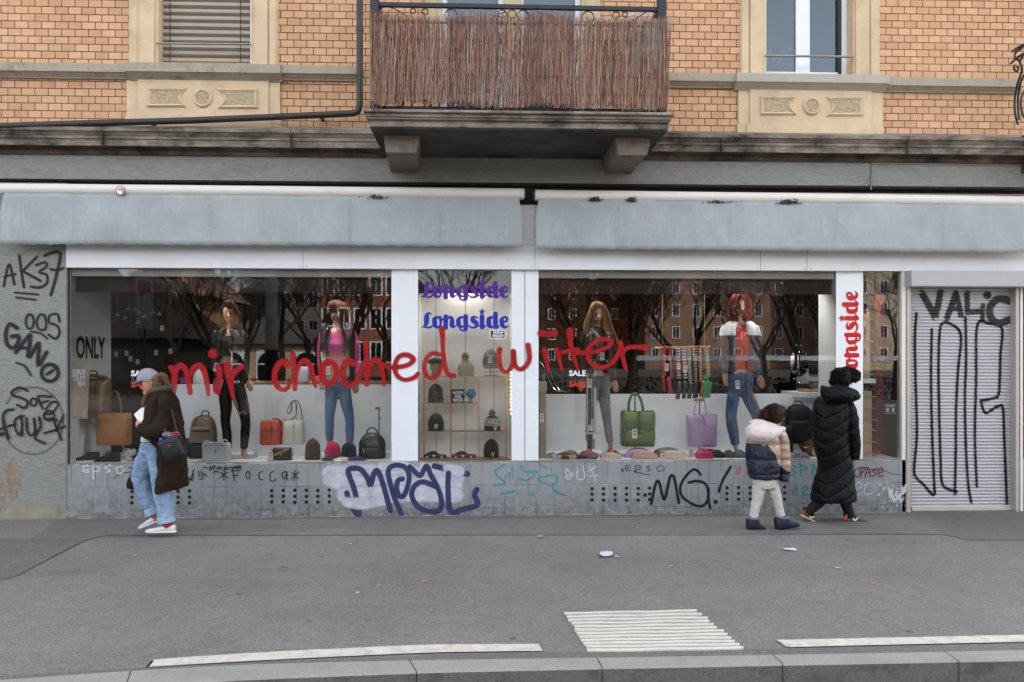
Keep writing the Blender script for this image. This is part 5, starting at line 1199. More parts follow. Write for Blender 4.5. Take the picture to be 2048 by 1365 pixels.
handle(T, [(176, 757), (178, 745), (186, 742), (194, 746), (196, 757)], .45, .009, mat('dark_strap', '#3a3029', .5)); handle(T, [(190, 800, -.1), (191, 775, -.1), (192, 765, -.08)], .48, .006, mat('dark_strap', '#3a3029', .5), 'tassel')
T = goods('handbag', 'brown printed shopper behind the poster on the dark shelf', 'handbag', 158, 828, .55)
b = MB(); shape(b, 149, 172, 762, 828, .62, .1, BODY); b.build('body', mat('brown_print', '#7c573c', .5, .6, 20), T, smooth=True); handle(T, [(152, 763), (154, 752), (163, 750), (168, 763)], .62, .007, mat('dark_strap', '#3a3029', .5))
T = goods('tote_bag', 'tan leather tote with a long looped handle behind the glass', 'tote bag', 228, 890, .42)
TAN = LEATHER('tan_leather', '#a46a35')
b = MB(); shape(b, 195, 262, 826, 890, .42, .09, [(0, .94, .8), (.06, .97, 1), (.4, .98, 1), (.8, 1, .7), (1, 1.02, .22)]); b.build('body', TAN, T, smooth=True)
handle(T, [(219, 828), (219, 808), (222, 790), (229, 783), (236, 788), (241, 808), (243, 828)], .42, .011, mat('tan_dark', '#7d4d27', .5))
b = MB(); b.tube([P(247, 888, .45), P(247, 925, .45)], .008, 8); b.lathe(P(247, 910, .45), [(.09, -.03), (.09, -.02)], 20); b.lathe(V((P(247, 910, .45).x, .45, .590)), [(.1, 0), (.1, .008)], 20); b.build('stand', CHROME, T)
def sneaker(label, px0, px1, pyb, cb, cs, h=24, flip=False, y=None, tongue=None):
    y = y or dep((px0+px1)/2, pyb)+.05
    T = goods('sneaker', label, 'sneaker', (px0+px1)/2, pyb, y, 'sneakers on the window floor')
    L = px1-px0; X = (lambda f: px0+L*f) if not flip else (lambda f: px1-L*f)
    s = S(y)
    def sl(rows, m, name):
        b = MB(); rings = []
        for f, top, bot, hw in catmull(rows, 4):
            c = P(X(f), pyb-(top+bot)/2, y); hz = (top-bot)/2/s
            rings.append(ellipse_ring(c, V((0, hw, 0)), V((0, 0, hz)), 14, 2.8))
        b.ring_loft(rings); return b.build(name, m, T, smooth=True)
    sl([(0, 4, 1, .015), (.05, 5, 0, .035), (.3, 5, 0, .045), (.6, 5, 0, .038), (.9, 6, 0, .036), (1, 6, 1, .02)], mat('sole_'+cs[0], cs[1], .5), 'sole')
    sl([(.03, 7, 3, .02), (.12, 9.5, 3, .04), (.3, 12, 3, .044), (.45, h*.62, 3, .042), (.6, h*.82, 3, .036), (.75, h*.86, 3, .034), (.92, h*.9, 3, .033), (.99, h*.8, 4, .016)], mat('upper_'+cb[0], cb[1], .7, .15, 30, .4, 200), 'upper')
    b = MB()
    for k in range(4):
        f = .36+.07*k; c = P(X(f), pyb-(12+k*3.2), y-.01); b.tube([c+V((-.012, -.03, 0)), c+V((.0, 0, .006)), c+V((.012, .03, 0))], .004, 5)
    b.build('lace', mat('lace_'+(tongue or cb[0]), '#26262a' if not tongue else '#e6e6ea', .7), T)
    return T
sneaker('black sneaker with a white sole at the left end of the window', 150, 199, 925, ('black', '#17181b'), ('white', '#d9dde0'))
sneaker('black sneaker with a black sole beside the white-soled one', 189, 240, 925, ('jet', '#141416'), ('black', '#1b1c1f'))
sneaker('white and navy sneaker behind the price tag by the shoes', 232, 272, 920, ('white', '#b9c0cc'), ('white', '#d9dde0'), tongue='white')
sneaker('dark navy sneaker half hidden behind the woman in the cap', 257, 300, 923, ('navy', '#161a26'), ('dark', '#22242c'))
price_tag(257, 912, .1, 'price tag standing in front of the sneakers', '19')
T = goods('sign', 'ONLY in black capitals on the white side wall of the window', 'sign', 178, 695, .4)
for ch_i, (s_, y0_) in enumerate((('ONLY', .0),)):
    base = V((x_l+.004, .16, P(150, 716, .16).z))
    text('lettering', s_, 0, 0, 42, .16, BLKV, T, bold=.03, wid=118, basis=(V((0, 1, 0)), V((0, 0, 1)), base))
T = goods('poster', 'beige poster seen from behind with mirrored white EURO MUST lettering', 'poster', 160, 775, .06)
b = MB(); q = [P(141, 729, .062), P(180, 727, .062), P(175, 838, .062), P(141, 838, .062)]; b.ring_loft([q, [v+V((0, .001, 0)) for v in q]])
b.build('sheet', mat('poster_beige', '#a99888', .6, .25, 3), T, smooth=False)
for k, (tx, wd) in enumerate((('EURO', 24), ('MUST', 24), ('NF', 14))): text('lettering', tx, 170, 749+12*k, 9.5, .0605, WHT, T, bold=.04, wid=wd, mirror=True)
b = MB(); b.pbox(163, 820, 173, 833, .058, .0605); b.build('label', mat('poster_tag', '#c3a692', .6), T, smooth=False)
# paper birds and cards hung in the dark gap
for k, (px, py) in enumerate(((257, 618), (269, 621), (278, 627), (289, 634), (235, 631), (250, 637), (276, 646), (305, 626), (318, 629))):
    b = MB(); y = .5+.05*(k % 3); c = P(px, py, y); b.quad(c+V((-.035, 0, 0)), c+V((0, -.02, -.012)), c+V((.035, 0, .002)), c+V((0, .01, .022))); b.quad(c+V((-.01, 0, 0)), c+V((.012, 0, 0)), c+V((.02, -.03, .03)), c+V((.0, -.02, .034)))
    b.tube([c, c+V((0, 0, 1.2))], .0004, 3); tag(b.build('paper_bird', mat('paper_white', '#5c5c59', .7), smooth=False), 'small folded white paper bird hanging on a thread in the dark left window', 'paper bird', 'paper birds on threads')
for k, (px, py, lb) in enumerate(((324, 657, 'highest of the small cards hanging in the dark left window'), (253, 707, 'small card hanging above the tan bag, highest of the left four'), (261, 718, 'small card hanging right of the tan bag handle'), (275, 724, 'small card hanging just above the woman with the cap'), (232, 709, 'small card hanging nearest to the ONLY lettering'), (312, 706, 'small card hanging at the left of the pavilion wall'), (341, 703, 'small card hanging beside the cream pavilion wall'))):
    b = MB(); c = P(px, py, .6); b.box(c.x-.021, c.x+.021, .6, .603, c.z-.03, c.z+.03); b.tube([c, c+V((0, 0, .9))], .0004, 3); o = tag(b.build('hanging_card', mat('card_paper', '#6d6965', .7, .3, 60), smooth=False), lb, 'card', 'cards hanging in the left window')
# --- left bay: bags on and before the riser
def bagbox(px0, px1, pyt, pyb, y, d, prof, m, T, name='body', p=5): b = MB(); shape(b, px0, px1, pyt, pyb, y, d, prof, p); return b.build(name, m, T, smooth=True)
T = goods('shopping_bag', 'black paper carrier with white cord handles just right of the woman', 'shopping bag', 358, 920, .55)
b = MB(); b.pbox(346, 880, 373, 921, .5, .7); b.build('body', mat('black_paper', '#1c1d20', .6), T, smooth=False, bevel=.004); handle(T, [(350, 880), (352, 858), (362, 846), (369, 848), (371, 880)], .52, .005, mat('white_cord', '#d6d6d2', .7))
T = goods('crossbody_bag', 'black monogrammed box bag under the taupe backpack', 'handbag', 398, 920, .5)
bagbox(382, 424, 886, 920, .5, .09, [(0, .95, .8), (.08, 1, 1), (.9, 1, 1), (1, .95, .8)], m_mono('black_monogram', '#17181a', '#34343a'), T)
T = goods('backpack', 'taupe monogrammed backpack standing on a black box bag', 'backpack', 407, 888, .5)
MON = m_mono('taupe_monogram', '#6d5a4b', '#9b8673', 34)
BPK = [(0, .93, .8), (.05, 1, .95), (.35, .99, 1), (.6, .93, .95), (.8, .8, .85), (.92, .6, .65), (1, .3, .3)]
bagbox(381, 433, 831, 888, .52, .1, BPK, MON, T, p=3.2); bagbox(383, 419, 854, 886, .42, .045, [(0, .95, .8), (.1, 1, 1), (.75, 1, 1), (.93, .9, .9), (1, .75, .6)], MON, T, 'pocket')
b = MB(); b.pbox(384, 860.5, 418, 865, .372, .4); b.build('zip', mat('brown_trim', '#3d2b20', .5), T, smooth=False); handle(T, [(403, 833), (405, 824), (411, 822), (417, 825), (418, 834)], .52, .008, mat('brown_trim', '#3d2b20', .5))
b = MB(); b.tube([P(x, y_, .41) for x, y_ in catmull([(386, 885), (384, 868), (388, 848), (398, 834), (412, 831), (424, 838), (429, 858), (432, 886)], 4)], .004, 6); b.build('piping', mat('brown_trim', '#3d2b20', .5), T)
T = goods('crossbody_bag', 'white monogrammed crossbody bag lying in front of the backpack', 'handbag', 434, 922, .25)
bagbox(406, 461, 886, 922, .25, .06, [(0, .92, .8), (.08, .99, 1), (.5, 1, 1), (.88, .98, 1), (1, .9, .75)], m_mono('white_monogram', '#d3d8dd', '#9aa0a8', 40), T)
handle(T, [(407, 900), (406, 888), (414, 882), (428, 886), (440, 885), (450, 880), (455, 884), (452, 889)], .2, .011, mat('white_webbing', '#d5d9dd', .6), 'strap', .5)
b = MB(); b.pbox(429, 901, 432, 906, .185, .19); b.build('emblem', mat('brass', '#8e8569', .3, metal=.8), T, smooth=False)
b = MB(); b.box(zx(515, .75), zx(615, .75), .62, .93, .588, zz(890.5, .62, 565)); tag(b.build('display_riser', WHITE_IN, smooth=False, bevel=.002), 'low white display step under the orange and cream bucket bags', 'display step')
BUCK = [(0, .97, .9), (.05, 1, 1), (.4, 1, 1), (.75, .97, .9), (.92, .95, .72), (1, .93, .6)]
T = goods('bucket_bag', 'orange bucket bag beside the cream one', 'handbag', 543, 890, .7); OR = LEATHER('orange_leather', '#b9481f')
bagbox(521, 564, 842, 889.5, .7, .09, BUCK, OR, T, p=3.2); b = MB(); b.tube([P(542.5, 845, .6), P(542.5, 888, .605)], .0025, 5); b.tube([P(522, 864, .61), P(563, 864, .61)], .003, 5); b.build('seam', mat('dark_orange', '#6e2a12', .5), T); handle(T, [(545, 838), (556, 839), (563, 846), (566, 860), (563, 868)], .66, .008, mat('dark_orange', '#8a3416', .5), 'strap')
handle(T, [(541, 856), (543, 863), (545, 857)], .6, .003, mat('dark_orange', '#6e2a12', .5), 'drawstring')
T = goods('bucket_bag', 'cream bucket bag with its strap looped over a small stand', 'handbag', 587, 889, .7); CRM = LEATHER('cream_leather', '#cfc9bd')
bagbox(566, 609, 841, 889, .7, .09, BUCK, CRM, T, p=3.2); b = MB(); b.tube([P(587, 844, .6), P(587, 887, .605)], .002, 5); b.build('seam', mat('cream_seam', '#8e877b', .5), T); handle(T, [(585, 850), (588, 858), (590, 850)], .6, .003, mat('cream_seam', '#6e675d', .5), 'drawstring')
handle(T, [(568, 840), (580, 841), (592, 830), (593, 812), (590, 803), (584, 806), (582, 822), (577, 828), (575, 822), (582, 806), (592, 801), (600, 812), (604, 832), (606, 846)], .7, .012, mat('striped_webbing', '#5d4a3a', .7, .5, 40), 'strap', .35)
b = MB(); b.tube([P(592, 840, .76), P(592, 806, .76)], .006, 8); b.build('stand', CHROME, T)
T = goods('chain_bag', 'small black quilted bag with a gold chain', 'handbag', 564, 920, .25); b = MB()
shape(b, 546, 584, 896, 920, .26, .05, [(0, .96, .8), (.1, 1, 1), (.85, .98, .9), (1, .94, .6)], 5); b.build('body', mat('black_quilt', '#15161a', .4, .2, 8, .8, 45), T, smooth=True)
b = MB()
for k in range(9): b.torus(P(547+3.4*k, 911-1.5*k, .195), .011, .0035, n=10, m=5, sz=.7)
for k in range(4): b.torus(P(584, 899+4*k, .24), .011, .0035, n=10, m=5); b.torus(P(543, 897+3*k, .24), .01, .0035, n=10, m=5)
b.build('chain', mat('gold_chain', '#b8923e', .25, metal=1), T); b = MB(); b.pbox(560, 908, 565, 911, .2, .21); b.build('clasp', mat('gold_chain', '#b8923e', .25), T, smooth=False)
price_tag(540.5, 912, .16, 'price tag leaning on the black chain bag', '29')
def beanie(label, px0, px1, pyt, pyb, y, m, tip=0, cuff=.45, mc=None, d=None, fold=True, cat='beanie', group='beanies in the shop windows'):
    T = goods('beanie', label, cat, (px0+px1)/2, pyb, y, group); w = (px1-px0)/S(y)/2; d = d or w*.85
    b = MB(); shape(b, px0, px1, pyt, pyb, y, d, [(cuff*.8, .9, .9), (cuff, .94, .95), (.62, .93, .93), (.78, .8, .8), (.9, .56, .56), (.97, .3, .3), (1, .06, .06)], 2.3, 30, 3, tip); b.build('crown', m, T, smooth=True)
    b = MB(); shape(b, px0, px1, pyt, pyb, y, d, [(0, .96, .96), (.02, 1, 1), (cuff*.5, 1, 1), (cuff*.95, .99, .99), (cuff, .94, .94)], 2.3, 30, 3); b.build('cuff', mc or m, T, smooth=True)
    return T
knit = lambda n, c: mat(n, c, .9, .25, 120, .7, 140, squash=(1, 1, .25), sheen=.2)
T = beanie('brown pointed beanie at the left of three', 610, 641, 877, 919.5, .3, knit('brown_knit', '#4a3730'))
b = MB(); q = P(625, 880, .3); b.lathe(q+V((0, 0, -.02)), [(.028, 0), (.02, .02), (.004, .045)], 10); b.build('tip', knit('light_brown_knit', '#8a6550'), T)
T = beanie('bright pink beanie between the brown and the black one', 650, 681, 883, 918, .32, knit('pink_knit', '#d01a5c')); b = MB(); b.pbox(652, 909, 660, 917, .21, .215); b.build('patch', mat('pink_patch', '#e0527f', .6), T, smooth=False)
beanie('black beanie behind the white and purple caps', 682, 713, 884, 918, .33, knit('black_knit', '#131315'))
def flatcap(label, px0, px1, pyb, m, y, h=8, group='caps lying flat'):
    T = goods('flat_cap', label, 'cap', (px0+px1)/2, pyb, y, group); b = MB()
    shape(b, px0, px1, pyb-h, pyb, y, .09, [(0, .97, .9), (.2, 1, 1), (.6, .8, .85), (1, .35, .4)], 2.2); b.build('crown', m, T, smooth=True)
    b = MB(); shape(b, px0+2, (px0+px1)/2+6, pyb-2.5, pyb+1, y-.06, .07, [(0, .95, .95), (.5, 1, 1), (1, .9, .9)], 2.2); b.build('peak', m, T, smooth=True)
flatcap('flat dark brown cap lying before the pink beanie', 643, 688, 920, mat('dark_cap', '#2a2320', .8), .2)
flatcap('flat cream cap lying before the black beanie', 664, 704, 921, mat('cream_cap', '#c9c3b3', .8, .1), .16, 6)
flatcap('flat purple cap lying before the black beanie', 692, 733, 920, mat('purple_cap', '#33246b', .8), .2, 6)
T = goods('backpack', 'dark green and black backpack at the right end of the left window', 'backpack', 744, 918, .4)
b = MB(); shape(b, 718, 771, 866, 918, .4, .1, [(0, .95, .9), (.05, 1, 1), (.5, 1, 1), (.62, .98, 1), (.78, .85, .9), (.92, .6, .65), (1, .3, .35)], 3.0); b.build('body', mat('black_green_leather', '#1a1d1c', .35, .15, 6, .2, 90), T, smooth=True)
b = MB(); shape(b, 722, 769, 866, 893, .395, .095, [(0, 1.0, 1.02), (.3, .98, 1), (.65, .78, .85), (.9, .5, .6), (1, .25, .3)], 3.0); b.build('top_panel', mat('olive_leather', '#3f4034', .4, .1, 6), T, smooth=True)
b = MB(); shape(b, 724, 760, 897, 914, .31, .03, [(0, .95, .8), (.2, 1, 1), (.8, 1, 1), (1, .95, .7)], 5); b.build('pocket', mat('black_green_leather', '#1a1d1c', .35), T, smooth=True)
handle(T, [(733, 868), (736, 860), (743, 856), (751, 859), (757, 868)], .4, .008, mat('black_strap', '#141516', .5)); b = MB(); b.tube([P(727, 899, .275), P(727, 908, .275)], .004, 6); b.build('zip_pull', CHROME, T)
T = goods('hat_stand', 'thin hat stand with an empty domed top behind the green backpack', 'hat stand', 757, 905, .75)
b = MB(); b.tube([P(758, 905, .75), P(758, 818, .75)], .007, 8); b.box(P(760, 836, .75).x-.02, P(760, 836, .75).x+.012, .74, .76, P(760, 836, .75).z-.006, P(760, 836, .75).z+.006); b.build('pole', mat('gunmetal', '#3a3733', .4, metal=.6), T)
b = MB(); c = P(755.5, 819, .75); b.lathe(c, [(.035, 0), (.034, .008), (.024, .022), (.01, .028)], 16); b.build('dome', mat('bronze_dome', '#6f644c', .4, metal=.5), T); b = MB(); b.lathe(V((P(758, 900, .75).x, .75, .589)), [(.09, 0), (.09, .006)], 18); b.build('base', CHROME, T)
T = goods('knitted_hat', 'round white knitted hat standing behind the display panel', 'hat', 400, 769, 1.15); b = MB(); shape(b, 387, 413, 738, 771, 1.15, .1, [(0, 1, 1), (.4, .98, .98), (.75, .75, .75), (.95, .3, .3), (1, .1, .1)], 2.2); b.build('crown', knit('white_knit', '#b9b6b2'), T, smooth=True)
T = goods('purse', 'small purple purse standing behind the display panel', 'purse', 368, 769, 1.1); b = MB(); shape(b, 360, 377, 755, 771, 1.1, .05, BODY, 4); b.build('body', mat('purple_leather', '#4a3260', .5), T, smooth=True); handle(T, [(363, 757), (366, 749), (371, 749), (374, 757)], 1.1, .005, mat('purple_leather', '#4a3260', .5))
T = goods('handbag', 'grey quilted handbag standing on the brown ledge behind the panel', 'handbag', 606, 768, 1.08); b = MB(); shape(b, 588, 620, 733, 766, 1.08, .07, BODY, 4); b.build('body', m_mono('grey_quilt', '#8d8e94', '#b5b6bb', 30), T, smooth=True)
T = goods('handbag', 'orange handbag lying on the brown ledge behind the panel', 'handbag', 640, 768, 1.08); b = MB(); shape(b, 626, 650, 752, 766, 1.08, .06, BODY, 4); b.build('body', OR, T, smooth=True)
# --- middle bay: bamboo rack
yr = .22; BAM = mat('bamboo', '#c79a62', .5, .15, 20, squash=(1, 1, .2))
T = goods('display_rack', 'thin bamboo rack of shelves in the middle window', 'shelf rack', 930, 920, yr)
b = MB()
for px in (847.5, 901.5, 957.5, 1012.5):
    for dy in (-.07, .07):
        y = yr+dy; z1 = zz(751, yr, px); b.box(zx(px, yr)-.006, zx(px, yr)+.006, y-.006, y+.006, .588, z1)
b.build('post', BAM, T, smooth=False, bevel=.002)
RAIL = {}
for py, (a, c) in ((752.5, (846, 958)), (752.6, (957, 1013)), (806.5, (842, 958)), (862.8, (841, 1018)), (917, (842, 1017))):
    b = MB(); z = zz(py, yr-.07, 930); b.box(zx(a, yr), zx(c, yr), yr-.078, yr+.078, z-.012, z); b.build('shelf', BAM, T, smooth=False, bevel=.002)
    RAIL[round(py)] = z
YR = yr-.0
def on(py): return P(930, py, YR).z
T = goods('straw_bust', 'straw display head wearing a green beret behind the red d', 'display head', 868, 752, YR)
b = MB(); b.ball(P(872, 733, YR), .065, .07, .085); b.tube([P(872, 752, YR), P(872, 738, YR)], [.055, .04], 12); b.build('head', mat('straw', '#96714e', .9, .35, 50, .8, 60), T, smooth=True)
b = MB(); b.ball(P(873, 724, YR), .1, .09, .045, zlo=-.6); b.tube([P(872, 718, YR), P(872, 714.5, YR)], .006, 6); b.build('beret', mat('green_felt', '#2b3a2a', .9, .15, 20), T, smooth=True)
T = goods('beanie', 'beige bobble hat on the top shelf of the rack', 'beanie', 930, 752, YR); BE = knit('beige_knit', '#a09476')
b = MB(); shape(b, 915, 948, 718, 753, YR, .085, [(0, .9, .9), (.1, .98, .98), (.5, 1, 1), (.8, .72, .72), (1, .25, .25)], 2.2); b.build('crown', BE, T, smooth=True); b = MB(); rnd = random.Random(2)
for k in range(160):
    u = V((rnd.gauss(0, 1), rnd.gauss(0, 1), rnd.gauss(0, 1))).normalized(); c = P(930.5, 714, YR); b.tube([c, c+u*rnd.uniform(.04, .055)], [.008, .003], 4)
b.build('bobble', mat('beige_yarn', '#a8966a', .95), T)
T = goods('cap_stand', 'grey cap with three lines of white letters on a wire stand', 'cap', 981, 752, YR)
b = MB(); shape(b, 965, 996, 697, 735, YR, .085, [(0, .9, .9), (.3, 1, 1), (.6, .9, .9), (.85, .6, .6), (1, .15, .15)], 2.1); b.build('crown', mat('grey_cap', '#77706f', .8, .1, 30), T, smooth=True)
b = MB(); shape(b, 966, 997, 733, 737.5, YR-.07, .08, [(0, .9, .9), (.5, 1, 1), (1, .9, .9)], 2.1); b.build('peak', mat('grey_cap', '#77706f', .8), T, smooth=True); b = MB(); b.tube([P(981, 737, YR), P(981, 752, YR)], .004, 6); b.box(P(967, 748, YR).x, P(995, 748, YR).x, YR-.05, YR-.045, P(980, 744.5, YR).z, P(980, 743.5, YR).z); b.box(P(967, 748, YR).x, P(995, 748, YR).x, YR-.05, YR+.05, P(980, 752, YR).z, P(980, 751, YR).z); b.build('wire_stand', mat('dark_wire', '#2a2a2c', .4), T, smooth=False)
for k, s_ in enumerate(('MOON', 'AND', 'BACK')): text('lettering', s_, 975.5, 714+6*k, 4.6, YR-.092, WHT, T, bold=.04, wid=11 if k != 1 else 9)
def camo(): return mat('black_camouflage_knit', '#1d1a17', .9, .6, 18, .6, 120, dirt=('#5d4b3a', .5, 14))
beanie('black and brown speckled beanie on the upper shelf of the rack', 856, 887, 768, 806, YR, camo(), cuff=.3)
T = beanie('black beanie with a white NY crest on the middle shelf', 856, 888, 826, 862.5, YR, knit('black_knit', '#131315'), cuff=.55)
def ny(T, px, py, h, m, y=None):
    b = MB(); s = h/10; y = YR-.098 if y is None else y
    for i, q in enumerate(([(-3.6, 4), (-3.4, -3.2)], [(-3.6, -3), (1.6, 3)], [(1.6, 3.6), (1.9, -3.4)], [(-2.2, -4.6), (.4, -1.2)], [(3.4, -4.6), (.4, -1.2)], [(.4, -1.4), (.2, 4.8)])):
        ribbon(b, [(px+x*s, py+y_*s, 1.35*s) for x, y_ in q], .0003*i, y)
    b.build('crest', m, T, smooth=False)
ny(T, 872.5, 853, 9, mat('white_thread', '#d9d9d6', .7))
T = beanie('black bobble hat with YANKEE in white letters across it', 968, 1001, 830, 862.5, YR, knit('black_knit', '#131315'), cuff=.3); b = MB(); rnd = random.Random(5)
for k in range(140):
    u = V((rnd.gauss(0, 1), rnd.gauss(0, 1), rnd.gauss(0, 1))).normalized(); c = P(984, 826, YR); b.tube([c, c+u*rnd.uniform(.034, .046)], [.007, .003], 4)
b.build('bobble', mat('grey_yarn', '#77777b', .95, .5, 50), T); b = MB()
for py in (838, 850.5): ribbon(b, [(969.5+x, py+.6*math.sin(math.pi*x/30), 1.3) for x in range(0, 31, 5)], 0, YR-.094)
b.build('stripe', mat('white_thread', '#d9d9d6', .7), T, smooth=False); text('lettering', 'YANKEE', 969.5, 848.6, 8.2, YR-.098, mat('white_thread', '#d9d9d6'), T, bold=.03, wid=30); ny(T, 991, 857, 8, mat('white_thread', '#d9d9d6'), YR-.099)
T = beanie('black beanie with a yellow NY crest on the lowest shelf', 967, 998, 878, 916.5, YR, knit('black_knit', '#131315'), cuff=.5); ny(T, 986, 909, 9, mat('yellow_thread', '#c9b63c', .7))
T = goods('shop_sign', 'small black sign reading MOON AND BACK on the upper shelf', 'sign', 916, 806, YR)
b = MB(); b.pbox(902, 779, 929, 806, YR-.03, YR-.01); b.build('board', mat('sign_black', '#19191b', .6), T, smooth=False, bevel=.002)
for k, s_ in enumerate(('MOON', 'AND', 'BACK')): text('lettering', s_, 905.5 if k != 1 else 909, 788.5+7*k, 5.6, YR-.0315, WHT, T, bold=.04, wid=21 if k != 1 else 14)
text('lettering', 'original', 906, 805, 1.6, YR-.0315, WHT, T, wid=20)
T = goods('globe', 'small blue globe on a dark stand beside the black sign', 'globe', 941, 806, YR)
def m_globe():
    m = bpy.data.materials.new('globe_map'); m.use_nodes = True; n, l = nt(m); b = n['Principled BSDF']; tc = n.new('ShaderNodeTexCoord')
    z = noise_n(n, l, tc.outputs['Object'], 16, 4); l.new(ramp(n, l, z, [(.52, '#1b7fa8'), (.57, '#a9a070')]), b.inputs['Base Color']); b.inputs['Roughness'].default_value = .3; return m
b = MB(); b.ball(P(941, 787, YR), 9.3/S(YR)); b.build('ball', m_globe(), T, smooth=True); b = MB(); c = P(941, 787, YR); b.torus(c, 10.3/S(YR), .004, n=20, m=6, a0=-1.8, a1=1.2); b.tube([P(941, 797, YR), P(941, 805, YR)], .008, 8); b.lathe(P(941, 806, YR), [(.035, 0), (.03, .008), (.01, .014)], 16); b.build('stand', mat('dark_stand', '#27211d', .4), T)
def toycar(label, px0, px1, cb, yb=917.5):
    T = goods('toy_car', label, 'toy car', (px0+px1)/2, yb, YR, 'model cars on the lowest shelf'); L = px1-px0; b = MB(); s = S(YR)
    X = lambda f: px0+L*f
    rows = [(0, 8.2, 4, .03), (.04, 9, 3, .042), (.3, 9.6, 2.6, .048), (.6, 9.4, 2.6, .048), (.94, 8.4, 3, .045), (1, 7.4, 4, .034)]; rings = []
    for f, t, bt, hw in catmull(rows, 4): rings.append(ellipse_ring(P(X(f), yb-(t+bt)/2, YR), V((0, hw, 0)), V((0, 0, (t-bt)/2/s)), 16, 4.5))
    b.ring_loft(rings); b.build('body', cb, T, smooth=True); rings = []; b = MB()
    for f, t, hw in catmull([(.12, 9.6, .03), (.26, 13.6, .036), (.4, 15.2, .036), (.5, 14.8, .036), (.66, 9.8, .034)], 4): rings.append(ellipse_ring(P(X(f), yb-(t+9)/2, YR), V((0, hw, 0)), V((0, 0, max((t-9)/2/s, .001))), 14, 3.5))
    b.ring_loft(rings); b.build('cabin', mat('toy_glass', '#23262b', .15), T, smooth=True)
    for f in (.17, .8):
        for dy in (-1, 1):
            c = P(X(f), yb-4, YR)+V((0, dy*.042, 0)); b = MB(); b.lathe(c, [(4/s, -.008), (4.1/s, 0), (4/s, .008)], 16, ax=V((0, dy, 0)), ex=V((1, 0, 0))); wh = b.build('wheel', mat('toy_tyre', '#17181a', .7), T); b = MB(); b.lathe(c, [(2.4/s, .0085), (1.2/s, .010)], 12, ax=V((0, dy, 0)), ex=V((1, 0, 0))); b.build('rim', mat('toy_rim', '#d4d4d2', .3), wh)
    b = MB(); b.lathe(P(X(.46), yb-6.4, YR)-V((0, .049, 0)), [(2.6/s, 0), (2.6/s, .001)], 14, ax=V((0, -1, 0)), ex=V((1, 0, 0))); b.build('roundel', TAGW, T)
toycar('black model coupe with a white roundel on the lowest shelf', 847, 893, mat('toy_black', '#121418', .25, coat=.5)); toycar('red model coupe with a white roundel on the lowest shelf', 904, 952, mat('toy_red', '#8e1420', .25, coat=.5))
T = goods('glass_ornament', 'tiny glass bauble beside the globe', 'bauble', 931, 801, YR); b = MB(); b.ball(P(931, 802, YR-.06), .022); b.build('ball', mat('silver_glass', '#b5bcc2', .1, metal=.7), T, smooth=True)
T = goods('fairy_lights', 'string of warm fairy lights at the right edge of the middle window', 'fairy lights', 1022, 745, .12); b = MB(); b.tube([P(1021.5, 742, .12), P(1022, 790, .12), P(1021.5, 835, .12)], .0015, 5); b.build('wire', mat('clear_wire', '#b9ad97', .4), T); b = MB()
for k in range(12): b.ball(P(1021.5+(k % 2)*.8, 745+k*7.5, .115), .0065, n=8, m=5)
b.build('bulbs', mat('fairy_glow', '#ffdf9f', .4, 0, emit=5), T)
# ================================================================== goods in the right-hand window
T = goods('display_post', 'pale wooden post at the left edge of the right window with a tag on it', 'post', 1085, 918, .3); b = MB(); b.pbox(1079, 768, 1092.5, 921, .3, .5); b.build('shaft', mat('limed_wood', '#a08f79', .7, .25, 8, squash=(1, 1, .15)), T, smooth=False, bevel=.002); b = MB(); b.pbox(1078, 764, 1094, 783, .28, .52); b.build('cap', mat('limed_wood_pale', '#a89c8a', .7), T, smooth=False, bevel=.002); b = MB(); b.tube([P(1086, 764, .38), P(1086, 750, .38), P(1089, 747, .38), P(1089, 764, .38)], .004, 6); b.build('hook', CHROME, T)
price_tag(1083.5, 836, .285, 'price tag hanging on the pale wooden post', '9', 17, 8, stand=False)
T = goods('reflection_rail', 'two curved chrome rails standing in for a reflection beside the post', 'reflected rail', 1100, 790, .9); b = MB()  # curved reflection in the glass, modelled as chrome rails
for dx in (0, 9): b.tube([P(x+dx, y_, .8) for x, y_ in catmull([(1078, 722), (1088, 735), (1098, 760), (1108, 778), (1122, 784)], 5)], .006, 6)
b.build('rail', CHROME, T)
T = goods('belt_stand', 'tall clear stand hung with belts before the grey jeans', 'display stand', 1186, 905, .42)
b = MB(); b.pbox(1188, 700, 1193, 868, .42, .44); b.pbox(1174, 728, 1176, 905, .42, .43); b.pbox(1172, 866, 1200, 869, .38, .46); b.build('frame', mat('brushed_steel', '#b3b4b6', .35, .1, 5, metal=.5), T, smooth=False)
for k, (c_, x0, x1, y0_, y1_) in enumerate((('#1d1e22', 1177, 1182, 735, 850), ('#6a8c8c', 1182, 1187, 760, 812), ('#c9c4bd', 1177, 1187, 838, 862), ('#3d3f45', 1175, 1184, 868, 905), ('#8b847c', 1181, 1190, 878, 898))):
    b = MB(); b.pbox(x0, y0_, x1, y1_, .40+.004*k, .412+.004*k); b.build('belt', mat('belt_%d' % k, c_, .6, .4, 30), T, smooth=False, bevel=.003)
price_tag(1179, 767, .36, 'price tag on the clear belt stand', '29', 18, 9.5, stand=False)
T = goods('tote_bag', 'green padded tote bag on a stand in the right window', 'tote bag', 1275, 893, .5); GRN = mat('green_nylon', '#4f6b2e', .38, .15, 5, .3, 25)
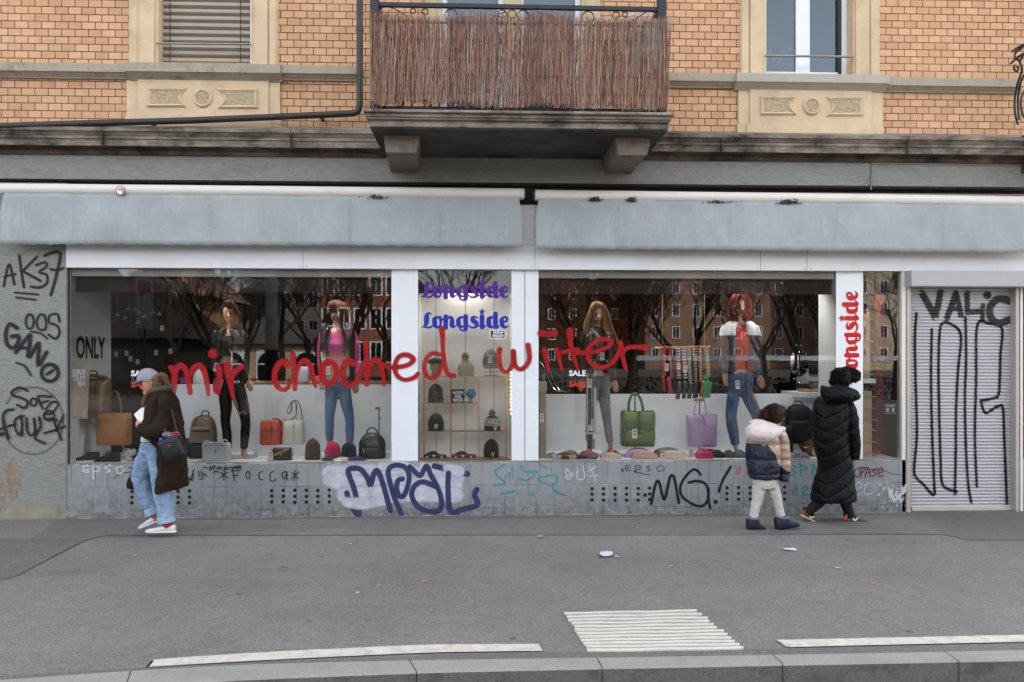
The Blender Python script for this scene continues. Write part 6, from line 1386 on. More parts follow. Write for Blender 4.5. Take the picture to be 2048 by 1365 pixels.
for i in range(2):
    for j in range(2):
        b = MB(); x0, x1 = (1241.5, 1276) if i == 0 else (1273.5, 1309); y0_, y1_ = (822, 862) if j == 0 else (857, 893)
        shape(b, x0, x1, y0_, y1_, .5, .1, [(0, .8, .35), (.08, .95, .75), (.25, 1, .98), (.5, 1.02, 1.05), (.75, 1, .95), (.93, .96, .7), (1, .84, .3)], 3.2, 28, 4); o = b.build('padded_panel', GRN, T, smooth=True)
        dm = o.modifiers.new('d', 'DISPLACE'); t_ = bpy.data.textures.get('crumple') or bpy.data.textures.new('crumple', 'CLOUDS'); t_.noise_scale = .05; dm.texture = t_; dm.strength = .03
b = MB(); shape(b, 1242, 1248, 823, 890, .5, .1, BODY, 3); shape(b, 1246, 1305, 868, 892, .5, .108, [(0, .9, .8), (.3, 1, 1), (.9, 1, 1), (1, .98, .9)], 4); b.build('gusset', mat('green_nylon_dark', '#455f28', .4), T, smooth=True)
for dy in (-.03, .05): handle(T, [(1257, 826, dy), (1258, 806, dy), (1263, 792, dy), (1270, 788, dy), (1278, 793, dy), (1284, 808, dy), (1287, 826, dy)], .5, .016, GRN)
b = MB(); b.tube([P(1270, 905, .62), P(1270, 789, .62)], .008, 8); b.lathe(P(1270, 790, .58), [(.03, -.01), (.03, .02)], 10); b.build('stand', mat('gunmetal', '#3a3733', .4), T)
price_tag(1269.5, 868, .385, 'price tag pinned on the green padded tote', '29', 19, 10.5, stand=False)
T = goods('tote_bag', 'lilac leather tote bag on a stand in the right window', 'tote bag', 1403, 893, .55); LIL = LEATHER('lilac_leather', '#ab92b8')
b = MB(); shape(b, 1373, 1434, 829, 893, .55, .09, [(0, .86, .8), (.05, .9, 1), (.4, .93, 1), (.8, .98, .75), (1, 1.0, .28)], 5); b.build('body', LIL, T, smooth=True)
for dy in (-.03, .05): handle(T, [(1388, 830, dy), (1391, 812, dy), (1396, 800, dy), (1404, 797, dy), (1408, 801, dy), (1411, 815, dy), (1413, 831, dy)], .55, .009, LIL, flat=.6)
handle(T, [(1400, 830, -.09), (1405, 833, -.1), (1409, 842, -.1), (1412, 852, -.1)], .55, .004, mat('dark_strap2', '#3a3440', .5), 'cord'); b = MB(); b.tube([P(1399, 905, .66), P(1399, 800, .66)], .007, 8); b.build('stand', mat('gunmetal', '#3a3733', .4), T); b = MB(); b.pbox(1389, 799, 1410, 803, .64, .68); b.build('stand_bar', mat('orange_bar', '#a8502c', .5), T, smooth=False)
# hanging phone bags
yh = .45
T = goods('hanging_rod', 'thin bamboo rod holding a row of phone bags', 'rod', 1365, 695, yh); b = MB(); b.tube([P(1310, 695.5, yh), P(1421, 693, yh)], .006, 8); b.build('rod', BAM, T); b = MB()
for px in (1324.5, 1409): b.tube([P(px, 695, yh), P(px, 545, yh)], .002, 5)
b.build('cord', mat('hemp_cord', '#8b7a5f', .9), T)
def m_weave(name, c0, c1, sc):
    m = bpy.data.materials.new(name); m.use_nodes = True; n, l = nt(m); b = n['Principled BSDF']; tc = n.new('ShaderNodeTexCoord'); sp = n.new('ShaderNodeSeparateXYZ'); l.new(tc.outputs['Object'], sp.inputs[0])
    f = math_n(n, l, 'ABSOLUTE', math_n(n, l, 'SINE', math_n(n, l, 'MULTIPLY', sp.outputs[2], sc))); l.new(mix_n(n, l, maprange(n, l, f, .55, .7), c0, c1), b.inputs['Base Color']); b.inputs['Roughness'].default_value = .7; return m
for k, (lb, xa, xb, w_, y1_, c0, c1, sc, px0, px1, py0, py1, cb, tilt) in enumerate((
    ('orange red phone bag on a plain strap at the left end of the rod', 1329.5, 1329, 4.5, 752, '#b5391c', '#b5391c', 1, 1325, 1333, 753, 784, '#a3301c', 3),
    ('magenta phone bag on a cord strap', 1339, 1342, 3.5, 756, '#a02058', '#a02058', 1, 1335, 1346, 757, 787, '#8f1f46', 4),
    ('brown phone bag on a pink and white patterned strap', 1356, 1357, 6, 757, '#caa596', '#6f4a42', 90, 1350, 1360, 766, 799, '#33241e', -4),
    ('black phone bag on a blue and white patterned strap', 1368, 1370, 5.5, 757, '#c4cbd8', '#2d4076', 90, 1363, 1372, 765, 798, '#1c1e24', -3),
    ('dark olive phone bag on a sage strap', 1378, 1380, 6, 762, '#8f9377', '#7d8266', 60, 1373, 1383, 766, 798, '#2c2f26', -4),
    ('black phone bag on a black and white dotted strap', 1391, 1391, 5.5, 768, '#b9ae9c', '#1e1c1b', 110, 1384, 1396, 766, 797, '#17181b', -2),
    ('tan phone bag on a peach patterned strap', 1399, 1401, 5.5, 764, '#c4957a', '#8a4c3e', 90, 1397, 1405, 763, 794, '#9c5a26', -5),
    ('bright green phone bag at the right end of the rod', 1413, 1416, 7, 752, '#a99c84', '#7d7361', 80, 1403, 1421, 763, 796, '#0f8a4d', -4))):
    T = goods('phone_bag', lb, 'phone bag', (px0+px1)/2, py1, yh, 'phone bags hanging from the rod')
    b = MB(); s = S(yh); sm = m_weave('strap_%d' % k, c0, c1, sc)
    for (x0, x1, dy) in ((xa, xb, -.012), (xa-2.5, xb+2.5, .012)):
        p0, p1 = P(x0, 693.5, yh), P(x1, y1_, yh); hw = w_/2/s; b.quad(p0+V((-hw, dy-.002, 0)), p1+V((-hw, dy-.002, 0)), p1+V((hw, dy-.002, 0)), p0+V((hw, dy-.002, 0))); b.quad(p0+V((hw, dy, 0)), p1+V((hw, dy, 0)), p1+V((-hw, dy, 0)), p0+V((-hw, dy, 0)))
    q = P(xa, 693.5, yh); b.box(q.x-w_/2/s, q.x+w_/2/s, yh-.016, yh+.016, q.z-.004, q.z+.009); b.build('strap', sm, T, smooth=False)
    if k == 7:
        b = MB(); b.ppoly([(1407, 750), (1421, 750), (1419, 757), (1416, 762), (1413, 756), (1410, 762), (1407, 757)], yh-.02, yh-.012); b.build('strap_end', mat('bright_green', '#0f8a4d', .4), T, smooth=False)
    b = MB(); shape(b, px0+1, px1-1, py0, py1, yh, .022, [(0, .85, .7), (.06, 1, 1), (.5, 1, 1), (.94, 1, 1), (1, .88, .7)], 4, lean=-tilt/s); b.build('pouch', LEATHER('pouch_%d' % k, cb), T, smooth=True)
    b = MB(); b.torus(P((px0+px1)/2-tilt*.9, py0-2, yh), .008, .0025, n=10, m=5); b.build('ring', CHROME, T)
price_tag(1334, 735, yh-.03, 'price tag hanging on the orange red phone bag strap', '39', 15, 8, -.08, False); price_tag(1357.5, 734, yh-.03, 'price tag hanging on the pink patterned strap', '45', 11, 7, .05, False); price_tag(1370.5, 738, yh-.03, 'price tag hanging on the blue patterned strap', '39', 15, 8.5, -.05, False)
# half-moon pouches in fans
def pouch(label, px0, px1, pyt, pyb, y, c):
    T = goods('half_moon_pouch', label, 'pouch', (px0+px1)/2, pyb, y, 'half-moon pouches on the window floor'); m = LEATHER('pouch_'+c.strip('#'), c)
    pts = [(px0+(px1-px0)*(.5-.5*math.cos(math.pi*k/14)), pyb-2-(pyb-pyt-2)*math.sin(math.pi*k/14)**.8) for k in range(15)]
    b = MB(); s = S(y); rings = []
    for dy, sc in ((-.03, .9), (-.02, .98), (0, 1), (.02, .98), (.03, .9)):
        cx = (px0+px1)/2; rings.append([P(cx+(x-cx)*sc, pyb-(pyb-y_)*sc, y)+V((0, dy, 0)) for x, y_ in pts+[((px0+px1)/2, pyb+.6)]])
    b.ring_loft(rings); b.build('body', m, T, smooth=True)
    b = MB(); b.tube([P(x, y_, y-.0)+V((0, 0, .001)) for x, y_ in pts], .003, 5); b.build('zip', mat('zip_grey', '#6d675f', .5), T)
PB = [('ochre pouch at the back of the leftmost fan', 1124, 1156, 901, 917, .42, '#8c6420'), ('silver grey pouch in the middle of the leftmost fan', 1116, 1153, 903, 917.5, .34, '#8b8c90'), ('dark plum pouch in front of the leftmost fan', 1111, 1152, 905, 918, .26, '#3b2228'),
 ('black pouch at the back of the second fan', 1158, 1192, 901.5, 916, .42, '#1d1d20'), ('orange red pouch in the middle of the second fan', 1160, 1197, 903, 917, .34, '#a83326'), ('magenta pouch in front of the second fan', 1155, 1193, 905.5, 918, .26, '#a51f55'),
 ('dark red pouch at the back of the third fan', 1203, 1240, 900, 916, .4, '#7f1d1c'), ('cream pouch in front of the third fan behind a price tag', 1200, 1243, 905.5, 919, .22, '#c2b9a9'),
 ('hot pink pouch at the back of the pink fan', 1253, 1300, 896, 916, .42, '#b8438c'), ('lilac pouch in the middle of the pink fan', 1248, 1305, 899, 917, .33, '#b49ac0'), ('blush pink pouch in front of the pink fan', 1262, 1316, 902, 919, .22, '#c49a8e'),
 ('olive pouch at the back of the cream fan', 1305, 1345, 897, 915, .45, '#5d5636'), ('bronze metallic pouch in the middle of the cream fan', 1310, 1362, 895, 916, .36, '#7c6250'), ('ivory pouch in front of the cream fan', 1318, 1371, 901, 918, .22, '#cdc5b3')]
for q in PB: pouch(*q)
rnd = random.Random(8)
for k, (px, c, lb) in enumerate(((1113, '#b9a9b5', 'pale pink patterned scrunchie at the left end of the row'), (1131, '#6b2a22', 'rust red patterned scrunchie in the row'), (1144, '#b5a583', 'beige patterned scrunchie in the row'), (1161, '#25242a', 'black and white patterned scrunchie in the row'), (1184, '#5b6672', 'grey and rose patterned scrunchie at the right end of the row'))):
    T = goods('scrunchie', lb, 'scrunchie', px, 919, .13, 'scrunchies in a row on the window floor'); b = MB(); c_ = P(px, 914.5, .15); s = S(.15); r = 6.5/s; pts = []; rr = []
    for i in range(41): a = 2*math.pi*i/40; pts.append(c_+V((r*1.2*math.cos(a), r*.9*math.sin(a), .006*math.sin(a*9)))); rr.append(.017+.006*math.sin(a*17+k))
    b.tube(pts, rr, 8); b.build('loop', mat('scrunchie_%d' % k, c, .7, .7, 70), T, smooth=True)
T = goods('hair_clip', 'pile of zebra striped hair clips beside the pale post', 'hair clip', 1103, 916, .25); b = MB()
for k in range(6): q = P(1096+k*2.6, 914-6*((k*37) % 5)/4, .25+.02*(k % 3)); b.torus(q, .022, .006, ax='xyz'[k % 3] if k % 3 else 'y', n=12, m=5)
b.build('loops', m_weave('zebra', '#b9b2a4', '#26231f', 300), T)
price_tag(1209.5, 911, .12, 'price tag before the cream and dark red pouches', '39'); price_tag(1327, 910, .12, 'price tag before the ivory pouch', '45'); price_tag(1382, 907, .12, 'price tag beside the folded pink scarves', '22')
T = goods('folded_scarf', 'bright pink folded scarf in front of two other scarves', 'scarf', 1408, 918, .22); b = MB(); shape(b, 1392, 1425, 904, 918, .22, .07, [(0, 1, 1), (.25, 1.0, 1), (.4, .98, .97), (.5, .93, .95), (.6, .96, .96), (.8, .9, .95), (1, .8, .9)], 5); b.build('cloth', mat('pink_cloth', '#c02a66', .7, .1, 30), T, smooth=True)
for lb, x0, x1, c in (('rose folded scarf behind the bright pink one', 1391, 1422, '#a33a55'), ('dark red folded scarf behind the bright pink one', 1408, 1436, '#7d1c28')):
    T = goods('folded_scarf', lb, 'scarf', (x0+x1)/2, 912, .4); b = MB(); shape(b, x0, x1, 898 if c == '#a33a55' else 899, 913, .42, .07, [(0, 1, 1), (.3, 1, 1), (.6, .8, .95), (1, .35, .8)], 3.4); b.build('cloth', mat('cloth'+c, c, .7), T, smooth=True)
for lb, x0, x1, c, in (('dark green felt slipper', 1424, 1448, '#12352a'), ('grey felt slipper in the right window', 1447, 1470, '#4e504d'), ('blue grey felt slipper under the mannequin foot', 1466, 1493, '#3c4a5e')):
    T = goods('slipper', lb, 'slipper', (x0+x1)/2, 915, .3, 'felt slippers on the window floor'); m = mat('felt'+c, c, .95, .15, 60, .4, 150)
    b = MB(); shape(b, x0, x1, 900, 915.5, .3, .07, [(0, .95, .95), (.15, 1, 1), (.5, .94, .96), (.8, .66, .75), (1, .25, .3)], 2.3, lean=-.004); b.build('upper', m, T, smooth=True); b = MB(); shape(b, x0, x1, 914, 916.5, .3, .072, [(0, 1, 1), (1, 1, 1)], 2.3, k=1); b.build('sole', mat('felt_sole', '#26272a', .8), T, smooth=True)
T = goods('cap', 'brown cap on a display head behind the girl', 'cap', 1559, 850, .5); b = MB(); shape(b, 1546, 1572, 838, 862, .5, .08, [(0, .95, .95), (.4, 1, 1), (.7, .8, .85), (1, .2, .2)], 2.2); b.build('crown', mat('brown_cap', '#5a4030', .8, .3, 12), T, smooth=True); b = MB(); shape(b, 1544, 1574, 854, 866, .47, .09, BODY, 2.4); b.build('band', mat('beige_band', '#8b7760', .8), T, smooth=True)
T = goods('backpack', 'large black backpack standing between the girl and the woman in black', 'backpack', 1597, 884, .45); KB = mat('black_canvas', '#0b0b0d', .75, .3, 20); KB2 = mat('black_canvas_soft', '#101013', .7, .3, 30)
b = MB(); shape(b, 1572, 1622, 810, 886, .45, .12, [(0, .85, .8), (.06, .97, 1), (.4, 1, 1), (.75, .98, .95), (.9, .82, .8), (.97, .6, .6), (1, .4, .4)], 3.4); b.build('body', KB, T, smooth=True); b = MB(); shape(b, 1577, 1618, 842, 882, .34, .04, BODY, 4); b.build('pocket', KB2, T, smooth=True); handle(T, [(1587, 812), (1589, 804.5), (1598, 803.5), (1603, 806), (1605, 812)], .45, .008, KB)
b = MB(); b.pbox(1588, 807, 1601, 809.5, .4, .42); b.build('label', mat('bag_label', '#9b9b9b', .6), T, smooth=False)
T = goods('bag', 'slim black bag standing under the large black backpack', 'bag', 1574, 916, .3); b = MB(); shape(b, 1561, 1583, 850, 917, .32, .08, BODY, 4); b.build('body', KB2, T, smooth=True); b = MB(); b.pbox(1570, 891, 1573, 892, .235, .24); b.build('emblem', TAGW, T, smooth=False)
b = MB(); b.pbox(1583, 884, 1612, 919, .7, .9); tag(b.build('display_riser', GREY_IN, smooth=False, bevel=.003), 'pale display block behind the patterned cloth pouches', 'display step')
T = goods('folded_cloth', 'blue white and red patterned folded cloth under a white label', 'cloth', 1596, 917, .2); b = MB(); shape(b, 1574, 1616, 905, 917.5, .22, .08, [(0, 1, 1), (.3, 1, 1), (.7, .9, .95), (1, .7, .8)], 3.4)
def m_print():
    m = bpy.data.materials.new('blue_flower_print'); m.use_nodes = True; n, l = nt(m); b = n['Principled BSDF']; tc = n.new('ShaderNodeTexCoord'); z = noise_n(n, l, tc.outputs['Object'], 45, 3, .7); l.new(ramp(n, l, z, [(.35, '#1a2450'), (.45, '#2a3f8c'), (.52, '#b9c0d0'), (.58, '#9a2c3c'), (.64, '#1a1d33')]), b.inputs['Base Color']); return m
b.build('cloth', m_print(), T, smooth=True); b = MB(); b.pbox(1588, 900, 1603, 905, .2, .205); b.build('label', TAGW, T, smooth=False)
T = goods('hat_bust', 'dark-skinned smiling display head wearing a black beanie', 'hat bust', 1612, 912, .4)
SK_D = mat('brown_skin', '#7d5540', .5, .08, 12, .1, 90)
b = MB(); s = S(.4); c = P(1612, 885, .4); b.ball(c, 15/s, 18/s, 21/s, 18, 12); b.ball(c+V((0, -.02, -13/s)), 11.5/s, 14/s, 10/s); b.tube([P(1612, 897, .43), P(1612, 913, .43)], [11/s, 13/s], 14); q = P(1611.5, 889, .4); b.ball(q+V((0, -18.5/s, 0)), 2.6/s, 4/s, 3/s); b.tube([q+V((0, -17/s, 9/s)), q+V((0, -18.5/s, 0))], [.006, .012], 8)
o = b.build('head', SK_D, T, smooth=True); remesh(o, .006, 4)
b = MB()
for dx in (-5.5, 5.5): b.ball(P(1611.5+dx, 880, .4-17.0/s), 2.4/s, .008, 1.1/s, 8, 5)
b.build('eye', mat('dark_eye', '#17110d', .3), T, smooth=True); b = MB()
for dx in (-5.5, 5.5): ribbon(b, [(1611.5+dx-3.5, 876.5, 1), (1611.5+dx, 875, 1.4), (1611.5+dx+3.5, 876.5, 1)], 0, .4-18.3/s)
b.build('eyebrow', mat('dark_eye', '#17110d', .3), T, smooth=False); b = MB(); ribbon(b, [(1605, 893.5, .8), (1611.5, 895.5, 2.6), (1618, 893.5, .8)], 0, .4-20.3/s); b.build('teeth', mat('teeth', '#d5cec4', .4), T, smooth=False)
b = MB(); shape(b, 1595, 1629, 852, 876, .4, .105, [(0, .93, .95), (.1, 1, 1), (.5, .97, .97), (.8, .7, .7), (1, .2, .2)], 2.2); b.build('beanie', KB, T, smooth=True)
# counter block, boxes, mirror and frames at the right of the window
T = goods('counter', 'white counter block with cardboard boxes at the right end of the window', 'counter', 1636, 918, .95); b = MB(); b.box(zx(1601, .8), zx(1672, .8), .8, 1.3, .588, zz(796, .8, 1630)); b.build('front', GREY_IN, T, smooth=False); b = MB(); b.box(zx(1598, .78), zx(1673, .78), .78, 1.35, zz(796, .78, 1630), zz(786, .78, 1630)); b.build('top', WHITE_IN, T, smooth=False, bevel=.002)
for lb, x0, x1, y0_, y1_, c, y in (('flat black box on the white counter', 1603, 1622, 768, 779, '#161616', 1.15), ('short cardboard box on the white counter', 1606, 1626, 779, 786, '#a5835f', .95), ('long cardboard box at the right of the white counter', 1631, 1650, 779, 786, '#a8876a', .95), ('grey box behind the cardboard on the counter', 1627, 1648, 763, 779, '#4d4b47', 1.2)):
    b = MB(); b.pbox(x0, y0_, x1, y1_, y, y+.15); T = goods('box', lb, 'box', (x0+x1)/2, y1_, y, 'boxes on the white counter'); b.build('carton', mat('carton'+c, c, .7, .1, 8), T, smooth=False, bevel=.003)
T = goods('mirror', 'round wall mirror with metal ball studs in the right window', 'mirror', 1597, 730, 1.4); b = MB(); c = P(1598, 728, 1.4); b.lathe(c, [(.13, 0), (.12, .01), (.0, .012)], 24, ax=V((0, -1, 0)), ex=V((1, 0, 0)), sx=1.0, sy=1.3); b.build('glass', mat('mirror_glass', '#8d9093', .05, .02, 4, metal=1), T, smooth=True); b = MB()
for x, y_ in ((1593, 691), (1603, 691), (1613, 708), (1613, 739), (1599, 765), (1589, 758)): b.ball(P(x, y_, 1.36), .014, n=8, m=6)
b.tube([P(1599, 740, 1.37), P(1599, 765, 1.37)], .004, 6); b.build('stud', CHROME, T)
for lb, x0, x1, y0_, y1_, y in (('tall dark framed picture on the rear wall by the pillar', 1647, 1667, 726, 778, 1.6), ('small dark framed picture above the counter', 1618, 1636, 713, 748, 1.7)):
    T = goods('picture', lb, 'picture', (x0+x1)/2, y1_, y); b = MB(); b.pbox(x0, y0_, x1, y1_, y, y+.02); b.build('frame', BLACK, T, smooth=False, bevel=.003); b = MB(); b.pbox(x0+2, y0_+2, x1-2, y1_-2, y-.003, y-.001); b.build('print', mat('picture_print', '#2b3c48', .3, .7, 7), T, smooth=False)
b = MB(); b.pbox(1596, 722, 1680, 790, 1.75, 1.8); b.build('display_side_wall', GREY_IN, BLD, smooth=False)
# far right pane: slatted display tower and opening-hours sign
yt = .35
T = goods('display_tower', 'tall pale wooden display tower with thin shelves behind the right pane', 'display tower', 1736, 918, yt)
for y0_, y1_ in ((626, 757), (783, 917)):
    b = MB(); b.pbox(1728, y0_, 1740 if y0_ < 700 else 1744, y1_, yt, yt+.3); b.build('column', mat('birch_ply', '#b99a76', .6, .12, 5, squash=(1, 1, .2)), T, smooth=False, bevel=.002)
for py in (637, 660, 682, 704.5, 727, 748.5, 793.5, 816.5, 839.5, 861, 884, 906):
    b = MB(); xx = 1748 if py < 770 else 1753; b.pbox(1726, py, xx, py+1.8, yt-.03, yt+.34); b.build('shelf', mat('birch_edge', '#a98d6c', .6), T, smooth=False)
b = MB(); b.pbox(1727, 758, 1752, 767, yt-.03, yt+.35); b.build('top', WHITE_IN, T, smooth=False)
for lb, px0, px1, pyt, pyb in (('red cap on the top of the wooden tower', 1727, 1733, 619, 626), ('red flat shoe on the lowest shelf of the wooden tower', 1744, 1759, 899, 906)):
    T = goods('cap' if pyb < 700 else 'shoe', lb, 'cap' if pyb < 700 else 'shoe', (px0+px1)/2, pyb, yt); b = MB(); shape(b, px0, px1, pyt, pyb, yt, .06, [(0, 1, 1), (.4, .9, .95), (1, .4, .5)], 2.4); b.build('body', mat('red_felt', '#a3161f', .7, .1, 20), T, smooth=True)
T = goods('opening_hours_sign', 'small black opening sign with two white number cards on the right pane', 'sign', 1780, 818, GY); b = MB(); b.pbox(1768, 808, 1793.5, 828.5, GY+.006, GY+.012); b.build('board', mat('sign_black', '#19191b', .6), T, smooth=False)
b = MB()
for e in ((1769, 809, 1792.5, 809.6), (1769, 827, 1792.5, 827.6)): b.pbox(*e, GY+.003, GY+.0055)
for e in ((1773, 817, 1778, 824), (1784, 817, 1789, 824)): b.pbox(*e, GY+.003, GY+.0055)
b.build('number_card', TAGW, T, smooth=False); text('lettering', 'WE CLOSE AT', 1771.5, 814.5, 3.4, GY+.0045, WHT, T, bold=.02, wid=19)
for tx, x in (('6', 1774.5), ('8', 1785.5)): text('lettering', tx, x, 823, 4.6, GY+.0022, TAGK, T, bold=.03, wid=2.6)
T = goods('poster_strip', 'strip of colourful small posters at the right edge of the right pane', 'poster', 1799, 780, .08)
for c_, y0_, y1_ in (('#1b1a1d', 728, 760), ('#a8683f', 760, 788), ('#2e7a55', 788, 806), ('#cfd3d4', 806, 815), ('#b9bcc0', 815, 850)):
    b = MB(); q = [P(1797, y0_, .4), P(1802, y0_, .1), P(1802, y1_, .1), P(1797, y1_, .4)]; b.face([b.vert(v) for v in q]); b.build('sheet', mat('poster'+c_, c_, .6, .3, 14), T, smooth=False)
# ================================================================== mannequins and people
def hand(b, y0, dy, wx, wy, tx, ty, s=1.0, curl=.3, side=1):
    """palm and five fingers hanging from the wrist (wx,wy) towards (tx,ty), all in picture points"""
    d = V((tx-wx, ty-wy)); L = d.length; d /= L; n = V((-d.y, d.x))*side; sc = S(y0+dy)
    pt = lambda a, c, q=0.: (wx+d.x*a*L+n.x*c*L, wy+d.y*a*L+n.y*c*L, dy+q)
    limb(b, y0, [(*pt(-.1, 0), .12*L, .02), (*pt(.1, 0), .16*L, .022), (*pt(.35, 0), .23*L, .02), (*pt(.5, 0), .22*L, .017)], 10, 2)
    for k, (c, le) in enumerate(((-.17, .4), (-.06, .5), (.06, .47), (.17, .36))):
        p = [pt(.45, c), pt(.45+le*.5, c*1.08, -.006), pt(.45+le*.85, c*1.05, .012*curl*3), pt(.45+le, c, .03*curl*3)]
        b.tube([P(q[0], q[1], y0+q[2]) for q in p], [.0095, .009, .008, .006], 6)
    p = [pt(.1, -.16), pt(.3, -.3, -.012), pt(.52, -.32, -.018), pt(.62, -.29, -.016)]
    b.tube([P(q[0], q[1], y0+q[2]) for q in p], [.011, .0105, .009, .007], 6)
def m_denim(name, c0, c1, wear='#8fb0d2', ws=.35):
    m = bpy.data.materials.new(name); m.use_nodes = True; n, l = nt(m); b = n['Principled BSDF']; tc = n.new('ShaderNodeTexCoord')
    mp = n.new('ShaderNodeMapping'); mp.inputs['Scale'].default_value = (5, 5, 2); l.new(tc.outputs['Object'], mp.inputs[0])
    z = noise_n(n, l, mp.outputs[0], 1.5, 5); col = ramp(n, l, z, [(.35, c0), (.65, c1)]); z2 = noise_n(n, l, tc.outputs['Object'], 140, 2)
    col = mix_n(n, l, maprange(n, l, z2, .4, .7, 0, ws), col, wear); l.new(col, b.inputs['Base Color']); b.inputs['Roughness'].default_value = .85
    bp = n.new('ShaderNodeBump'); bp.inputs['Strength'].default_value = .6; bp.inputs['Distance'].default_value = .02; mp2 = n.new('ShaderNodeMapping'); mp2.inputs['Scale'].default_value = (3, 3, 9); l.new(tc.outputs['Object'], mp2.inputs[0])
    l.new(noise_n(n, l, mp2.outputs[0], 2.2, 3), bp.inputs['Height']); l.new(bp.outputs[0], b.inputs['Normal']); return m
SKIN = mat('mannequin_skin', '#b3866a', .45, .05, 10, spec=.4); LIPS = mat('red_lips', '#7c1a1c', .4); EYE = mat('dark_eye', '#17110d', .3)
def hairmat(n, c): return mat(n, c, .5, .4, 14, .6, 60, squash=(1, 1, .15), spec=.15)
def figure(label, cx, top, sc, y0, legs, hands, turn=0, wd=.88):
    """a standing shop mannequin: one continuous body; lengths in picture points for a 300-point figure"""
    T = thing('mannequin', label, 'mannequin', (P(cx, 912, y0).x, y0, .59))
    X = lambda x: cx+x*sc*wd; Y = lambda y: top+y*sc; h = lambda r: r*sc*wd
    b = MB(); t = turn
    limb(b, y0, [(X(0), Y(1), 0, h(3), .03), (X(0), Y(5), 0, h(9), .07), (X(t*.3), Y(13), 0, h(12.5), .09), (X(t*.6), Y(22), -.006, h(12), .092), (X(t), Y(30), -.012, h(9.5), .08), (X(t*1.2), Y(36), -.022, h(6), .052), (X(t*1.2), Y(38.5), -.024, h(3), .03)], 18)
    limb(b, y0, [(X(0), Y(28), .02, h(6), .045), (X(0), Y(46), .012, h(6.2), .048), (X(0), Y(57), .01, h(14), .06)], 14)
    limb(b, y0, [(X(0), Y(53), .012, h(15), .05), (X(0), Y(60), .005, h(31), .075), (X(0), Y(74), -.005, h(28), .1), (X(0), Y(90), -.012, h(26), .118), (X(0), Y(112), .0, h(20), .085), (X(0), Y(134), 0, h(25), .1), (X(0), Y(151), 0, h(28.5), .112), (X(0), Y(164), 0, h(25), .09)], 20)
    b.tube([P(X(t*1.6), Y(19), y0-.092), P(X(t*1.9), Y(26.5), y0-.115), P(X(t*1.6), Y(27.5), y0-.09)], [.007, .014, .008], 8)
    for sd, (kx, ky), (ax, ay), (fx, fy) in legs:
        hx = sd*13
        limb(b, y0, [(X(hx), Y(150), 0, h(13.5), .085), (X(hx*1.05), Y(175), 0, h(12.5), .08), (kx*.5+X(hx)*.5, (ky+Y(170))/2, 0, h(11), .07), (kx, ky, -.005, h(8.4), .05), (kx*.6+ax*.4, ky*.6+ay*.4, .012, h(8.2), .05), (ax*.8+kx*.2, ay*.8+ky*.2, .01, h(6), .04), (ax, ay, .01, h(5.2), .038), (fx, fy-2, .0, h(5.4), .04)], 16)
        limb(b, y0, [(fx, fy-5, .03, h(5), .03), (fx+sd*1, fy-3.2, -.05, h(6), .035), (fx+sd*2, fy-2, -.13, h(6.5), .03), (fx+sd*2.2, fy-1.4, -.17, h(5), .015)], 12, 3)
    for sd, (ex, ey), (wx, wy), (tx, ty) in hands:
        limb(b, y0, [(X(sd*28), Y(58), 0, h(7), .05), (X(sd*32), Y(66), 0, h(7.6), .052), (ex, ey, .02, h(5.6), .042), (wx, wy, -.02, h(3.6), .027)], 12)
        hand(b, y0, -.02, wx, wy, tx, ty, side=-sd)
    o = b.build('body', SKIN, T, smooth=True); remesh(o, .0085, 5)
    # face paint
    b = MB()
    for dx in (-5, 5): b.ball(P(X(t*1.5+dx), Y(20), y0-.088+abs(dx+t)*.001), .014, .01, .0075, 8, 5)
    b.build('eye', EYE, T, smooth=True); b = MB()
    for dx in (-5, 5): b.tube([P(X(t*1.5+dx-3.4), Y(17), y0-.086), P(X(t*1.5+dx), Y(15.8), y0-.094), P(X(t*1.5+dx+3.4), Y(17), y0-.086)], .0035, 5)
    b.build('eyebrow', mat('brow', '#3a2a20', .6), T); b = MB(); b.ball(P(X(t*1.6), Y(31.5), y0-.093), .022, .013, .010, 10, 6); b.build('lips', LIPS, T, smooth=True)
    return T, X, Y, h
def cloth(T, y0, name, lofts, m, voxel=.011, disp=.0, ds=.12, smooth=5, n=18):
    b = MB()
    for q in lofts: limb(b, y0, q, n)
    o = b.build(name, m, T, smooth=True); remesh(o, voxel, smooth, disp, ds); return o
def strands(T, name, m, y0, paths, r=.006, jit=3, n=30, seed=1, drop=None):
    """hair as many thin locks following guide paths (px,py,dy)"""
    rnd = random.Random(seed); b = MB()
    for k in range(n):
        g = paths[k % len(paths)]; ox, oy, od = rnd.gauss(0, jit), rnd.gauss(0, jit*.4), rnd.gauss(0, .018); pts = []
        for i, q in enumerate(catmull(g, 4)):
            f = i/(4*(len(g)-1)); pts.append(P(q[0]+ox*(.5+f)+math.sin(f*7+k)*.8, q[1]+oy, y0+q[2]+od))
        m_ = len(pts); b.tube(pts, [r*(.5+.9*math.sin(math.pi*min(1, (i+1.5)/(m_+.5)))) for i in range(m_)], 5)
    return b.build(name, m, T, smooth=True)
YM_ = .52
BLKL = mat('black_leather', '#0a0a0b', .4, .25, 10, .4, 30, spec=.3); BLKC = mat('black_cotton', '#080808', .8, .2, 12, .4, 60)
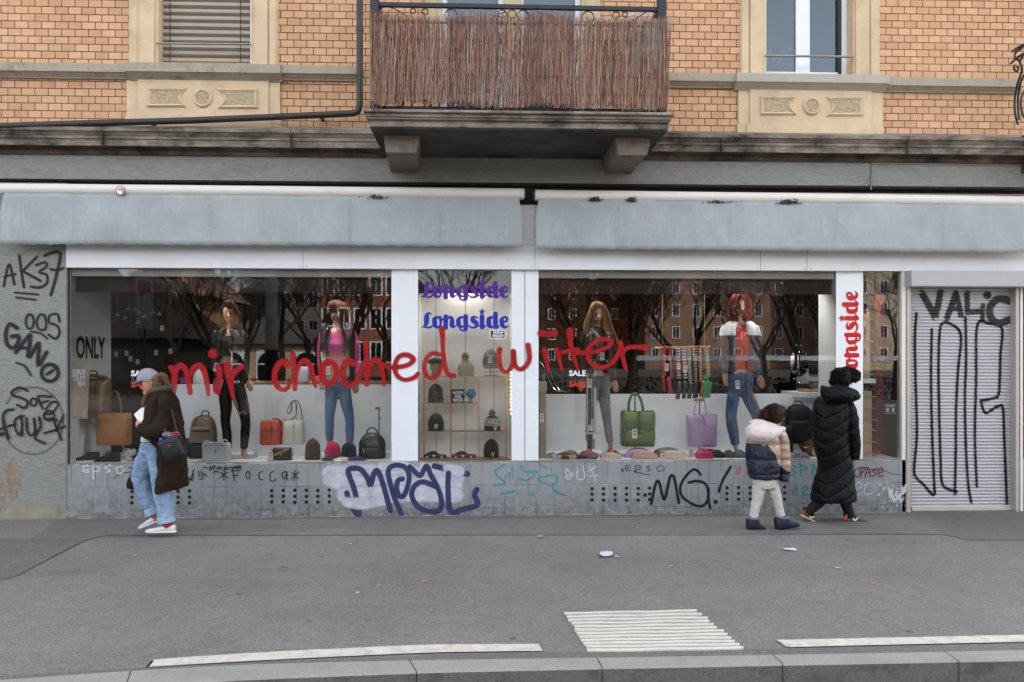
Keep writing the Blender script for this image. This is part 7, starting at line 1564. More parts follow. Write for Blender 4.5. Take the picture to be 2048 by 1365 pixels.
# 1: black hair, black cropped jacket
T, X, Y, h = figure('black-haired mannequin in a cropped black jacket and black trousers', 459, 607, 1.0, YM_, [(-1, (452, 842), (455, 892), (455, 906)), (1, (491, 845), (488, 893), (487, 911))], [(-1, (430, 718), (432, 757), (430, 783)), (1, (492, 722), (498, 760), (503, 785))], -1)
cloth(T, YM_, 'top', [[(X(0), Y(66), -.01, h(20), .1), (X(0), Y(78), -.015, h(25), .12), (X(0), Y(92), -.018, h(25), .128), (X(0), Y(104), -.01, h(22), .108)]], BLKC)
cloth(T, YM_, 'trousers', [[(X(0), Y(121), 0, h(24), .1), (X(0), Y(135), 0, h(27), .108), (X(0), Y(152), 0, h(30), .12), (X(0), Y(168), 0, h(27), .1)], [(X(-13), Y(150), 0, h(16), .1), (452, 810, 0, 11.8, .08), (451, 842, 0, 9.2, .06), (454, 868, .005, 9, .058), (456, 897, .0, 7.5, .05)], [(X(13), Y(150), 0, h(16), .1), (486, 812, 0, 11.5, .08), (491, 845, 0, 9.2, .06), (490, 870, .005, 8.8, .058), (488, 898, .0, 7, .048)]], BLKL, disp=.012, ds=.05)
b = MB()
for sd in (-1, 1):
    limb(b, YM_, [(X(sd*8), Y(55), -.0, h(5), .07), (X(sd*16), Y(62), -.03, h(12), .09), (X(sd*19), Y(80), -.035, h(11.5), .11), (X(sd*20), Y(98), -.03, h(11), .11), (X(sd*20), Y(110), -.02, h(10), .1)], 14)
limb(b, YM_, [(X(0), Y(56), .05, h(20), .05), (X(0), Y(75), .06, h(29), .06), (X(0), Y(110), .06, h(26), .05)], 14)
limb(b, YM_, [(X(-26), Y(58), 0, h(10), .07), (X(-33), Y(72), 0, h(10), .07), (430, 718, .02, 7.5, .055), (432, 757, -.02, 5.8, .042)], 14); limb(b, YM_, [(X(26), Y(58), 0, h(10), .07), (X(33), Y(72), 0, h(10), .07), (492, 722, .02, 7.5, .055), (498, 761, -.02, 5.8, .042)], 14)
o = b.build('jacket', BLKL, T, smooth=True); remesh(o, .01, 4, .012, .05)
b = MB()
for pa in ([(449, 719), (453, 727), (457, 718), (461, 727), (466, 719)], [(466, 721), (470, 727), (473, 719)]): b.tube([P(x, y_, YM_-.115) for x, y_ in pa], .003, 5)
for x, y_ in ((438, 709), (481, 712)): b.ball(P(x, y_, YM_-.13), .008, n=8, m=5)
b.build('lacing', mat('silver_stud', '#8f8f92', .3, metal=.8), T)
HB = hairmat('black_hair', '#15110f')
b = MB(); limb(b, YM_, [(459, 603, .02, 6, .05), (459, 610, .02, 14, .1), (460, 622, .045, 15.5, .1), (462, 645, .06, 17, .085), (464, 665, .07, 18, .07), (466, 682, .07, 13, .05)], 16); limb(b, YM_, [(452, 606, -.06, 5, .04), (459, 609, -.085, 10, .03), (467, 613, -.085, 7, .03)], 10); o = b.build('hair', HB, T, smooth=True); remesh(o, .009, 2)
strands(T, 'hair', HB, YM_, [[(447, 613, -.03), (441, 635, -.02), (440, 660, -.02), (444, 682, -.03)], [(472, 612, -.03), (479, 635, -.02), (482, 665, -.02), (480, 695, -.02)], [(470, 610, -.06), (476, 625, -.06), (480, 650, -.05)]], .007, 2.5, 36, 2)
b = MB(); b.lathe(V((P(480, 912, YM_).x, YM_, .5895)), [(.2, 0), (.2, .006)], 28); b.build('base_plate', CHROME, T)
price_tag(432, 735, .3, 'price tag hanging at the wrist of the black-haired mannequin', '49', 17, 8, -.3, False); price_tag(440, 769, .3, 'price tag hanging on the black trousers of the mannequin', '39', 18, 8, -.25, False)
# 2: brown fringe, pink top
T, X, Y, h = figure('brown-haired mannequin in a pink top, black padded vest and jeans', 676, 606, 1.0, YM_, [(-1, (659, 836), (659, 888), (655, 906)), (1, (699, 838), (701, 890), (702, 907))], [(-1, (642, 716), (644, 757), (645, 786)), (1, (713, 717), (711, 760), (712, 790))], -5, .95)
PINK = mat('pink_jersey', '#b8397c', .75, .1, 8, .4, 14)
cloth(T, YM_, 'top', [[(X(-1), Y(56), 0, h(15), .06), (X(0), Y(62), 0, h(32), .085), (X(0), Y(75), -.005, h(30), .108), (X(0), Y(90), -.015, h(28.5), .13), (X(0), Y(115), 0, h(24), .1), (X(0), Y(140), 0, h(29), .115), (X(0), Y(162), 0, h(32), .122)], [(X(-26), Y(59), 0, h(9), .065), (X(-32), Y(70), 0, h(9), .062), (642, 716, .02, 7.5, .052), (644, 758, -.02, 6, .04)], [(X(26), Y(59), 0, h(9), .065), (X(32), Y(70), 0, h(9.5), .064), (713, 717, .02, 8.5, .055), (711, 752, -.02, 6, .04)]], PINK, disp=.012, ds=.07)
JB = m_denim('blue_denim', '#3d5f86', '#56799f')
def trousers(m, hemL, hemR, legs, hipw=30, top=140):
    q = [[(X(0), Y(top), 0, h(26), .105), (X(0), Y(152), 0, h(hipw), .122), (X(0), Y(168), 0, h(27), .105)]]
    for sd, (kx, ky), (ax, ay), wk in legs: q.append([(X(sd*13), Y(150), 0, h(15), .098), (X(sd*13.5), Y(180), 0, h(13.8), .09), (kx, ky, 0, h(9.6*wk), .06), (kx*.45+ax*.55, ky*.45+ay*.55, .006, h(9.2*wk), .058), (ax, ay, 0, h(7.4*wk), .048)])
    return cloth(T, YM_, 'jeans', q, m, disp=.014, ds=.06)
trousers(JB, 0, 0, [(-1, (659, 836), (659, 882), 1), (1, (699, 838), (700, 884), 1)])
VEST = mat('black_padded_vest', '#16161a', .45, .2, 12, .9, 9, squash=(.5, .5, 3))
b = MB()
limb(b, YM_, [(652, 652, -.02, 7, .09), (652, 664, -.04, 11, .11), (651, 690, -.05, 10, .12), (651, 730, -.04, 11, .12), (652, 755, -.04, 12, .12)], 14); limb(b, YM_, [(693, 650, -.02, 8, .09), (697, 664, -.04, 13, .11), (698, 690, -.05, 12, .12), (698, 730, -.04, 12, .12), (698, 762, -.04, 13, .12)], 14); limb(b, YM_, [(676, 650, .07, 24, .05), (676, 700, .08, 33, .06), (676, 760, .08, 34, .06)], 14)
o = b.build('vest', VEST, T, smooth=True); remesh(o, .01, 4)
HBR = hairmat('brown_hair', '#4a2d1d')
b = MB(); limb(b, YM_, [(674, 601, .01, 6, .05), (674, 607, .01, 16, .1), (676, 618, .03, 16.5, .105), (681, 636, .06, 14, .08), (684, 648, .07, 10, .05)], 16); limb(b, YM_, [(660, 608, -.07, 6, .04), (667, 612, -.1, 11, .03), (669, 619, -.105, 12, .025), (671, 624, -.1, 8, .02)], 12); o = b.build('hair', HBR, T, smooth=True); remesh(o, .009, 2)
strands(T, 'hair', HBR, YM_, [[(664, 606, -.09), (660, 616, -.11), (658, 628, -.1)], [(676, 606, -.09), (674, 617, -.115), (674, 626, -.11)], [(690, 612, -.04), (695, 630, -.03), (694, 655, -.02), (690, 672, -.01)], [(686, 608, -.06), (690, 625, -.05), (690, 650, -.03)]], .006, 2.5, 48, 4)
price_tag(645.5, 712, .36, 'price tag hanging on the black padded vest', '59', 16, 7, .12, False); price_tag(656, 742, .34, 'price tag hanging on the pink top', '25', 17, 8, 0, False); price_tag(645.5, 776, .36, 'price tag hanging on the blue jeans of the pink-topped mannequin', '49', 18, 8, .05, False)
# 3: blond, black jacket, grey jeans
T, X, Y, h = figure('blond mannequin in a black biker jacket and grey jeans', 1196, 610, 1.0, YM_, [(-1, (1180, 842), (1178, 886), (1178, 906)), (1, (1214, 842), (1221, 888), (1221, 907))], [(-1, (1164, 718), (1163, 760), (1161, 785)), (1, (1228, 718), (1229, 760), (1233, 788))], 0)
trousers(m_denim('grey_denim', '#4d4f52', '#77797b', '#9a9c9e', .5), 0, 0, [(-1, (1180, 842), (1178, 884), 1), (1, (1214, 842), (1220, 886), 1)])
cloth(T, YM_, 'jumper', [[(X(0), Y(44), .005, h(9), .065), (X(0), Y(54), .005, h(15), .075), (X(0), Y(63), 0, h(30), .09), (X(0), Y(90), -.015, h(28), .13), (X(0), Y(115), 0, h(24), .105), (X(0), Y(132), 0, h(27), .112)]], mat('brown_jumper', '#33261f', .9, .3, 30, .5, 60))
b = MB()
for sd in (-1, 1): limb(b, YM_, [(X(sd*10), Y(56), -.0, h(6), .08), (X(sd*19), Y(63), -.03, h(13), .1), (X(sd*21), Y(84), -.035, h(12.5), .12), (X(sd*20), Y(112), -.03, h(13), .115), (X(sd*19), Y(136), -.02, h(14), .11)], 14)
limb(b, YM_, [(X(0), Y(56), .06, h(20), .05), (X(0), Y(75), .07, h(30), .06), (X(0), Y(136), .07, h(30), .05)], 14)
for sd, e, w_ in ((-1, (1164, 718), (1163, 760)), (1, (1228, 718), (1229, 760))): limb(b, YM_, [(X(sd*26), Y(58), 0, h(10.5), .075), (X(sd*34), Y(72), 0, h(10.5), .07), (*e, .02, 8, .056), (*w_, -.02, 6.3, .045)], 14)
o = b.build('jacket', BLKL, T, smooth=True); remesh(o, .01, 4, .012, .05); b = MB(); b.ppoly([(1182, 661), (1187, 659), (1202, 674), (1197, 676)], YM_-.16, YM_-.15); b.build('lapel', mat('grey_lining', '#8c9091', .5), T, smooth=False); b = MB()
for x, y_ in ((1176, 672), (1218, 674), (1214, 723)): b.ball(P(x, y_, YM_-.15), .011, n=8, m=5)
b.tube([P(1190, 676, YM_-.165), P(1197, 700, YM_-.16), P(1200, 742, YM_-.15)], .004, 5); b.build('stud', CHROME, T)
HBL = hairmat('blond_hair', '#6f5535')
b = MB(); limb(b, YM_, [(1196, 604, .02, 6, .05), (1195, 611, .02, 14.5, .1), (1195, 625, .045, 16.5, .1), (1194, 650, .06, 18, .07), (1192, 672, .06, 18, .05)], 16); o = b.build('hair', HBL, T, smooth=True); remesh(o, .009, 2)
strands(T, 'hair', HBL, YM_, [[(1190, 607, -.07), (1181, 622, -.06), (1177, 650, -.06), (1175, 690, -.1)], [(1202, 607, -.07), (1211, 625, -.06), (1219, 655, -.07), (1233, 700, -.1)], [(1203, 609, -.07), (1210, 628, -.05), (1213, 650, -.06), (1220, 685, -.12)], [(1187, 610, -.08), (1179, 630, -.05), (1173, 655, -.05), (1174, 672, -.08)], [(1193, 605, -.09), (1188, 612, -.1), (1184, 622, -.09)]], .0065, 2.6, 70, 6)
price_tag(1204.5, 713, .34, 'price tag hanging on the black biker jacket', '79', 16, 9, .05, False)
# 4: red hair, navy jacket
YM_ = .56
T, X, Y, h = figure('red-haired mannequin in an open navy and white jacket over a red shirt', 1480, 592, 1.08, YM_, [(-1, (1463, 835), (1471, 892), (1474, 909)), (1, (1518, 838), (1520, 893), (1522, 909))], [(-1, (1446, 712), (1448, 748), (1456, 776)), (1, (1515, 716), (1521, 752), (1526, 780))], 3, .86)
trousers(m_denim('dark_denim', '#22344f', '#34507a', '#6f8fb5', .3), 0, 0, [(-1, (1462, 835), (1471, 890), 1.25), (1, (1517, 838), (1519, 892), 1.3)], 31)
cloth(T, YM_, 'shirt', [[(X(0), Y(54), 0, h(14), .06), (X(0), Y(62), 0, h(31), .09), (X(0), Y(90), -.012, h(28), .125), (X(0), Y(115), 0, h(25), .11), (X(0), Y(136), 0, h(28), .118)]], mat('red_jersey', '#a3140f', .8, .1, 8, .3, 20))
b = MB()
for sd in (-1, 1): limb(b, YM_, [(X(sd*12), Y(52), -.0, h(7), .08), (X(sd*22), Y(60), -.03, h(14), .1), (X(sd*23), Y(84), -.035, h(13), .125), (X(sd*23), Y(112), -.03, h(13), .12), (X(sd*22), Y(140), -.02, h(13), .115)], 14)
limb(b, YM_, [(X(0), Y(54), .07, h(22), .05), (X(0), Y(75), .08, h(33), .06), (X(0), Y(140), .08, h(33), .05)], 14)
for sd, e, w_ in ((-1, (1446, 712), (1449, 748)), (1, (1515, 716), (1521, 752))): limb(b, YM_, [(X(sd*27), Y(58), 0, h(12), .08), (X(sd*34), Y(74), 0, h(12), .075), (*e, .02, 9.5, .06), (*w_, -.02, 7.5, .048)], 14)
def m_band(name, lo, hi, zcut, z2=99, third='#000000'):
    m = bpy.data.materials.new(name); m.use_nodes = True; n, l = nt(m); bb = n['Principled BSDF']; tc = n.new('ShaderNodeTexCoord'); sp = n.new('ShaderNodeSeparateXYZ'); l.new(tc.outputs['Object'], sp.inputs[0])
    c = mix_n(n, l, maprange(n, l, sp.outputs[2], zcut-.002, zcut+.002), lo, hi); c = mix_n(n, l, maprange(n, l, sp.outputs[2], z2-.002, z2+.002), c, third); l.new(c, bb.inputs['Base Color']); bb.inputs['Roughness'].default_value = .6
    bp = n.new('ShaderNodeBump'); bp.inputs['Strength'].default_value = .6; bp.inputs['Distance'].default_value = .015; l.new(noise_n(n, l, tc.outputs['Object'], 16, 3), bp.inputs['Height']); l.new(bp.outputs[0], bb.inputs['Normal']); return m
zrel = lambda py: P(1480, py, YM_-.1).z-.59
o = b.build('jacket', m_band('navy_white_jacket', '#161c33', '#b9bcc0', zrel(671)), T, smooth=True); remesh(o, .01, 4, .01, .06); text('lettering', 'petrol', 1489, 669, 5.5, YM_-.185, WHT, T, bold=.03, wid=21, shear=.25, rot=.12)
HR = hairmat('red_hair', '#5a130b')
b = MB(); limb(b, YM_, [(1479, 584, .02, 6, .05), (1479, 592, .02, 15, .1), (1479, 606, .045, 17.5, .1), (1478, 626, .05, 17.5, .08), (1476, 645, .05, 15, .05)], 16); o = b.build('hair', HR, T, smooth=True); remesh(o, .009, 2)
strands(T, 'hair', HR, YM_, [[(1478, 586, -.07), (1466, 598, -.08), (1462, 620, -.08), (1464, 642, -.08)], [(1484, 586, -.07), (1494, 600, -.07), (1497, 622, -.07), (1496, 640, -.08)], [(1480, 587, -.08), (1474, 597, -.1), (1470, 610, -.1)], [(1470, 592, -.06), (1462, 610, -.05), (1460, 632, -.05)]], .0065, 2.6, 60, 8)
price_tag(1475.5, 770, .38, 'price tag hanging on the dark jeans of the red-haired mannequin', '69', 17, 9, .05, False)

# ------------------------------------------------------------------ people
PSK = mat('skin', '#b98468', .5, .08, 14, .15, 120, spec=.35)
def shoe(T, y0, dy, hx, hy, tx, ty, rows, ms, mu, solerows=None, lace=None, hd=1.0, name='shoe'):
    """heel and toe of the sole in picture points; rows: (0..1 along, bottom, top in points, half width in m)"""
    d = V((tx-hx, ty-hy)); L = d.length; d /= L; n = V((d.y, -d.x)); n = n if n.y < 0 else -n; s = S(y0+dy)
    def loft(rr, m, nm, par):
        rings = []
        for f, bo, to, hw in catmull(rr, 4):
            px, py = hx+d.x*L*f+n.x*(bo+to)/2, hy+d.y*L*f+n.y*(bo+to)/2
            c = P(px, py, y0+dy); up = V((n.x, 0, -n.y)); rings.append(ellipse_ring(c, V((0, hw*hd, 0)), up*((to-bo)/2/s), 16, 3))
        b = MB(); b.ring_loft(rings); return b.build(nm, m, par, smooth=True)
    up_ = loft(rows, mu, name, T); loft(solerows or [(-.02, 0, 2.5, .025), (.05, 0, 4, .038), (.3, 0, 3.6, .038), (.6, 0, 3.4, .045), (.88, .3, 3.6, .042), (1, 1.2, 3.6, .022)], ms, 'sole', up_)
    if lace:
        b = MB()
        for k in range(4):
            f = .42+.08*k; to = [r for r in rows if r[0] >= f][0][2]*.98; px, py = hx+d.x*L*f+n.x*to, hy+d.y*L*f+n.y*to; c = P(px, py, y0+dy); b.tube([c+V((-.012, -.03, -.01)), c+V((0, -.005, .006)), c+V((.012, .03, -.006))], .0035, 5)
        b.build('lace', lace, up_)
    return up_
# --- the woman in the cap, walking left, reading a sheet of paper
y0 = -.78
T = thing('person', 'woman in a grey cap, dark coat and jeans walking left with a paper', 'person', (P(310, 1063, y0).x, y0, 0))
b = MB()
limb(b, y0, [(306, 743, 0, 6, .03), (305, 748, 0, 14, .065), (304, 757, 0, 18.5, .077), (302, 767, 0, 18, .078), (300, 775, 0, 14.5, .07), (297, 783, 0, 9.5, .052), (294.5, 788.5, 0, 4.5, .03)], 18)
b.tube([P(286.5, 768, y0), P(282.6, 777, y0), P(286.5, 779.5, y0)], [.008, .013, .009], 8); b.ball(P(287.5, 785, y0), .014, .02, .009, 10, 6); b.ball(P(290.5, 789, y0), .018, .02, .013, 10, 6)
b.ball(P(303.5, 766.5, y0-.078), .014, .01, .026, 10, 6)
limb(b, y0, [(306, 776, 0, 10, .055), (313, 786, 0, 11, .06), (320, 796, 0, 20, .1)], 14)
limb(b, y0, [(321, 792, 0, 18, .16), (322, 830, 0, 23, .17), (316, 865, 0, 20, .15), (310, 890, 0, 21, .16)], 16)
limb(b, y0, [(303, 885, .08, 13, .08), (285, 950, .09, 11, .065), (301, 1010, .08, 7, .042), (310, 1042, .08, 6, .038)], 12); limb(b, y0, [(310, 885, -.08, 13, .08), (321, 965, -.09, 11, .065), (332, 1030, -.09, 8, .045), (337, 1052, -.09, 7, .04)], 12)
limb(b, y0, [(333, 800, -.17, 10, .06), (319, 862, -.22, 9, .055), (288, 857, -.18, 6, .04), (280, 854, -.17, 5, .03)], 12); limb(b, y0, [(318, 800, .17, 10, .06), (308, 860, .2, 9, .055), (286, 850, .05, 5, .035)], 12)
hand(b, y0, -.165, 281, 857, 273, 841, curl=.1, side=1)
o = b.build('body', PSK, T, smooth=True); remesh(o, .0075, 4)
COAT = mat('dark_brown_coat', '#261a11', .8, .3, 5, .7, 12, spec=.15, dirt=('#2b2214', .5, 4))
cloth(T, y0, 'coat', [[(324, 781, 0, 13, .11), (325, 789, 0, 20, .18), (325, 803, 0, 28, .215), (326, 830, 0, 33, .225), (329, 860, 0, 36.5, .23), (341, 885, 0, 25.5, .225), (343, 920, 0, 25.5, .225), (344, 955, 0, 27, .23), (344, 972, 0, 28, .235), (345, 979, 0, 27, .235)],
  [(318, 800, .16, 12, .09), (306, 850, .19, 14, .08), (290, 866, .12, 14, .07), (282, 868, .06, 10, .05)],
  [(308, 880, .13, 10, .06), (299, 910, .14, 14, .05), (287, 942, .15, 21, .04), (280, 968, .16, 25, .035), (279, 978, .16, 26, .03)]], COAT, .012, .035, .13, 4, 22)
cloth(T, y0, 'sleeve', [[(333, 794, -.16, 12, .085), (333, 806, -.19, 15, .095), (332, 825, -.2, 16, .095), (322, 856, -.235, 18, .09), (306, 865, -.235, 16.5, .085), (292, 862, -.215, 13.5, .07), (281, 857.5, -.185, 11, .058)]], COAT, .011, .04, .07, 3, 22)
b = MB(); ribbon(b, [(321, 862, 1.6), (318.5, 900, 1.6), (316.5, 940, 1.6), (315.5, 966, 1.6)], 0, y0-.2); b.build('coat_edge', mat('coat_edge', '#1d1511', .8), T, smooth=False)
b = MB(); b.tube([P(330, 969, y0-.235), P(348, 967, y0-.245), P(362, 961, y0-.22)], .006, 6); b.build('pocket_flap', COAT, T)
b = MB(); limb(b, y0, [(301, 786, 0, 4, .09), (310, 783.5, 0, 8, .125), (324, 780, 0, 9.5, .14), (337, 776.5, 0, 8, .12), (343, 775, 0, 4, .07)], 16); o = b.build('collar', mat('olive_collar', '#4b4434', .85, .3, 12, .5, 40), T, smooth=True); remesh(o, .009, 3, .014, .05)
JL = m_denim('pale_denim', '#536f91', '#7d98b4', '#b4c2d0', .4)
cloth(T, y0, 'jeans', [[(306, 876, 0, 17, .14), (306, 890, 0, 20, .16), (306, 905, 0, 22, .15)], [(303, 885, .07, 17.5, .1), (297, 908, .08, 19, .1), (287, 935, .09, 19.5, .1), (283, 956, .09, 18, .09), (290, 983, .09, 16.5, .085), (300, 1008, .08, 15, .078), (307, 1027, .08, 13.5, .072)],
  [(309, 885, -.07, 18, .1), (314, 910, -.08, 20, .105), (320, 945, -.09, 19, .1), (324, 975, -.09, 17.5, .09), (329, 1005, -.09, 16.5, .085), (333, 1035, -.09, 15.5, .08), (334, 1044, -.09, 15.5, .08)]], JL, .010, .026, .06, 3)
cloth(T, y0, 'turn_up', [[(331.5, 1032, -.09, 16.5, .085), (334, 1046, -.09, 16.8, .086)]], mat('denim_inside', '#8fa9c4', .85, .1, 30), .008, 0, .1, 2); cloth(T, y0, 'turn_up', [[(303, 1016, .08, 15.5, .082), (308, 1030, .08, 14.5, .078)]], mat('denim_inside', '#8fa9c4', .85), .008, 0, .1, 2)
WSH = mat('white_shoe', '#d6d6d8', .5, .04, 12); SOLW = mat('white_sole', '#e2e1de', .5, .03, 8)
ROWS = [(0, 3, 13, .026), (.06, 3, 15, .035), (.25, 3, 15.5, .037), (.4, 3, 13.5, .038), (.6, 3, 10, .042), (.82, 3, 7.5, .042), (.96, 3, 6, .032), (1, 3, 4.5, .015)]
shoe(T, y0, -.09, 351, 1065, 292, 1065.5, ROWS, SOLW, WSH, lace=mat('white_lace', '#e2e2e2', .7)); shoe(T, y0, .08, 327, 1040, 279, 1059, ROWS, SOLW, WSH, lace=mat('white_lace', '#e2e2e2', .7))
b = MB(); b.tube([P(310, 1030, y0+.08), P(316, 1040, y0+.08)], [.045, .04], 12); b.build('sock', mat('striped_sock', '#a8552a', .8, .6, 30), T)
b = MB(); b.tube([P(334, 1045, y0-.09), P(339, 1054, y0-.09)], [.05, .045], 12); b.build('sock', mat('red_sock', '#9c2b2b', .8), T)
CAP = mat('grey_cap_cloth', '#8c8b93', .8, .08, 14, .3, 120)
cloth(T, y0, 'cap', [[(303, 738.5, 0, 4, .03), (302, 741, 0, 12, .058), (300.5, 746, 0, 19, .082), (299, 753, 0, 22.3, .09), (298, 759, 0, 22.8, .092), (297.4, 763, 0, 22, .09)], [(292, 758.5, 0, 3.2, .08), (282, 763, 0, 2.4, .085), (273, 767.6, 0, 1.8, .066), (266.5, 771, 0, 1.2, .03)]], CAP, .006, 0, .1, 3)
HW = hairmat('dark_blond_hair', '#5d4935')
cloth(T, y0, 'hair', [[(312, 752, 0, 8, .075), (318, 759, 0, 9, .07), (320, 770, 0, 9, .06), (322, 780, 0, 7, .05)], [(319, 748, 0, 5, .03), (326, 753, 0, 7, .045), (332, 763, 0, 7, .045), (335, 774, 0, 5.5, .035)], [(306, 757, -.06, 5, .03), (310, 765, -.07, 5.5, .03), (314, 776, -.07, 6, .03)]], HW, .007, .012, .03, 2)
strands(T, 'hair', HW, y0, [[(316, 752, -.05), (326, 757, -.05), (334, 768, -.05), (338, 778, -.05)], [(309, 757, -.085), (313, 768, -.085), (320, 780, -.08)], [(297, 786, -.05), (290, 796, -.08), (287, 806, -.1), (286, 814, -.1)]], .004, 2.2, 60, 12)
b = MB(); c = P(287.5, 771, y0-.045); b.torus(c, .024, .003, 'y', 14, 5); b.tube([P(290.5, 770, y0-.06), P(302, 765.5, y0-.085)], .003, 5); b.build('glasses', mat('dark_glasses', '#1a1513', .3), T)
b = MB(); b.ball(P(289.8, 771.5, y0-.058), .008, .006, .005, 8, 5); b.build('eye', EYE, T, smooth=True)
cloth(T, y0, 'shirt', [[(305, 866, -.02, 14, .17), (305, 874, -.02, 17, .175), (305, 882, -.02, 18, .17)]], mat('white_shirt', '#c4c2be', .8), .009, 0, .1, 2)
yb = y0-.3; BT = thing('shoulder_bag', 'black leather bucket bag with red handles hanging at the capped woman’s side', 'handbag', P(346, 925, yb))
b = MB(); limb(b, yb, [(356, 918.5, 0, 18.5, .04), (354, 914, 0, 20.5, .055), (349, 903, 0, 21.5, .062), (343, 888, 0, 21.5, .06), (338.5, 877, 0, 20.5, .05)], 24, 4, 4.5); b.build('body', LEATHER('black_bag_leather', '#14161c'), BT, smooth=True)
b = MB(); limb(b, yb, [(341, 884, 0, 22.5, .066), (338, 876, 0, 21.8, .06)], 24, 2, 4.5, smoothed=False); b.build('rim', LEATHER('black_bag_rim', '#1b1d24'), BT); b = MB(); b.tube([P(331, 880, yb), P(329, 840, yb+.02), P(331, 800, yb+.08), P(333, 786, yb+.14)], .009, 8, flat=.5); b.tube([P(356, 872, yb), P(346, 830, yb+.03), P(338, 790, yb+.14)], .008, 8, flat=.5); b.build('strap', LEATHER('black_bag_rim', '#1b1d24'), BT)
b = MB()
for pa in ([(342, 873), (343, 868), (349, 865.5), (356, 866), (358.5, 870)], [(344, 872), (350, 869), (356, 873), (358, 877)]): b.tube([P(x, y_, yb-.02) for x, y_ in [tuple(q) for q in catmull(pa, 4)]], .0075, 7)
b.build('red_handle', mat('coral_red', '#c2243a', .45), BT); b = MB(); b.ball(P(334, 870, yb), .05, .04, .035, 10, 7); b.ball(P(341, 872, yb), .04, .04, .03, 10, 7); b.build('crumpled_film', mat('grey_film', '#55585f', .15, .6, 30, .8, 40, coat=.5), BT, smooth=True); b = MB(); b.ball(P(322, 879, yb-.03), .02, .02, .016); b.build('blue_cap', mat('blue_plastic', '#2456a8', .4), BT, smooth=True); b = MB(); b.ball(P(339, 892, yb-.062), .006, n=8, m=5); b.build('stud', CHROME, BT)
PA = thing('paper', 'white sheet of paper with lines of writing held by the woman in the cap', 'paper', P(283, 828, y0-.13)); b = MB(); q = [P(268, 829, y0-.1), P(279.5, 849, y0-.15), P(299, 820, y0-.14), P(293, 807, y0-.09)]; nn = (q[1]-q[0]).cross(q[3]-q[0]).normalized()*.002; b.ring_loft([q, [v-nn for v in q]]); b.build('sheet', mat('white_paper', '#dcdbe2', .6, .02), PA, smooth=False)
b = MB(); E1 = (q[3]-q[0]); E2 = (q[1]-q[0]); nf = nn.normalized()*.0015
if nf.y > 0: nf = -nf
for k, (a0, a1) in enumerate(((.2, .85), (.3, .75), (.15, .9), (.25, .6))): r0 = q[0]+E2*(.25+.13*k)+nf; b.quad(r0+E1*a0, r0+E1*a0+E2*.022, r0+E1*a1+E2*.022, r0+E1*a1)
b.build('writing', mat('grey_ink', '#77747a', .7), PA, smooth=False)
# --- the girl
y0 = -.76
T = thing('person', 'girl in a pink, gold and navy padded jacket with pale trousers walking right', 'person', (P(1545, 1063, y0).x, y0, 0))
b = MB()
limb(b, y0, [(1547, 811, 0, 7, .04), (1547, 817, 0, 15, .075), (1548, 828, 0, 18, .088), (1550, 839, 0, 16, .085), (1551, 848, 0, 11, .07), (1551, 853, 0, 6, .045)], 18); limb(b, y0, [(1545, 842, .02, 8, .05), (1541, 858, .02, 10, .055), (1538, 868, 0, 18, .09)], 12)
limb(b, y0, [(1535, 866, 0, 24, .1), (1532, 910, 0, 25, .12), (1530, 950, 0, 24, .12), (1531, 968, 0, 22, .11)], 14); b.tube([P(1564, 838, y0+.03), P(1567.5, 841, y0+.03), P(1565, 843, y0+.03)], [.006, .01, .007], 8)
for l_ in ([(1521, 955, .0, 10, .065), (1514, 1000, 0, 6.5, .045), (1507, 1038, 0, 4.5, .03)], [(1541, 955, 0, 10, .065), (1553, 1000, 0, 6.5, .045), (1561, 1036, 0, 4.5, .03)], [(1560, 872, 0, 9, .06), (1566, 915, -.02, 8, .055), (1567, 958, -.02, 6, .04)], [(1508, 875, .02, 8, .06), (1502, 912, .04, 7, .05), (1503, 940, .06, 5, .04)]): limb(b, y0, l_, 12)
hand(b, y0, -.02, 1567, 955, 1567, 966, side=-1)
o = b.build('body', PSK, T, smooth=True); remesh(o, .0075, 4)
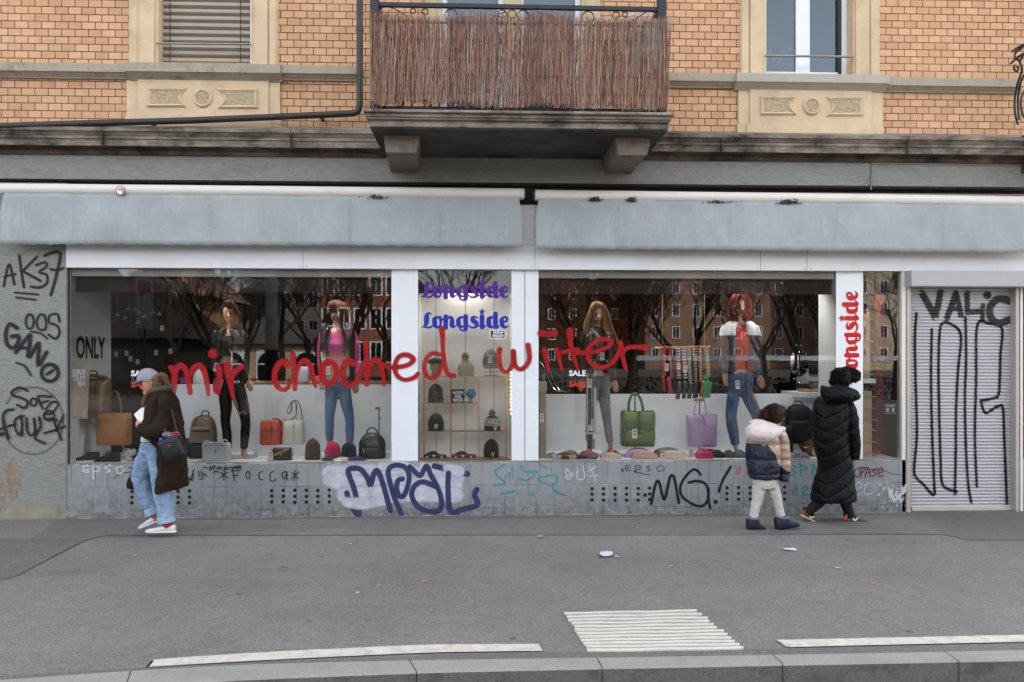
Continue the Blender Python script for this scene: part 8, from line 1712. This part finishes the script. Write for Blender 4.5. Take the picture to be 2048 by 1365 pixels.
def m_jacket():
    m = bpy.data.materials.new('pink_gold_navy_padding'); m.use_nodes = True; n, l = nt(m); bb = n['Principled BSDF']; tc = n.new('ShaderNodeTexCoord'); sp = n.new('ShaderNodeSeparateXYZ'); l.new(tc.outputs['Object'], sp.inputs[0])
    loc = WLOC[T.name]; s = S(y0-.12)
    xn = lambda px: P(px, 900, y0-.12).x-loc.x; zn = lambda py: P(1535, py, y0-.12).z
    x0, x1, z0, z1 = xn(1494), xn(1584), zn(965), zn(850)
    u = maprange(n, l, sp.outputs[0], x0, x1)
    pts = [(1494, 905), (1503, 890), (1520, 888.5), (1525.5, 893), (1531.5, 888.5), (1549, 910), (1553, 926), (1574, 943), (1584, 946)]
    hgt = ramp(n, l, u, [((px-1494)/90, (((965-py)/115),)*3) for px, py in pts])
    sc = n.new('ShaderNodeSeparateColor'); l.new(hgt, sc.inputs[0]); zt = maprange(n, l, sp.outputs[2], z0, z1)
    d = math_n(n, l, 'SUBTRACT', zt, sc.outputs[0])
    gold_top = math_n(n, l, 'ADD', .74, math_n(n, l, 'MULTIPLY', maprange(n, l, u, .62, .75), .08))
    up = mix_n(n, l, maprange(n, l, math_n(n, l, 'SUBTRACT', zt, gold_top), -.004, .004), '#a8917e', '#cbb7b8'); gl = maprange(n, l, math_n(n, l, 'SUBTRACT', zt, gold_top), -.004, .004, .45, 0)
    nv = maprange(n, l, d, -.004, .004); l.new(mix_n(n, l, nv, '#0b102b', up), bb.inputs['Base Color']); l.new(math_n(n, l, 'MULTIPLY', gl, nv), bb.inputs['Metallic']); bb.inputs['Roughness'].default_value = .5
    w_ = math_n(n, l, 'POWER', math_n(n, l, 'ABSOLUTE', math_n(n, l, 'SINE', math_n(n, l, 'ADD', math_n(n, l, 'MULTIPLY', sp.outputs[2], 21), math_n(n, l, 'MULTIPLY', noise_n(n, l, tc.outputs['Object'], 5, 2), 1.2)))), .5)
    bp = n.new('ShaderNodeBump'); bp.inputs['Strength'].default_value = .6; bp.inputs['Distance'].default_value = .025; l.new(math_n(n, l, 'ADD', w_, math_n(n, l, 'MULTIPLY', noise_n(n, l, tc.outputs['Object'], 22, 4), .9)), bp.inputs['Height']); l.new(bp.outputs[0], bb.inputs['Normal']); return m
JM = m_jacket()
cloth(T, y0, 'jacket', [[(1538, 853, 0, 14, .09), (1536, 862, 0, 25, .13), (1533, 880, 0, 33, .16), (1532, 905, 0, 34.5, .17), (1530, 930, 0, 34, .17), (1529, 948, 0, 33, .165), (1529, 957, 0, 29, .15)]  , [(1510, 870, .02, 11, .09), (1503, 890, .03, 10, .09), (1501, 915, .05, 9, .08), (1503, 938, .07, 8, .07)]], JM, .010, .014, .05, 3, 22)
cloth(T, y0, 'sleeve', [[(1555, 863, -.03, 11, .09), (1562, 880, -.05, 14, .1), (1566, 905, -.055, 13.5, .095), (1568, 932, -.055, 12.5, .085), (1567.5, 955, -.05, 11, .075), (1567, 963, -.05, 9, .062)]], JM, .009, .02, .05, 2, 22)
HOODP = mat('pale_pink_padding', '#cfc0be', .55, .06, 6, .8, 16)
cloth(T, y0, 'hood', [[(1497, 853, -.1, 6, .05), (1501, 859, -.12, 15, .1), (1512, 865, -.14, 20, .13), (1526, 866, -.13, 20, .14), (1540, 864, -.1, 15, .14), (1550, 860, -.07, 9, .12), (1557, 857, -.03, 4, .07)], [(1500, 848, -.06, 4, .06), (1516, 845, -.06, 6, .1), (1535, 848, -.05, 6, .11), (1550, 854, -.03, 5, .09)]], HOODP, .010, .022, .08, 4)
GT = mat('pale_grey_trousers', '#b5b3ad', .8, .08, 5, .6, 10, squash=(1, 1, 2.5))
cloth(T, y0, 'trousers', [[(1530, 948, 0, 25, .13), (1530, 962, 0, 25, .13), (1531, 975, 0, 22, .12)], [(1521, 962, 0, 13.5, .09), (1517, 985, 0, 12, .08), (1514, 1002, 0, 10, .07), (1509, 1022, 0, 8.8, .06), (1506, 1037, 0, 8.4, .055)], [(1541, 962, 0, 13.5, .09), (1548, 985, 0, 12, .08), (1553, 1000, 0, 10.5, .07), (1558, 1020, 0, 8.8, .06), (1563, 1036, 0, 8.4, .055)]], GT, .009, .016, .04, 3)
HG = hairmat('curly_brown_hair', '#2e1a12')
def curls(T, y0, name, m, blobs, n, r, seed, R_=7.0):
    """frizzy hair: many small curled locks over the head"""
    rnd = random.Random(seed); b = MB(); s = S(y0)
    for k in range(n):
        bx, by, bd, rx, ry, rd = blobs[k % len(blobs)]; u = V((rnd.gauss(0, 1), rnd.gauss(0, 1), rnd.gauss(0, 1))).normalized()
        c = V((bx+u.x*rx, by+u.y*ry)); dy = bd+u.z*rd; ph = rnd.uniform(0, 6); tr = rnd.uniform(-1, 1); pts = []; q = rnd.uniform(.5, 1)*R_
        for i in range(8): a = ph+i*.85*(1 if tr > 0 else -1); pts.append(P(c.x+math.cos(a)*q*.4+i*.6*tr+u.x*i*.25, c.y+math.sin(a)*q*.4+i*.5, y0+dy+.01*math.sin(a*1.3)))
        b.tube(pts, [r*(.6+.5*math.sin(math.pi*i/7)) for i in range(8)], 4)
    return b.build(name, m, T, smooth=True)
cloth(T, y0, 'hair', [[(1548, 809, 0, 7, .06), (1548, 817, -.01, 18, .1), (1548, 829, -.015, 20, .11), (1549, 840, -.025, 16.5, .09), (1549, 848, -.03, 9, .06)], [(1530, 820, -.05, 6, .04), (1530, 828, -.06, 9, .05), (1532, 837, -.05, 7, .04)]], HG, .008, .02, .03, 2)
curls(T, y0, 'hair', HG, [(1548, 823, -.02, 19, 13, .1), (1532, 829, -.05, 9, 10, .05), (1548, 836, -.03, 15, 10, .09)], 700, .0042, 3, 9); strands(T, 'hair', HG, y0, [[(1556, 818, -.05), (1563, 814, -.05), (1569, 818, -.04)], [(1552, 812, -.03), (1560, 812, -.03), (1567, 813, -.02)]], .002, 2, 12, 5)
NB = mat('navy_boot', '#121a2e', .65, .15, 12, .3, 60); NS = mat('grey_boot_sole', '#4c5666', .7, .1, 10)
BR = [(-.05, 3, 23, .04), (.02, 3, 30, .056), (.38, 3, 31, .06), (.54, 3, 26, .057), (.64, 3, 17, .05), (.8, 3, 12.5, .047), (.93, 3, 9, .04), (1, 3, 6, .02)]
for (hx, hy, tx, ty, dy) in ((1496, 1063, 1531, 1063, .0), (1557, 1065, 1600, 1054, -.02)):
    shoe(T, y0, dy, hx, hy, tx, ty, BR, NS, NB, name='boot'); c0, c1 = (1505, 1038) if hx < 1520 else (1564, 1037), None; b = MB(); b.torus(P(c0[0]+1, c0[1]-2, y0+dy), .054, .013, 'z', 18, 8); b.build('boot_lining', mat('grey_fleece', '#666a74', .95, .3, 60), T); b = MB(); f = .5; mx, my = hx+(tx-hx)*f, hy+(ty-hy)*f; b.tube([P(mx-5, my-5, y0+dy-.045), P(mx-1, my-15, y0+dy-.05), P(mx+1, my-21, y0+dy-.03)], .008, 6, flat=.5); b.build('boot_strap', mat('navy_strap', '#2b3650', .6), T)
# --- the woman in the long black quilted coat
y0 = -.42
T = thing('person', 'woman in a long black quilted coat and trainers walking right beside the girl', 'person', (P(1670, 1047, y0).x, y0, 0))
b = MB()
limb(b, y0, [(1684, 740, 0, 6, .03), (1683, 745, 0, 13, .065), (1681, 754, 0, 17, .082), (1679, 764, 0, 16, .08), (1677, 772, 0, 11.5, .065), (1675, 778, 0, 7, .045)], 18); limb(b, y0, [(1676, 768, .01, 9, .05), (1674, 785, .01, 10, .055), (1671, 797, 0, 24, .1)], 14); b.ball(P(1663.5, 767, y0-.01), .01, .014, .026, 10, 6)
limb(b, y0, [(1668, 795, 0, 26, .11), (1666, 850, 0, 28, .13), (1666, 900, 0, 25, .12), (1664, 950, 0, 26, .13)], 14)
for l_ in ([(1655, 950, 0, 12, .08), (1641, 1000, 0, 7, .045), (1626, 1015, 0, 5.5, .035), (1613, 1030, 0, 4.5, .03)], [(1676, 950, 0, 12, .08), (1691, 1004, 0, 6.5, .045), (1700, 1036, 0, 5, .032)], [(1694, 806, -.03, 9, .06), (1706, 860, -.05, 8, .055), (1709, 918, -.05, 5, .035)], [(1640, 808, .03, 9, .06), (1633, 862, .06, 8, .05), (1641, 905, .12, 5, .035)]): limb(b, y0, l_, 12)
hand(b, y0, -.05, 1709, 912, 1708, 923, side=-1)
o = b.build('body', mat('brown_person_skin', '#8a5f47', .5, .08, 14), T, smooth=True); remesh(o, .0075, 4)
def m_quilt():
    m = bpy.data.materials.new('black_quilted_nylon'); m.use_nodes = True; n, l = nt(m); bb = n['Principled BSDF']; tc = n.new('ShaderNodeTexCoord'); sp = n.new('ShaderNodeSeparateXYZ'); l.new(tc.outputs['Object'], sp.inputs[0])
    x0 = P(1652, 850, y0-.15).x-WLOC[T.name].x; ax = math_n(n, l, 'ABSOLUTE', math_n(n, l, 'SUBTRACT', sp.outputs[0], x0))
    ph = math_n(n, l, 'MULTIPLY', math_n(n, l, 'SUBTRACT', sp.outputs[2], math_n(n, l, 'MULTIPLY', ax, .62)), 23); sn = math_n(n, l, 'ABSOLUTE', math_n(n, l, 'SINE', ph)); w_ = math_n(n, l, 'POWER', sn, .4)
    mp = n.new('ShaderNodeMapping'); mp.inputs['Scale'].default_value = (1.6, 1.6, 1); l.new(tc.outputs['Object'], mp.inputs[0]); wr = noise_n(n, l, mp.outputs[0], 22, 4)
    l.new(mix_n(n, l, maprange(n, l, sn, .0, .12), '#030304', '#08090d'), bb.inputs['Base Color']); bb.inputs['Roughness'].default_value = .5; bb.inputs['Specular IOR Level'].default_value = .16
    bp = n.new('ShaderNodeBump'); bp.inputs['Strength'].default_value = .6; bp.inputs['Distance'].default_value = .024; l.new(math_n(n, l, 'ADD', w_, math_n(n, l, 'MULTIPLY', wr, .8)), bp.inputs['Height']); l.new(bp.outputs[0], bb.inputs['Normal']); return m
QU = m_quilt()
cloth(T, y0, 'coat', [[(1669, 794, 0, 20, .12), (1667, 805, 0, 37, .17), (1666, 825, 0, 40.5, .19), (1663, 860, 0, 38, .19), (1664, 890, 0, 36.5, .18), (1669, 918, 0, 33, .175), (1671, 945, 0, 35, .18), (1668, 970, 0, 41, .2), (1667, 992, 0, 44.5, .21), (1667, 1002, 0, 45, .21)], [(1644, 806, .02, 14, .1), (1635, 835, .03, 12, .09), (1633, 870, .07, 11, .08), (1642, 903, .12, 9, .06)]], QU, .0115, .02, .09, 4, 24)
cloth(T, y0, 'sleeve', [[(1688, 802, -.04, 12, .1), (1698, 825, -.075, 15, .105), (1705, 865, -.08, 13.5, .09), (1709, 898, -.07, 11, .075), (1709, 918, -.06, 9, .06)]], QU, .010, .022, .06, 3, 22)
cloth(T, y0, 'hood', [[(1646, 783, -.05, 5, .08), (1652, 787, -.09, 13, .12), (1664, 790, -.13, 18.5, .15), (1680, 789, -.14, 20, .16), (1696, 790, -.1, 15, .14), (1707, 793, -.05, 8, .08)]], QU, .010, .016, .07, 4)
BT_ = mat('black_trousers', '#08080a', .85, .2, 10)
cloth(T, y0, 'trousers', [[(1651, 975, 0, 15, .09), (1641, 1000, 0, 12.5, .07), (1626, 1015, 0, 10, .058), (1614, 1028, 0, 8.5, .05)], [(1683, 975, 0, 15, .09), (1691, 1006, 0, 11.5, .068), (1698, 1026, 0, 9.5, .058), (1700, 1036, 0, 9, .052)]], BT_, .009, .01, .05, 3)
HK = hairmat('curly_black_hair', '#0c0807')
cloth(T, y0, 'hair', [[(1686, 738, 0, 8, .05), (1685, 744, -.01, 17, .085), (1684, 753, -.02, 20, .1), (1682, 764, -.03, 17, .085), (1680, 772, -.03, 10, .05)], [(1696, 746, -.03, 8, .05), (1703, 749, -.03, 9, .05), (1711, 757, -.03, 6, .035)]], HK, .008, .022, .03, 2)
curls(T, y0, 'hair', HK, [(1685, 750, -.02, 21, 13, .1), (1705, 750, -.03, 12, 11, .06), (1681, 762, -.03, 17, 10, .08), (1694, 744, -.01, 16, 9, .07)], 900, .0042, 9, 10)
OL = mat('olive_suede', '#5a5140', .85, .15, 30, .3, 90); GUM = mat('cream_sole', '#c9b893', .6, .06, 10); NVS = mat('navy_mesh', '#181c2c', .8, .2, 30)
for hx, hy, tx, ty, dy in ((1602.5, 1033, 1638, 1049.5, .02), (1690, 1046.5, 1733, 1045.5, 0)):
    o = shoe(T, y0, dy, hx, hy, tx, ty, [(0, 3, 14, .025), (.06, 3, 15, .034), (.25, 3, 14, .037), (.42, 3, 14, .038), (.6, 3, 10.5, .042), (.82, 3, 8, .043), (.96, 3, 6, .034), (1, 3, 4.5, .015)], GUM, OL, [(-.03, .5, 3.4, .026), (.05, 0, 4.6, .038), (.3, 0, 4, .038), (.6, 0, 3.6, .045), (.88, .6, 3.8, .043), (1.01, 1.8, 4, .022)], lace=mat('grey_lace', '#7b7872', .7))
    d = V((tx-hx, ty-hy)); L = d.length; d /= L; n_ = V((d.y, -d.x)); n_ = n_ if n_.y < 0 else -n_; pt = lambda f, u: (hx+d.x*L*f+n_.x*u, hy+d.y*L*f+n_.y*u)
    b = MB(); ribbon(b, [(*pt(.02, 8), 4), (*pt(.05, 12.5), 5), (*pt(.1, 15), 4)], 0, y0+dy-.036); b.build('heel_tab', mat('orange_tab', '#c9401f', .5), o, smooth=False)
    b = MB(); ribbon(b, [(*pt(.36, 11), 2.6), (*pt(.46, 5), 3), (*pt(.6, 10), 2.4)], 0, y0+dy-.0445); b.build('side_stripe', mat('white_stripe', '#cfcfcd', .5), o, smooth=False)
    b = MB(); limb(b, y0, [(*pt(.2, 11), dy, 6, .041), (*pt(.38, 12), dy, 5.5, .042), (*pt(.55, 9.5), dy, 4, .0435)], 12); b.build('mesh_panel', NVS, o, smooth=True)
    b = MB(); b.tube([P(*pt(.16, 12), y0+dy), P(*pt(.12, 20), y0+dy)], [.042, .045], 12); b.build('sock', mat('navy_sock', '#14172a', .85), T)
# ================================================================== reed screen on the balcony railing
def m_reed():
    m = bpy.data.materials.new('dry_reed'); m.use_nodes = True; n, l = nt(m); b = n['Principled BSDF']
    g = n.new('ShaderNodeNewGeometry'); c0 = ramp(n, l, g.outputs['Random Per Island'], [(0, '#26110a'), (.2, '#742a08'), (.55, '#b04a12'), (.75, '#bd7538'), (.86, '#bfa68f'), (.95, '#9c8676'), (1, '#4a200e')])
    tc = n.new('ShaderNodeTexCoord'); big = noise_n(n, l, tc.outputs['Object'], 1.3, 4); sp = n.new('ShaderNodeSeparateXYZ'); l.new(tc.outputs['Object'], sp.inputs[0])
    tip = math_n(n, l, 'ADD', maprange(n, l, sp.outputs[2], 4.3, 4.12, 0, .6), maprange(n, l, big, .55, .72, 0, .35))
    l.new(mix_n(n, l, tip, c0, mix_n(n, l, g.outputs['Random Per Island'], '#6d5a4c', '#a89c92')), b.inputs['Base Color']); b.inputs['Roughness'].default_value = .8; b.inputs['Specular IOR Level'].default_value = .2; return m
rnd = random.Random(21); yr_ = -1.115
T = thing('reed_screen', 'brown reed screen tied along the front of the balcony railing', 'reed screen', P(1037, 120, yr_))
b = MB(); xA, xB = P(741, 120, yr_).x, P(1335, 120, yr_).x; N = 3000
for k in range(N):
    f = rnd.random(); x = xA+(xB-xA)*f; px = 741+594*f
    gap = 0
    if 44 < (px-840) < 60 and rnd.random() < .35: continue
    wv = mnoise.noise(V((f*7, 0, 3)))
    zt = P(px, 27+11*f+4*math.sin(f*9)-2*math.sin(f*23), yr_).z+rnd.gauss(0, .022)-(.06 if 865 < px < 884 and rnd.random() < .7 else 0)
    zb = P(px, (205 if f < .25 else 205+(f-.25)*60 if f < .35 else 211+3*math.sin(f*19) if f < .78 else 211+(f-.78)*36)+1.5*math.sin(f*31), yr_).z+rnd.gauss(0, .018)
    q_ = rnd.random()
    if q_ < .3: zt = zb+(zt-zb)*rnd.uniform(.35, .95)
    elif q_ < .6: zb = zt-(zt-zb)*rnd.uniform(.35, .95)
    ln = rnd.gauss(.016+.03*wv, .03); y = yr_+rnd.uniform(-.02, .02); r = rnd.uniform(.0015, .0034); bow = rnd.gauss(0, .009)
    b.tube([(x, y, zb), (x+ln*.35+bow, y+rnd.gauss(0, .004), zb+(zt-zb)*.35), (x+ln*.7-bow, y+rnd.gauss(0, .004), zb+(zt-zb)*.7), (x+ln, y, zt)], [r, r, r*.9, r*.6], 4)
b.build('reeds', m_reed(), T, smooth=False)
for py in (41, 78, 116, 150, 186):
    b = MB(); b.tube([P(741+594*i/60, py+6*i/60+rnd.uniform(-.7, .7), yr_-.022) for i in range(61)], .0009, 4); b.build('wire', mat('rusty_wire', '#2c221d', .7), T)
# things standing on the balcony
T = thing('folding_chair', 'dark folding chair with crossed legs behind the reed screen', 'chair', (P(830, 200, -.55).x, -.55, 4.08)); b = MB()
for y in (-.75, -.35):
    for s in (-1, 1): b.tube([P(832+s*34, 226, y), P(832-s*6, 120, y)], .018, 8)
for py in (132, 150, 168): b.tube([P(828, py-10, -.75), P(828, py-10, -.35)], .012, 6)
b.build('frame', mat('dark_green_metal', '#16262b', .5), T); b = MB(); c0, c1 = P(805, 150, -.75), P(855, 150, -.35); b.box(c0.x, c1.x, -.77, -.33, c0.z-.02, c0.z); b.build('seat', mat('dark_green_metal', '#16262b', .5), T, smooth=False)
T = thing('drying_rack', 'white folded wire rack leaning behind the reed screen at the right', 'rack', (P(1270, 200, -.8).x, -.8, 4.08)); b = MB(); y = -.9
for k in range(34):
    t = k/33; px = 1238+80*t; b.tube([P(px, 218, y), P(px, 38-24*t, y)], .0025, 4)
b.tube([P(1236, 40, y), P(1320, 12, y)], .008, 6); b.tube([P(1236, 40, y), P(1236, 218, y)], .006, 6); b.build('wires', mat('white_wire', '#c5c6cc', .5), T)
T = thing('house_plant', 'leafy green plant behind the pane of the right upper window', 'plant', P(1600, 146, .35)); b = MB(); lf = MB(); rp = random.Random(4)
for tx, ty in ((1541, 98), (1572, 100), (1585, 95), (1562, 118), (1580, 125), (1623, 120), (1592, 118), (1549, 112)):
    p0, p1 = P(1575 if tx < 1610 else 1620, 160, .35), P(tx, ty, .33); b.tube([p0, p0.lerp(p1, .5)+V((0, 0, .03)), p1], .003, 5)
    for q in range(2): a = V((rp.uniform(-.07, .07), -.02, rp.uniform(-.09, .03))); e = a.cross(V((0, 1, 0))).normalized()*.028; lf.quad(p1, p1+a*.5+e, p1+a, p1+a*.5-e)
b.build('stem', mat('plant_stem', '#4f6b45', .6), T); lf.build('leaf', mat('plant_leaf', '#4d7d55', .5, .2, 8), T, smooth=False)
# ================================================================== seams and cracks in the asphalt, litter
def seam(pp, w_, name='asphalt_seam', jit=.5):
    b = MB(); rr = random.Random(len(pp)+int(pp[0][0])); q = [(x, y+rr.uniform(-jit, jit)) for x, y in catmull(pp, 9)]
    P3 = [G(x, y, .0075) for x, y in q]
    for i in range(len(P3)-1):
        t = (P3[i+1]-P3[i]).normalized(); s = V((-t.y, t.x, 0))*w_*rr.uniform(.5, 1.2); s2 = V((-t.y, t.x, 0))*w_*rr.uniform(.5, 1.2); b.quad(P3[i]-s, P3[i+1]-s2, P3[i+1]+s2, P3[i]+s)
    o = b.build(name, mat('bitumen_seam', '#4a4846', .8, .3, 20), smooth=False); o['kind'] = 'structure'
seam([(205, 1071.5), (600, 1070), (1100, 1067), (1500, 1064), (1884, 1069)], .0022); seam([(0, 1077), (90, 1078), (176, 1079)], .003); seam([(176, 1079), (120, 1106), (70, 1132), (22, 1156), (-40, 1158)], .004); seam([(240, 1066), (175, 1079)], .002)
for pp in ([(330, 1180), (420, 1172), (520, 1178), (610, 1168)], [(1320, 1200), (1420, 1192), (1500, 1203), (1620, 1190), (1700, 1196)], [(60, 1260), (150, 1250), (260, 1262)], [(820, 1235), (930, 1228), (1010, 1240)]): seam(pp, .0016, 'asphalt_crack', 1.2)
# ================================================================== litter on the pavement
def scrap(name, label, px, py, pts, m, group=None, lift=.004):
    c = G(px, py, .006); b = MB(); rr = random.Random(int(px)); s = F/(c.y+CAMD)
    top = [c+V((x/s, y/s, lift+rr.uniform(0, lift*2.2))) for x, y in pts]; bt = [v-V((0, 0, .0022)) for v in top]; b.ring_loft([bt, top]); o = b.build(name, m, smooth=False); tag(o, label, name.replace('_', ' '), group)
PW = mat('litter_paper', '#c9c9d0', .7, .1, 20)
scrap('paper_scrap', 'crumpled white paper on the pavement right of the middle', 1212, 1111, [(-14, -12), (-6, -18), (5, -14), (13, -4), (15, 10), (5, 18), (-8, 14), (-13, 2)], PW, lift=.008)
scrap('paper_scrap', 'flat white paper slip on the pavement below the girl', 1580, 1100, [(-13, -6), (11, -9), (12, 5), (-11, 9)], PW)
scrap('paper_scrap', 'small pale paper bit beside the crumpled paper', 1234, 1115, [(-4, -3), (3, -4), (4, 3), (-2, 5)], PW); scrap('paper_scrap', 'grey paper scrap on the pavement under the turquoise tag', 1079, 1074, [(-6, -5), (5, -6), (6, 4), (-4, 6)], mat('grey_paper', '#9a9ca3', .7)); scrap('paper_scrap', 'tiny white chip of paper in the middle of the pavement', 716, 1187, [(-3, -3), (3, -2), (2, 3), (-3, 2)], PW)
scrap('paper_scrap', 'tiny white chip of paper nearest to the plinth', 701, 1089, [(-2, -3), (2, -2), (2, 3), (-2, 2)], PW); scrap('paper_scrap', 'pale slip of paper left of the shutter on the pavement', 1676, 1137, [(-6, -3), (6, -4), (5, 3), (-6, 4)], mat('grey_paper', '#9a9ca3', .7))
for px, py, lb in ((269, 1111, 'orange cigarette end on the pavement below the woman in the cap'), (848, 1162, 'orange cigarette end on the pavement in the middle'), (1342, 1132, 'cigarette end on the pavement right of the crumpled paper'), (1747, 1167, 'cigarette end on the pavement near the shutter')):
    c = G(px, py, .012); b = MB(); b.tube([c+V((-.016, -.004, 0)), c+V((.016, .005, 0))], .005, 7); tag(b.build('cigarette_end', mat('cigarette', '#b98a5d', .7)), lb, 'cigarette end', 'cigarette ends on the pavement')
scrap('dry_leaf', 'curled brown dry leaf on the pavement', 569, 1139, [(-9, -2), (-2, -6), (9, -3), (4, 3), (-4, 4)], mat('dry_leaf', '#6a4a33', .8, .2, 20), lift=.01)
# ================================================================== end
